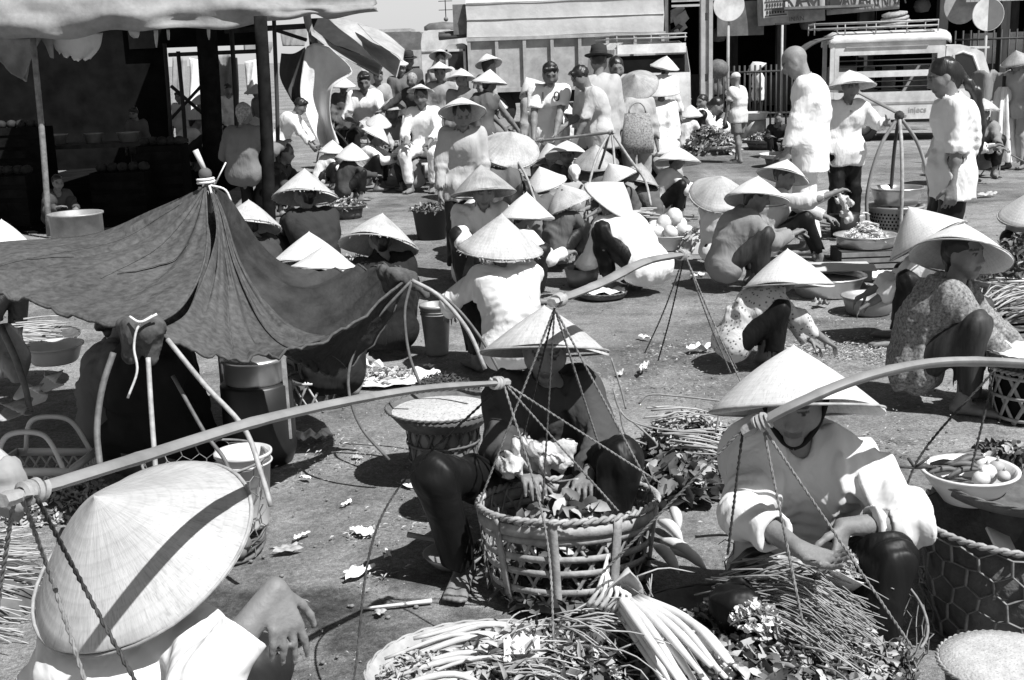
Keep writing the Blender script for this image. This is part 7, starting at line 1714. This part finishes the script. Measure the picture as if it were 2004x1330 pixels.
c = at(1972, 1300, 840); T = empty('lidded_basket', (c[0], c[1], 0)); tag(T, 'flat round woven lid on a low basket at the bottom right corner', 'lid basket')
wl = mat('fine_weave', 0.42, 0.7, 0.2, var=0.2, vs=50, spots=(120, 0.2, 0.7), bump=0.6, bs=150)
MB().lathe([(0.155, c[2]), (0.15, c[2] + 0.012), (0.10, c[2] + 0.02), (0, c[2] + 0.026)], 44).build('lid', wl, T)
b = MB(); rim_coil(b, 0.155, c[2] + 0.004, 0.006, 50, 130); b.build('rim', M_CANE, T)
MB().lathe([(0, 0), (0.11, 0), (0.14, c[2] - 0.02), (0, c[2] - 0.02)], 26).build('low_basket', M_CANED, T)
# basket with round holes by the flowered blouse woman
p = gnd(2018, 815); T = empty('hole_basket', (p[0], p[1], 0)); tag(T, 'basket with hexagon holes at the right edge under a white cloth', 'basket')
pf = [(0.16, 0), (0.175, 0.1), (0.185, 0.23)]
MB().lathe([(0.15, 0.003), (0.166, 0.1), (0.176, 0.225)], 26).build('dark_inside', M_DARKIN, T)
kagome(T, pf, 13, [0.02, 0.12, 0.21], M_CANE, 0.017, 0.014, 2.9)
b = MB(); rim_coil(b, 0.19, 0.235, 0.009, 40, 120); b.build('rim', M_CANE, T)
T_ = tray('tray with white cloth resting on the hexagon-hole basket', 2018, 815, 0.215, M_CANED, 0.275); x0 = np.array(T_.location)
G = np.array([[(0.19 * u, 0.17 * v, 0.03 + 0.012 * math.sin(9 * u) * math.cos(7 * v) + 0.01 * math.sin(17 * u + 3 * v)) for u in np.linspace(-1, 1, 14)] for v in np.linspace(-1, 1, 14)])
tag(solid(MB().sheet(G).build('white_cloth', M_SHEET, loc=x0), 0.006), 'white cloth spread over the tray at the right edge', 'cloth')
p = gnd(1985, 672); T = empty('low_crate', (p[0], p[1], 0), R(8)); tag(T, 'low slatted crate carrying the fan of scallions', 'crate')
for q in range(4): MB().box((0, -0.14, 0.03 + 0.045 * q), (0.42, 0.014, 0.028)).build('slat', M_WOOD, T, smooth=False)
for x in (-0.2, 0, 0.2): MB().box((x, -0.152, 0.095), (0.022, 0.012, 0.19)).build('batten', M_WOOD, T, smooth=False)
MB().box((0, 0.02, 0.10), (0.42, 0.30, 0.16)).build('inside', M_DARKIN, T, smooth=False)
produce('scallion_fan', 'fan of scallions lying on the slatted crate', 'scallions', (p[0] - 0.02, p[1] + 0.02, 0.19), [('stalks', sticks(130, 0.36, 0.0055, 0.24, 63, (0.8, 0.5, 0.1), 0.6, 0.07, 0.12), M_LEAFP), ('dark_stalks', sticks(90, 0.34, 0.004, 0.24, 64, (0.7, 0.5, 0.15), 0.7, 0.07, 0.12), M_LEAF)])
T_ = tray('grey tray of leafy greens behind the flowered blouse woman', 1985, 590, 0.28, M_ZINC, 0.12)
p = gnd(1985, 590)
produce('leafy_greens', 'tall leafy greens standing on the grey tray at the right edge', 'greens', (p[0] + 0.02, p[1], 0.14), [('core', mound(0.2, 0.12), M_LEAF), ('leaves', heap(420, 0.24, 0.28, 0.06, 0.025, 65, flat=1.3), M_LEAF), ('pale_leaves', heap(90, 0.24, 0.28, 0.05, 0.02, 66, flat=1.3), M_LEAFP), ('stalks', sticks(40, 0.4, 0.008, 0.3, 67, (1, 0.1, 0), 0.3, 0.03, 0.05), M_STALK)])
# ---------------------------------------------------------------- basins and trays in the middle distance
basin('largest aluminium basin behind the dotted blouse woman', 1618, 576, 0.245, 0.125, M_ALU)
tag(MB().lathe([(0, 0.09), (0.2, 0.10), (0.226, 0.10)], 30).build('dark_contents', M_BLACKPOT, loc=gnd(1618, 576)), 'dark liquid filling the largest aluminium basin', 'liquid')
basin('smaller grey basin standing alone on the ground', 1700, 612, 0.165, 0.105, M_ZINC)
p = gnd(1640, 556); T = empty('carton', (p[0], p[1], 0), R(-6)); tag(T, 'flat pale carton lying beyond the largest basin', 'carton')
MB().box((0, 0, 0.09), (0.42, 0.22, 0.10)).build('box', mat('carton_board', 0.42, 0.9, var=0.1), T, smooth=False)
MB().box((0.02, -0.16, 0.145), (0.40, 0.12, 0.008), M=Matrix.Rotation(0.2, 3, 'X')).build('flap', mat('carton_board'), T, smooth=False)
for x, w_ in ((-0.08, 0.05), (0.14, 0.03)): MB().box((x, -0.1125, 0.09), (w_, 0.003, 0.05)).build('printed_mark', M_INK, T, smooth=False)
p = gnd(1692, 520); T = empty('tub_stand', (p[0], p[1], 0)); tag(T, 'low crate stand under the tub of sprouts', 'crate')
MB().box((0, 0, 0.07), (0.44, 0.32, 0.14)).build('crate', M_WOODD, T, smooth=False)
for q in range(3): MB().box((0, -0.165, 0.025 + 0.045 * q), (0.44, 0.012, 0.032)).build('slat', M_WOOD, T, smooth=False)
o = basin('wide metal tub heaped with white sprouts', 1692, 518, 0.222, 0.085, M_ALU, 0.14, 'tub', 'tub', 0.95)
produce('sprout_heap', 'pale heap of sprouts rising from the metal tub', 'sprouts', (p[0], p[1], 0.205), [('core', mound(0.15, 0.06), M_LEAFP), ('sprouts', sticks(120, 0.09, 0.006, 0.16, 71, (1, 0.4, 0), 1.4, 0.12, 0.1, 4), M_STALK), ('bits', heap(320, 0.17, 0.10, 0.03, 0.012, 72), M_STALK)])
tray('pale round lid lying beyond the carton', 1730, 548, 0.15, M_SHEET, 0.02, h=0.02)
basin('enamel basin heaped with white squashes', 1310, 486, 0.205, 0.12, mat('white_basin', 0.6, 0.4, 0.5, grime=0.2))
p = gnd(1310, 486)
for q, (x, y, z, r_) in enumerate(((-0.11, -0.03, 0.13, 0.062), (0.0, -0.09, 0.13, 0.065), (0.10, -0.04, 0.14, 0.06), (-0.04, 0.04, 0.19, 0.07), (0.05, 0.05, 0.24, 0.072), (0.10, 0.07, 0.17, 0.062), (-0.12, 0.08, 0.15, 0.065), (-0.17, 0.02, 0.14, 0.05), (0.16, 0.0, 0.13, 0.05))):
    b = MB().ball((0, 0, 0), r_, 12, (1.1, 1, 0.85)); b.tube([(0, 0, r_ * 0.8), (0.01, 0, r_ * 1.05)], [0.012, 0.006], 5)
    tag(b.build('white_squash', M_STALK, loc=(p[0] + x, p[1] + y, z + 0.02), rot=(q * 0.7, q * 0.4, q)), 'white squash ' + ('at the left front of the heap', 'in the middle of the front row', 'at the right front of the heap', 'high on the left of the heap', 'topmost on the heap', 'behind the topmost one', 'at the back left of the heap', 'small one on the left rim', 'small one on the right rim')[q], 'squash', 'white squashes in the enamel basin')
p = gnd(1362, 492)
produce('cloth_heap', 'grey crumpled produce bag beside the white squashes', 'bag', (p[0], p[1], 0), [('core', mound(0.14, 0.16), cloth(0.4)), ('leaves', heap(130, 0.15, 0.19, 0.06, 0.03, 73), M_LEAFP)])
tag(MB().lathe([(0, 0), (0.10, 0), (0.13, 0.13), (0.12, 0.13), (0.09, 0.01), (0, 0.01)], 22).build('small_pail', M_ZINC, loc=gnd(1140, 558)), 'small grey pail under the bending woman\'s hands', 'pail')
T_ = tray('flat tray with white paper on the ground by the white backed woman', 1178, 582, 0.17, M_CANED, 0.01)
G = np.array([[(0.13 * u, 0.10 * v, 0.02 + 0.012 * math.sin(7 * u + 3 * v)) for u in np.linspace(-1, 1, 8)] for v in np.linspace(-1, 1, 8)])
tag(MB().sheet(G).build('white_paper', M_PAPER, loc=np.array(T_.location) + (0.03, 0.02, 0.015)), 'white paper lying on the flat tray beneath the pole', 'paper')
p = gnd(845, 466); T = empty('dark_tub', (p[0], p[1], 0)); tag(T, 'dark tub heaped with leaves left of the standing girl', 'tub')
MB().lathe([(0, 0), (0.13, 0), (0.165, 0.26), (0.175, 0.265), (0.165, 0.27), (0, 0.25)], 26).build('tub_body', mat('dark_tub', 0.03, 0.7), T)
produce('leaf_heap', 'flat heap of dark leaves on the dark tub', 'leaves', (p[0], p[1], 0.26), [('core', mound(0.15, 0.03), M_LEAF), ('leaves', heap(240, 0.20, 0.06, 0.05, 0.02, 75), M_LEAF), ('pale_leaves', heap(30, 0.18, 0.07, 0.05, 0.02, 76), M_LEAFP)])
p = gnd(856, 692); T = empty('tall_pail', (p[0], p[1], 0)); tag(T, 'tall grey pail beside the frayed hat woman', 'pail')
MB().lathe([(0, 0), (0.062, 0), (0.064, 0.01), (0.086, 0.27), (0.092, 0.272), (0.092, 0.29), (0.082, 0.288), (0.06, 0.02), (0, 0.012)], 28).build('pail', M_ZINC, T)
b = MB(); a = np.linspace(0, 2 * math.pi, 40)
for z in (0.235, 0.25): b.tube(np.stack((0.085 * np.cos(a), 0.085 * np.sin(a), np.full(40, z)), 1), 0.003, 4, cap=False)
b.build('bead', M_ZINC, T)
# white sheet on the ground, net basket, papers near the tent's right corner
g = gnd(765, 745)
G = np.array([[(0.24 * u + 0.02 * math.sin(5 * v), 0.17 * v + 0.02 * math.sin(6 * u), 0.014 + 0.012 * abs(math.sin(6 * u + 4 * v)) + 0.008 * math.sin(13 * u)) for u in np.linspace(-1, 1, 22)] for v in np.linspace(-1, 1, 16)])
tag(solid(MB().sheet(G).build('ground_sheet', M_SHEET, loc=(g[0], g[1], 0)), 0.003), 'crumpled white sheet spread on the ground by the tent corner', 'sheet')
produce('wilted_leaves', 'wilted pale leaves scattered over the white ground sheet', 'leaves', (g[0] - 0.02, g[1] + 0.03, 0.02), [('leaves', heap(130, 0.16, 0.03, 0.05, 0.018, 77), M_LEAFP)])
p = gnd(612, 792); T = empty('lattice_basket', (p[0], p[1], 0)); tag(T, 'pale round lattice basket below the tent corner', 'basket')
kagome(T, [(0.10, 0), (0.125, 0.08), (0.13, 0.15)], 12, [0.015, 0.14], mat('pale_plastic'), 0.010, 0.012, 4.0)
tag(MB().lathe([(0.0, 0.004), (0.095, 0.004), (0.118, 0.14), (0, 0.13)], 20).build('contents', mat('grey_fill', 0.12, 0.9, var=0.5, vs=20), loc=(p[0], p[1], 0)), 'grey tangled filling of the pale lattice basket', 'filling')['kind'] = 'stuff'
p = gnd(690, 725); produce('paper_heap', 'pile of crumpled white paper at the tent corner', 'paper', (p[0], p[1], 0), [('paper', heap(60, 0.13, 0.10, 0.09, 0.07, 78), M_PAPER)])
# ---------------------------------------------------------------- trays of produce by the stall
for lab, px, gy, r_, z in (('produce tray on a low stand nearest the frayed hats', 682, 425, 0.20, 0.10), ('wide shallow tray beside the squatting woman\'s pot', 700, 362, 0.26, 0.10), ('tray of small pale pieces between the hats and tent', 688, 560, 0.19, 0.12)):
    tray(lab, px, gy, r_, M_CANED, z)
    q = gnd(px, gy)
    tag(MB().lathe([(0, 0), (r_ * 0.7, 0), (r_ * 0.8, z - 0.004), (0, z - 0.004)], 18).build('low_basket', M_CANED, loc=q), 'dark low basket supporting the ' + lab.split(' b')[0].split(' o')[0].split(' n')[0], 'basket')
    produce('produce_heap', 'heap of mixed produce on the ' + lab, 'produce', (q[0], q[1], z + 0.01), [('core', mound(r_ * 0.8, 0.05), M_LEAF), ('pieces', heap(150, r_ * 0.95, 0.09, 0.06, 0.03, px), M_LEAFP), ('dark_pieces', heap(110, r_ * 0.95, 0.09, 0.07, 0.03, px + 1), M_LEAF)])
def pot(label, px, gy, r_, h, m=M_ALU, z=0.0, bail=True, name='cooking_pot', cat='pot'):
    q = gnd(px, gy); T = empty(name, (q[0], q[1], z)); tag(T, label, cat)
    MB().lathe([(0, 0), (r_ * 0.9, 0), (r_, 0.03), (r_, h), (r_ * 1.06, h + 0.005), (r_ * 1.06, h + 0.02), (r_ * 0.96, h + 0.018), (r_ * 0.94, 0.03), (0, 0.02)], 28).build('pot_body', m, T)
    if bail:
        a = np.linspace(0, math.pi, 18); MB().tube(np.stack((r_ * 1.05 * np.cos(a), np.zeros(18), h + r_ * 1.3 * np.sin(a)), 1), 0.008, 5).build('bail_handle', M_CANE, T)
    return T
pot('shiny aluminium pot with bail handle beside the tall white sheet', 658, 352, 0.15, 0.25, M_ALU, 0.02)
q = gnd(658, 352)
for x in (-0.24, 0.26): tag(MB().tube(curve_pts([(x, 0, 0), (x * 1.05, 0, 0.25), (x * 0.7, 0, 0.5), (0, 0, 0.72)], 14), 0.012, 6).build('cane_loop', M_CANE, loc=(q[0], q[1], 0)), 'bent cane loop standing ' + ('left' if x < 0 else 'right') + ' of the shiny pot', 'cane')
pot('wide zinc drum with a ribbed rim by the bamboo post', 156, 492, 0.235, 0.34, M_ZINC, 0, False, 'zinc_drum', 'drum')
pot('pale can on the ground behind the man sitting with bowed head', 655, 262, 0.12, 0.30, M_ENAM, 0.3, False, 'tall_can', 'can')
pot('small aluminium pot between the squatting woman and the white figure', 800, 362, 0.10, 0.16, M_ALU, 0.25, False)
q = gnd(800, 362); tag(MB().tube(curve_pts([(0.0, -0.02, 0.0), (-0.10, -0.02, 0.25), (-0.10, -0.02, 0.45), (-0.02, -0.02, 0.9)], 14), 0.012, 6).build('cane_loop', M_CANE, loc=(q[0], q[1], 0)), 'pale bent cane rising beside the white figure', 'cane')
tag(MB().lathe([(0, 0), (0.2, 0), (0.2, 0.25), (0, 0.25)], 14).build('dark_box', M_BLACKPOT, loc=(q[0] + 0.02, q[1] + 0.03, 0)), 'black stove under the small aluminium pot', 'stove')
# folded leaf boat, paper on the ground
p = gnd(776, 368); T = empty('leaf_boat', (p[0], p[1], 0.01)); tag(T, 'folded leaf boat of white goods on the ground before the squatting woman', 'leaf tray')
G = np.array([[(0.24 * u, 0.11 * v * (1 - 0.5 * abs(u)), 0.01 + 0.13 * abs(v) ** 1.5 + 0.12 * max(0, abs(u) - 0.5)) for u in np.linspace(-1, 1, 14)] for v in np.linspace(-1, 1, 11)])
solid(MB().sheet(G).build('leaf', mat('dry_leaf'), T), 0.006)
for q in range(4): MB().ball((-0.10 + 0.06 * q, 0.01 * (q % 2), 0.06), 0.045, 9, (1, 1, 0.7)).build('white_lump', M_STALK, T)
# low stool under the white figure, table before the printed shirt man
def stool(label, x, y, z, w_, d, name='low_stool', cat='stool', m=M_WOOD):
    T = empty(name, (x, y, 0)); tag(T, label, cat)
    MB().box((0, 0, z - 0.02), (w_, d, 0.04)).build('seat' if cat == 'stool' else 'table_top', m, T, smooth=False)
    for sx in (-1, 1):
        for sy in (-1, 1): MB().box((sx * (w_ / 2 - 0.03), sy * (d / 2 - 0.03), (z - 0.04) / 2), (0.04, 0.04, z - 0.04)).build('leg', m, T, smooth=False)
for who, lab in ((fw, 'low stool under the figure all in white'), (fx, 'stool under the man in the open-necked shirt'), (fv, 'stool under the person in the small hat')): stool(lab, who.location.x, who.location.y, 0.40 * 0.98, 0.34, 0.28)
q = gnd(1030, 378); stool('dark table before the man in the printed shirt', q[0], q[1], 0.66, 1.0, 0.45, 'stall_table', 'table', M_WOODD)
for k_, (dx, w_) in enumerate(((-0.3, 0.11), (-0.05, 0.13), (0.22, 0.12))): tag(MB().lathe([(0, 0), (w_ * .8, 0), (w_, 0.06), (w_ * 0.9, 0.055), (0, 0.02)], 16).build('bowl', M_ENAM, loc=(q[0] + dx, q[1], 0.665)), ('left bowl on the dark table', 'middle bowl on the dark table', 'right bowl on the dark table')[k_], 'bowl')
# ---------------------------------------------------------------- yoke behind: pole with rattan legs in the middle of the crowd
c = at(1196, 262, 222); P4T, P4 = pole('thin yoke pole lying level behind the crowd of hats', [at(1055, 275, 205), at(1120, 268, 212), at(1200, 258, 222)], 0.05)
T = empty('rattan_hanger', (c[0], c[1], 0)); tag(T, 'four bent cane legs hung from the thin yoke pole', 'cane hanger'); o0 = np.array((c[0], c[1], 0))
for pts, m in (([(1200, 262, 222), (1232, 310, 226), (1262, 352, 230), (1274, 402, 234)], M_CANE), ([(1198, 262, 222), (1204, 330, 224), (1212, 385, 226)], M_CANE), ([(1190, 264, 222), (1166, 312, 224), (1148, 380, 226)], M_CANE), ([(1192, 262, 220), (1182, 300, 218), (1172, 330, 216)], M_CANED)):
    MB().tube(curve_pts([at(*q) - o0 for q in pts], 14), 0.012, 6).build('cane_leg', m, T)
q = gnd(1225, 470); tray('tray of flat leaves hanging below the bent cane legs', 1225, 475, 0.24, M_CANED, 0.22)
produce('leaf_sheets', 'flat pale leaves laid on the hanging tray', 'leaves', (q[0], q[1], 0.24), [('leaves', sticks(40, 0.4, 0.014, 0.3, 81, (1, 0.1, 0), 0.3, 0.03, 0.02), M_LEAFP)])
tag(MB().lathe([(0, 0), (0.16, 0), (0.2, 0.2), (0, 0.2)], 18).build('dark_basket', M_CANED, loc=q), 'dark basket under the tray of flat leaves', 'basket')
T = empty('rattan_hanger', at(1050, 330, 240) * (1, 1, 0)); tag(T, 'bent cane legs beside the lopsided white hat', 'cane hanger'); o0 = np.array(T.location)
for pts in ([(1004, 300, 240), (1030, 345, 244), (1048, 395, 248)], [(1020, 340, 240), (1026, 380, 244)]): MB().tube(curve_pts([at(*q) - o0 for q in pts], 12), 0.011, 6).build('cane_leg', M_CANE, T)
pot('round dark jar beside the bent cane legs', 1042, 402, 0.13, 0.26, M_TIN, 0, False, 'dark_jar', 'jar')
# ---------------------------------------------------------------- carrying frame of the shoulder pole woman: basin on a colander
p = gnd(1752, 452); cx, cy = p[0], p[1]; T = empty('carrying_frame', (cx, cy, 0)); tag(T, 'four bamboo legs gathered at the shoulder pole above a metal basin', 'carrying frame'); o0 = np.array((cx, cy, 0))
ap = G2(1760, 226, 452) - o0
for (x, y, m) in ((-0.28, -0.08, M_BAMBOO), (-0.03, -0.24, M_CANE), (0.28, -0.02, M_BAMBOO), (0.02, 0.22, M_WOODD)):
    MB().tube(curve_pts([ap, ap * 0.5 + np.array((x * 0.62, y * 0.62, 0.24)), (x, y, 0.36), (x * 0.95, y * 0.95, 0.02)], 18), 0.016, 7).build('leg', m, T)
b = MB(); b.ball(ap + (0, 0, 0.0), 0.045, 8); b.build('binding', M_ROPED, T)
T = empty('colander_basket', (cx, cy, 0)); tag(T, 'perforated metal basket under the shining basin', 'basket')
MB().lathe([(0, 0), (0.20, 0), (0.235, 0.21), (0.245, 0.215), (0.245, 0.235), (0.22, 0.23), (0.19, 0.02), (0, 0.015)], 36).build('basket_wall', M_ZINC, T)
ho = MB(); rv = Rev([(0.20, 0), (0.235, 0.21)])
for zi in range(5):
    for q in range(44):
        a_ = q * 2 * math.pi / 44 + (zi % 2) * 0.07; z = 0.05 + 0.03 * zi; c0 = rv.pt(np.array(a_), np.array(z), 0.0015); t_ = np.array((-math.sin(a_), math.cos(a_), 0)); nn = np.array((math.cos(a_), math.sin(a_), 0))
        strip(ho, [c0 - (0, 0, 0.008), c0 + (0, 0, 0.008)], [nn, nn], 0.014, 0.0012)
tag(ho.build('holes', M_DARKIN, T), kind='stuff')
basin('shining metal basin on the perforated basket', 1752, 452, 0.225, 0.14, M_ALU, 0.24)
P5T, P5 = pole('short shoulder pole of the woman in the shallow hat', [at(1672, 176, 214), at(1710, 196, 216), at(1752, 218, 222), at(1768, 226, 224)], 0.05)
bg_ = Field(); r_ = np.random.default_rng(14)
for q in range(12): bg_.ell(r_.normal(0, 1, 3) * (0.04, 0.03, 0.07) + (0, 0, -0.02), r_.uniform(0.02, 0.045, 3), k=0.02)
bm_, _ = bg_.mesh('bag', 0.010, folds(0.018, 12, 2.4, 2.0)); tag(link('plastic_bag', bm_, M_PLAST, loc=at(1654, 398, 232)), 'clear plastic bag hanging beside the white trouser leg', 'bag')
tag(MB().lathe([(0, 0), (0.11, 0), (0.13, 0.2), (0, 0.2)], 18).build('black_bucket', M_BLACKPOT, loc=gnd(1652, 462)), 'black bucket beneath the hanging plastic bag', 'bucket')
# ---------------------------------------------------------------- far right: upright bundles, ropes, low trays
c = gnd(1955, 330); T = empty('white_bundle', (c[0], c[1], 0)); tag(T, 'upright folded white umbrella cloth near the right edge', 'folded umbrella')
ub = MB(); n_ = 40; V = []
for z, r_ in ((0.10, 0.20), (0.25, 0.17), (0.6, 0.12), (0.95, 0.085), (1.02, 0.05)):
    for q in range(n_): a_ = q * 2 * math.pi / n_; rr = r_ * (1 + 0.25 * math.sin(a_ * 8)); V.append((math.cos(a_) * rr, math.sin(a_) * rr, z))
ub.add(V, [(i * n_ + j, i * n_ + (j + 1) % n_, (i + 1) * n_ + (j + 1) % n_, (i + 1) * n_ + j) for i in range(4) for j in range(n_)]); ub.build('folded_cloth', M_SHEET, T)
MB().tube([(0, 0, 0), (0, 0, 1.15)], 0.02, 6).build('stick', M_WOODD, T)
for q, (x, y) in enumerate(((-0.55, -0.8), (-0.35, -0.9), (0.25, -0.9), (0.35, -0.5))): MB().tube([(0, 0, 0.25), (x, y, 0.0)], 0.008, 4).build('guy_rope', M_ROPE, T)
G = np.array([[(0.22 * u, 0.1 * math.sin(4 * u), 0.2 * v + 0.03 * math.sin(7 * u)) for u in np.linspace(-1, 1, 10)] for v in np.linspace(-1, 1, 8)])
tag(solid(MB().sheet(G).build('grey_sacking', cloth(0.2), loc=at(1938, 170, 150)), 0.02), 'grey sacking propped above the folded white umbrella', 'sacking')
for lab, px, gy, r_, z, m in (('wide dark tray at the right edge beside the umbrella', 1995, 310, 0.42, 0.25, M_CANED), ('low tray of white goods behind the ponytail girl', 1905, 320, 0.4, 0.2, M_SHEET), ('white tray stack left of the bald man', 1535, 325, 0.34, 0.12, M_ENAM), ('round zinc tub by the crouching vendors', 1570, 322, 0.26, 0.26, M_ZINC), ('flat tray on the ground behind the boy', 1400, 300, 0.4, 0.08, M_ZINC), ('tray of white cloths at the far stalls', 1350, 285, 0.35, 0.15, M_SHEET), ('low produce tray between the boy and bald man', 1500, 290, 0.4, 0.1, M_CANED)):
    tray(lab, px, gy, r_, m, z, h=0.05)
    q = gnd(px, gy); tag(MB().lathe([(0, 0), (r_ * 0.7, 0), (r_ * 0.8, z - 0.005), (0, z - 0.005)], 16).build('low_basket', M_CANED, loc=q), 'dark support under the ' + ' '.join(lab.split()[:6]), 'basket')
    if m in (M_CANED, M_ZINC): produce('produce_heap', 'far heap of produce on the ' + lab, 'produce', (q[0], q[1], z + 0.02), [('core', mound(r_ * 0.7, 0.08), M_LEAF), ('pieces', heap(110, r_ * 0.85, 0.14, 0.09, 0.05, px), M_LEAFP), ('dark_pieces', heap(110, r_ * 0.85, 0.13, 0.09, 0.05, px + 1), M_LEAF)])
basin('big white enamel basin on a grey stand beside the boy', 1470, 272, 0.30, 0.12, M_ENAM, 0.34)
tag(MB().lathe([(0, 0), (0.22, 0), (0.25, 0.335), (0, 0.335)], 18).build('grey_stand', M_ZINC, loc=gnd(1470, 272)), 'grey drum stand under the big white enamel basin', 'stand')
p = gnd(1385, 300)
produce('straw_greens', 'loose straw-like greens heaped before the far vendors', 'greens', (p[0], p[1], 0.0), [('core', mound(0.4, 0.3), M_LEAF), ('leaves', heap(360, 0.5, 0.42, 0.12, 0.04, 91), M_LEAFP), ('dark_leaves', heap(200, 0.5, 0.4, 0.12, 0.05, 92), M_LEAF)])
p = gnd(1140, 1000)
# woven shopping bag of the tunic woman
G = [(0.19, 0), (0.21, 0.1), (0.17, 0.36)]
T = empty('woven_bag', at(1248, 300, 205)); tag(T, 'woven check shopping bag carried beside the white tunic', 'bag')
MB().lathe([(0, 0), (0.15, 0), (0.16, 0.1), (0.12, 0.38), (0.11, 0.38), (0.14, 0.1), (0, 0.02)], 22, sy=0.45).build('bag_body', mat('woven_check', 0.22, 0.8, var=0.6, vs=70, spots=(60, 0.2, 0.35)), T)
a = np.linspace(0, math.pi, 12); MB().tube(np.stack((0.08 * np.cos(a), np.zeros(12), 0.38 + 0.1 * np.sin(a)), 1), 0.008, 5).build('handle', M_CANE, T)
tag(MB().ball((0, 0, 0), 0.2, 12, (1, 0.8, 0.9)).build('carried_basket', M_CANED, loc=at(1405, 135, 108)), 'dark round basket carried by the porter at the post', 'basket')
# ---------------------------------------------------------------- litter on the ground
items = [(560, 1082, .10, .04), (700, 1128, .10, .05), (712, 1048, .09, .05), (745, 1205, .035, .03), (680, 990, .05, .02), (610, 865, .14, .05), (640, 858, .06, .05), (800, 955, .09, .04), (600, 940, .05, .02), (700, 900, .04, .03), (590, 1055, .06, .02), (760, 1090, .06, .02),
         (1605, 600, .12, .07), (1370, 690, .14, .07), (1260, 730, .16, .03), (1215, 735, .08, .03), (1360, 545, .10, .05), (1235, 563, .12, .05), (1690, 1025, .06, .03), (1590, 900, .04, .02), (1480, 585, .07, .03), (1420, 655, .06, .03), (1260, 665, .08, .03), (840, 720, .05, .04), (1600, 690, .05, .04), (1750, 400, .2, .1), (1080, 900, .05, .03), (1930, 385, .2, .08), (1370, 540, .09, .04)]
lab = ['white paper scrap beside the chicken wire basket', 'torn white scrap on the damp patch of ground', 'split white stalk lying on the ground', 'small pale clod on the damp ground', 'pale sliver below the cane loop', 'long white scrap by the tent shadow', 'curled scrap at the tent shadow edge', 'white leaf end by the dark trouser leg', 'thin pale scrap left of the tray shadow', 'tiny pale scrap in the open ground', 'pale strip beside the wire basket foot', 'pale shred near the small scale',
       'crumpled white cloth near the lone grey basin', 'crumpled paper left of the dotted blouse', 'long white paper strip under the thin ropes', 'short white strip left of the long one', 'white scrap behind the grey shirted squatter', 'pale scrap right of the flat tray', 'white scrap in the shade by the sleeve', 'sliver on the ground right of the hat', 'pale sliver beside the dotted blouse hat', 'pale scrap under the dotted sleeve', 'small scrap in the middle of the open ground', 'white scrap by the tall grey pail', 'pale scrap near the reaching hand', 'pale scrap on the far wet ground', 'pale scrap by the lap bag', 'white scrap on the far right ground', 'little white scrap behind the rope']
for q, ((px, py, a, b), l_) in enumerate(zip(items, lab)): scrap(l_, px, py, a, b, M_PAPER if q % 3 else M_LEAFP, q + 5, 0.007 if a < 0.08 else (0.014 if a < 0.12 else 0.035))
tag(MB().tube(curve_pts([gnd(708, 1195) + (0, 0, .008), gnd(780, 1190) + (0, 0, .012), gnd(845, 1180) + (0, 0, .008)], 10) - gnd(780, 1190), [0.004, 0.006, 0.009], 5).build('stick', M_STALK, loc=gnd(780, 1190)), 'pale stick lying on the damp ground', 'stick')
r = np.random.default_rng(77); V, Fs = [], []
def chip(x, y, L_, w_, up):
    a = r.uniform(0, 6.28); u = np.array((math.cos(a), math.sin(a), r.normal() * 0.15)); v = np.array((-math.sin(a), math.cos(a), r.normal() * 0.3))
    c = np.array((x, y, 0.012 + up)); b = len(V)
    V.extend([c - u * L_ / 2 - v * w_ / 3, c + v * w_ / 2 + (0, 0, w_ * 0.4), c + u * L_ / 2, c - v * w_ / 2 + (0, 0, 0.3 * w_)]); Fs.extend([(b, b + 2, b + 1), (b, b + 3, b + 2)])
for q in range(9500):
    y = r.uniform(2.5, 13); x = r.uniform(-0.46, 0.46) * y
    if fbm(np.array(x), np.array(y), 1.1, 5, 3) + r.normal() * 0.10 < 0.45: continue
    chip(x, y, r.uniform(0.004, 0.020), r.uniform(0.0015, 0.006), 0)
for (px, py, rad, n_) in ((1690, 690, 0.32, 900), (1560, 690, 0.25, 350), (1120, 760, .35, 200), (1300, 700, .4, 260), (1750, 880, .3, 160), (1560, 640, .5, 240), (900, 1000, .3, 120), (660, 900, .3, 140), (1400, 680, 0.25, 120), (640, 860, 0.15, 60), (720, 1050, 0.14, 40), (1000, 700, .3, 80), (1330, 760, 0.3, 120), (740, 1130, 0.12, 36), (560, 1240, .15, 30), (1480, 600, .3, 90), (1800, 640, .25, 90)):
    g = gnd(px, py)
    for q in range(n_): d = r.normal(0, rad * 0.5, 2); chip(g[0] + d[0], g[1] + d[1], r.uniform(0.008, 0.034), r.uniform(0.003, 0.009), 0.002)
m = MB(); m.v = [tuple(x) for x in V]; m.f = Fs
tag(m.build('leaf_litter', M_LEAFP, smooth=False), 'leaf shreds and straw bits trodden over the market ground', 'litter', kind='stuff')
m = MB()
for q in range(900):
    y = r.uniform(2.5, 12); x = r.uniform(-0.46, 0.46) * y; s_ = r.uniform(0.003, 0.010)
    m.ball((x, y, s_ * 0.3), s_, 5, (1, r.uniform(.6, 1), 0.6))
tag(m.build('pebbles', mat('pebble', 0.17, 0.9, var=0.4)), 'small stones scattered over the trodden ground', 'pebbles', kind='stuff')
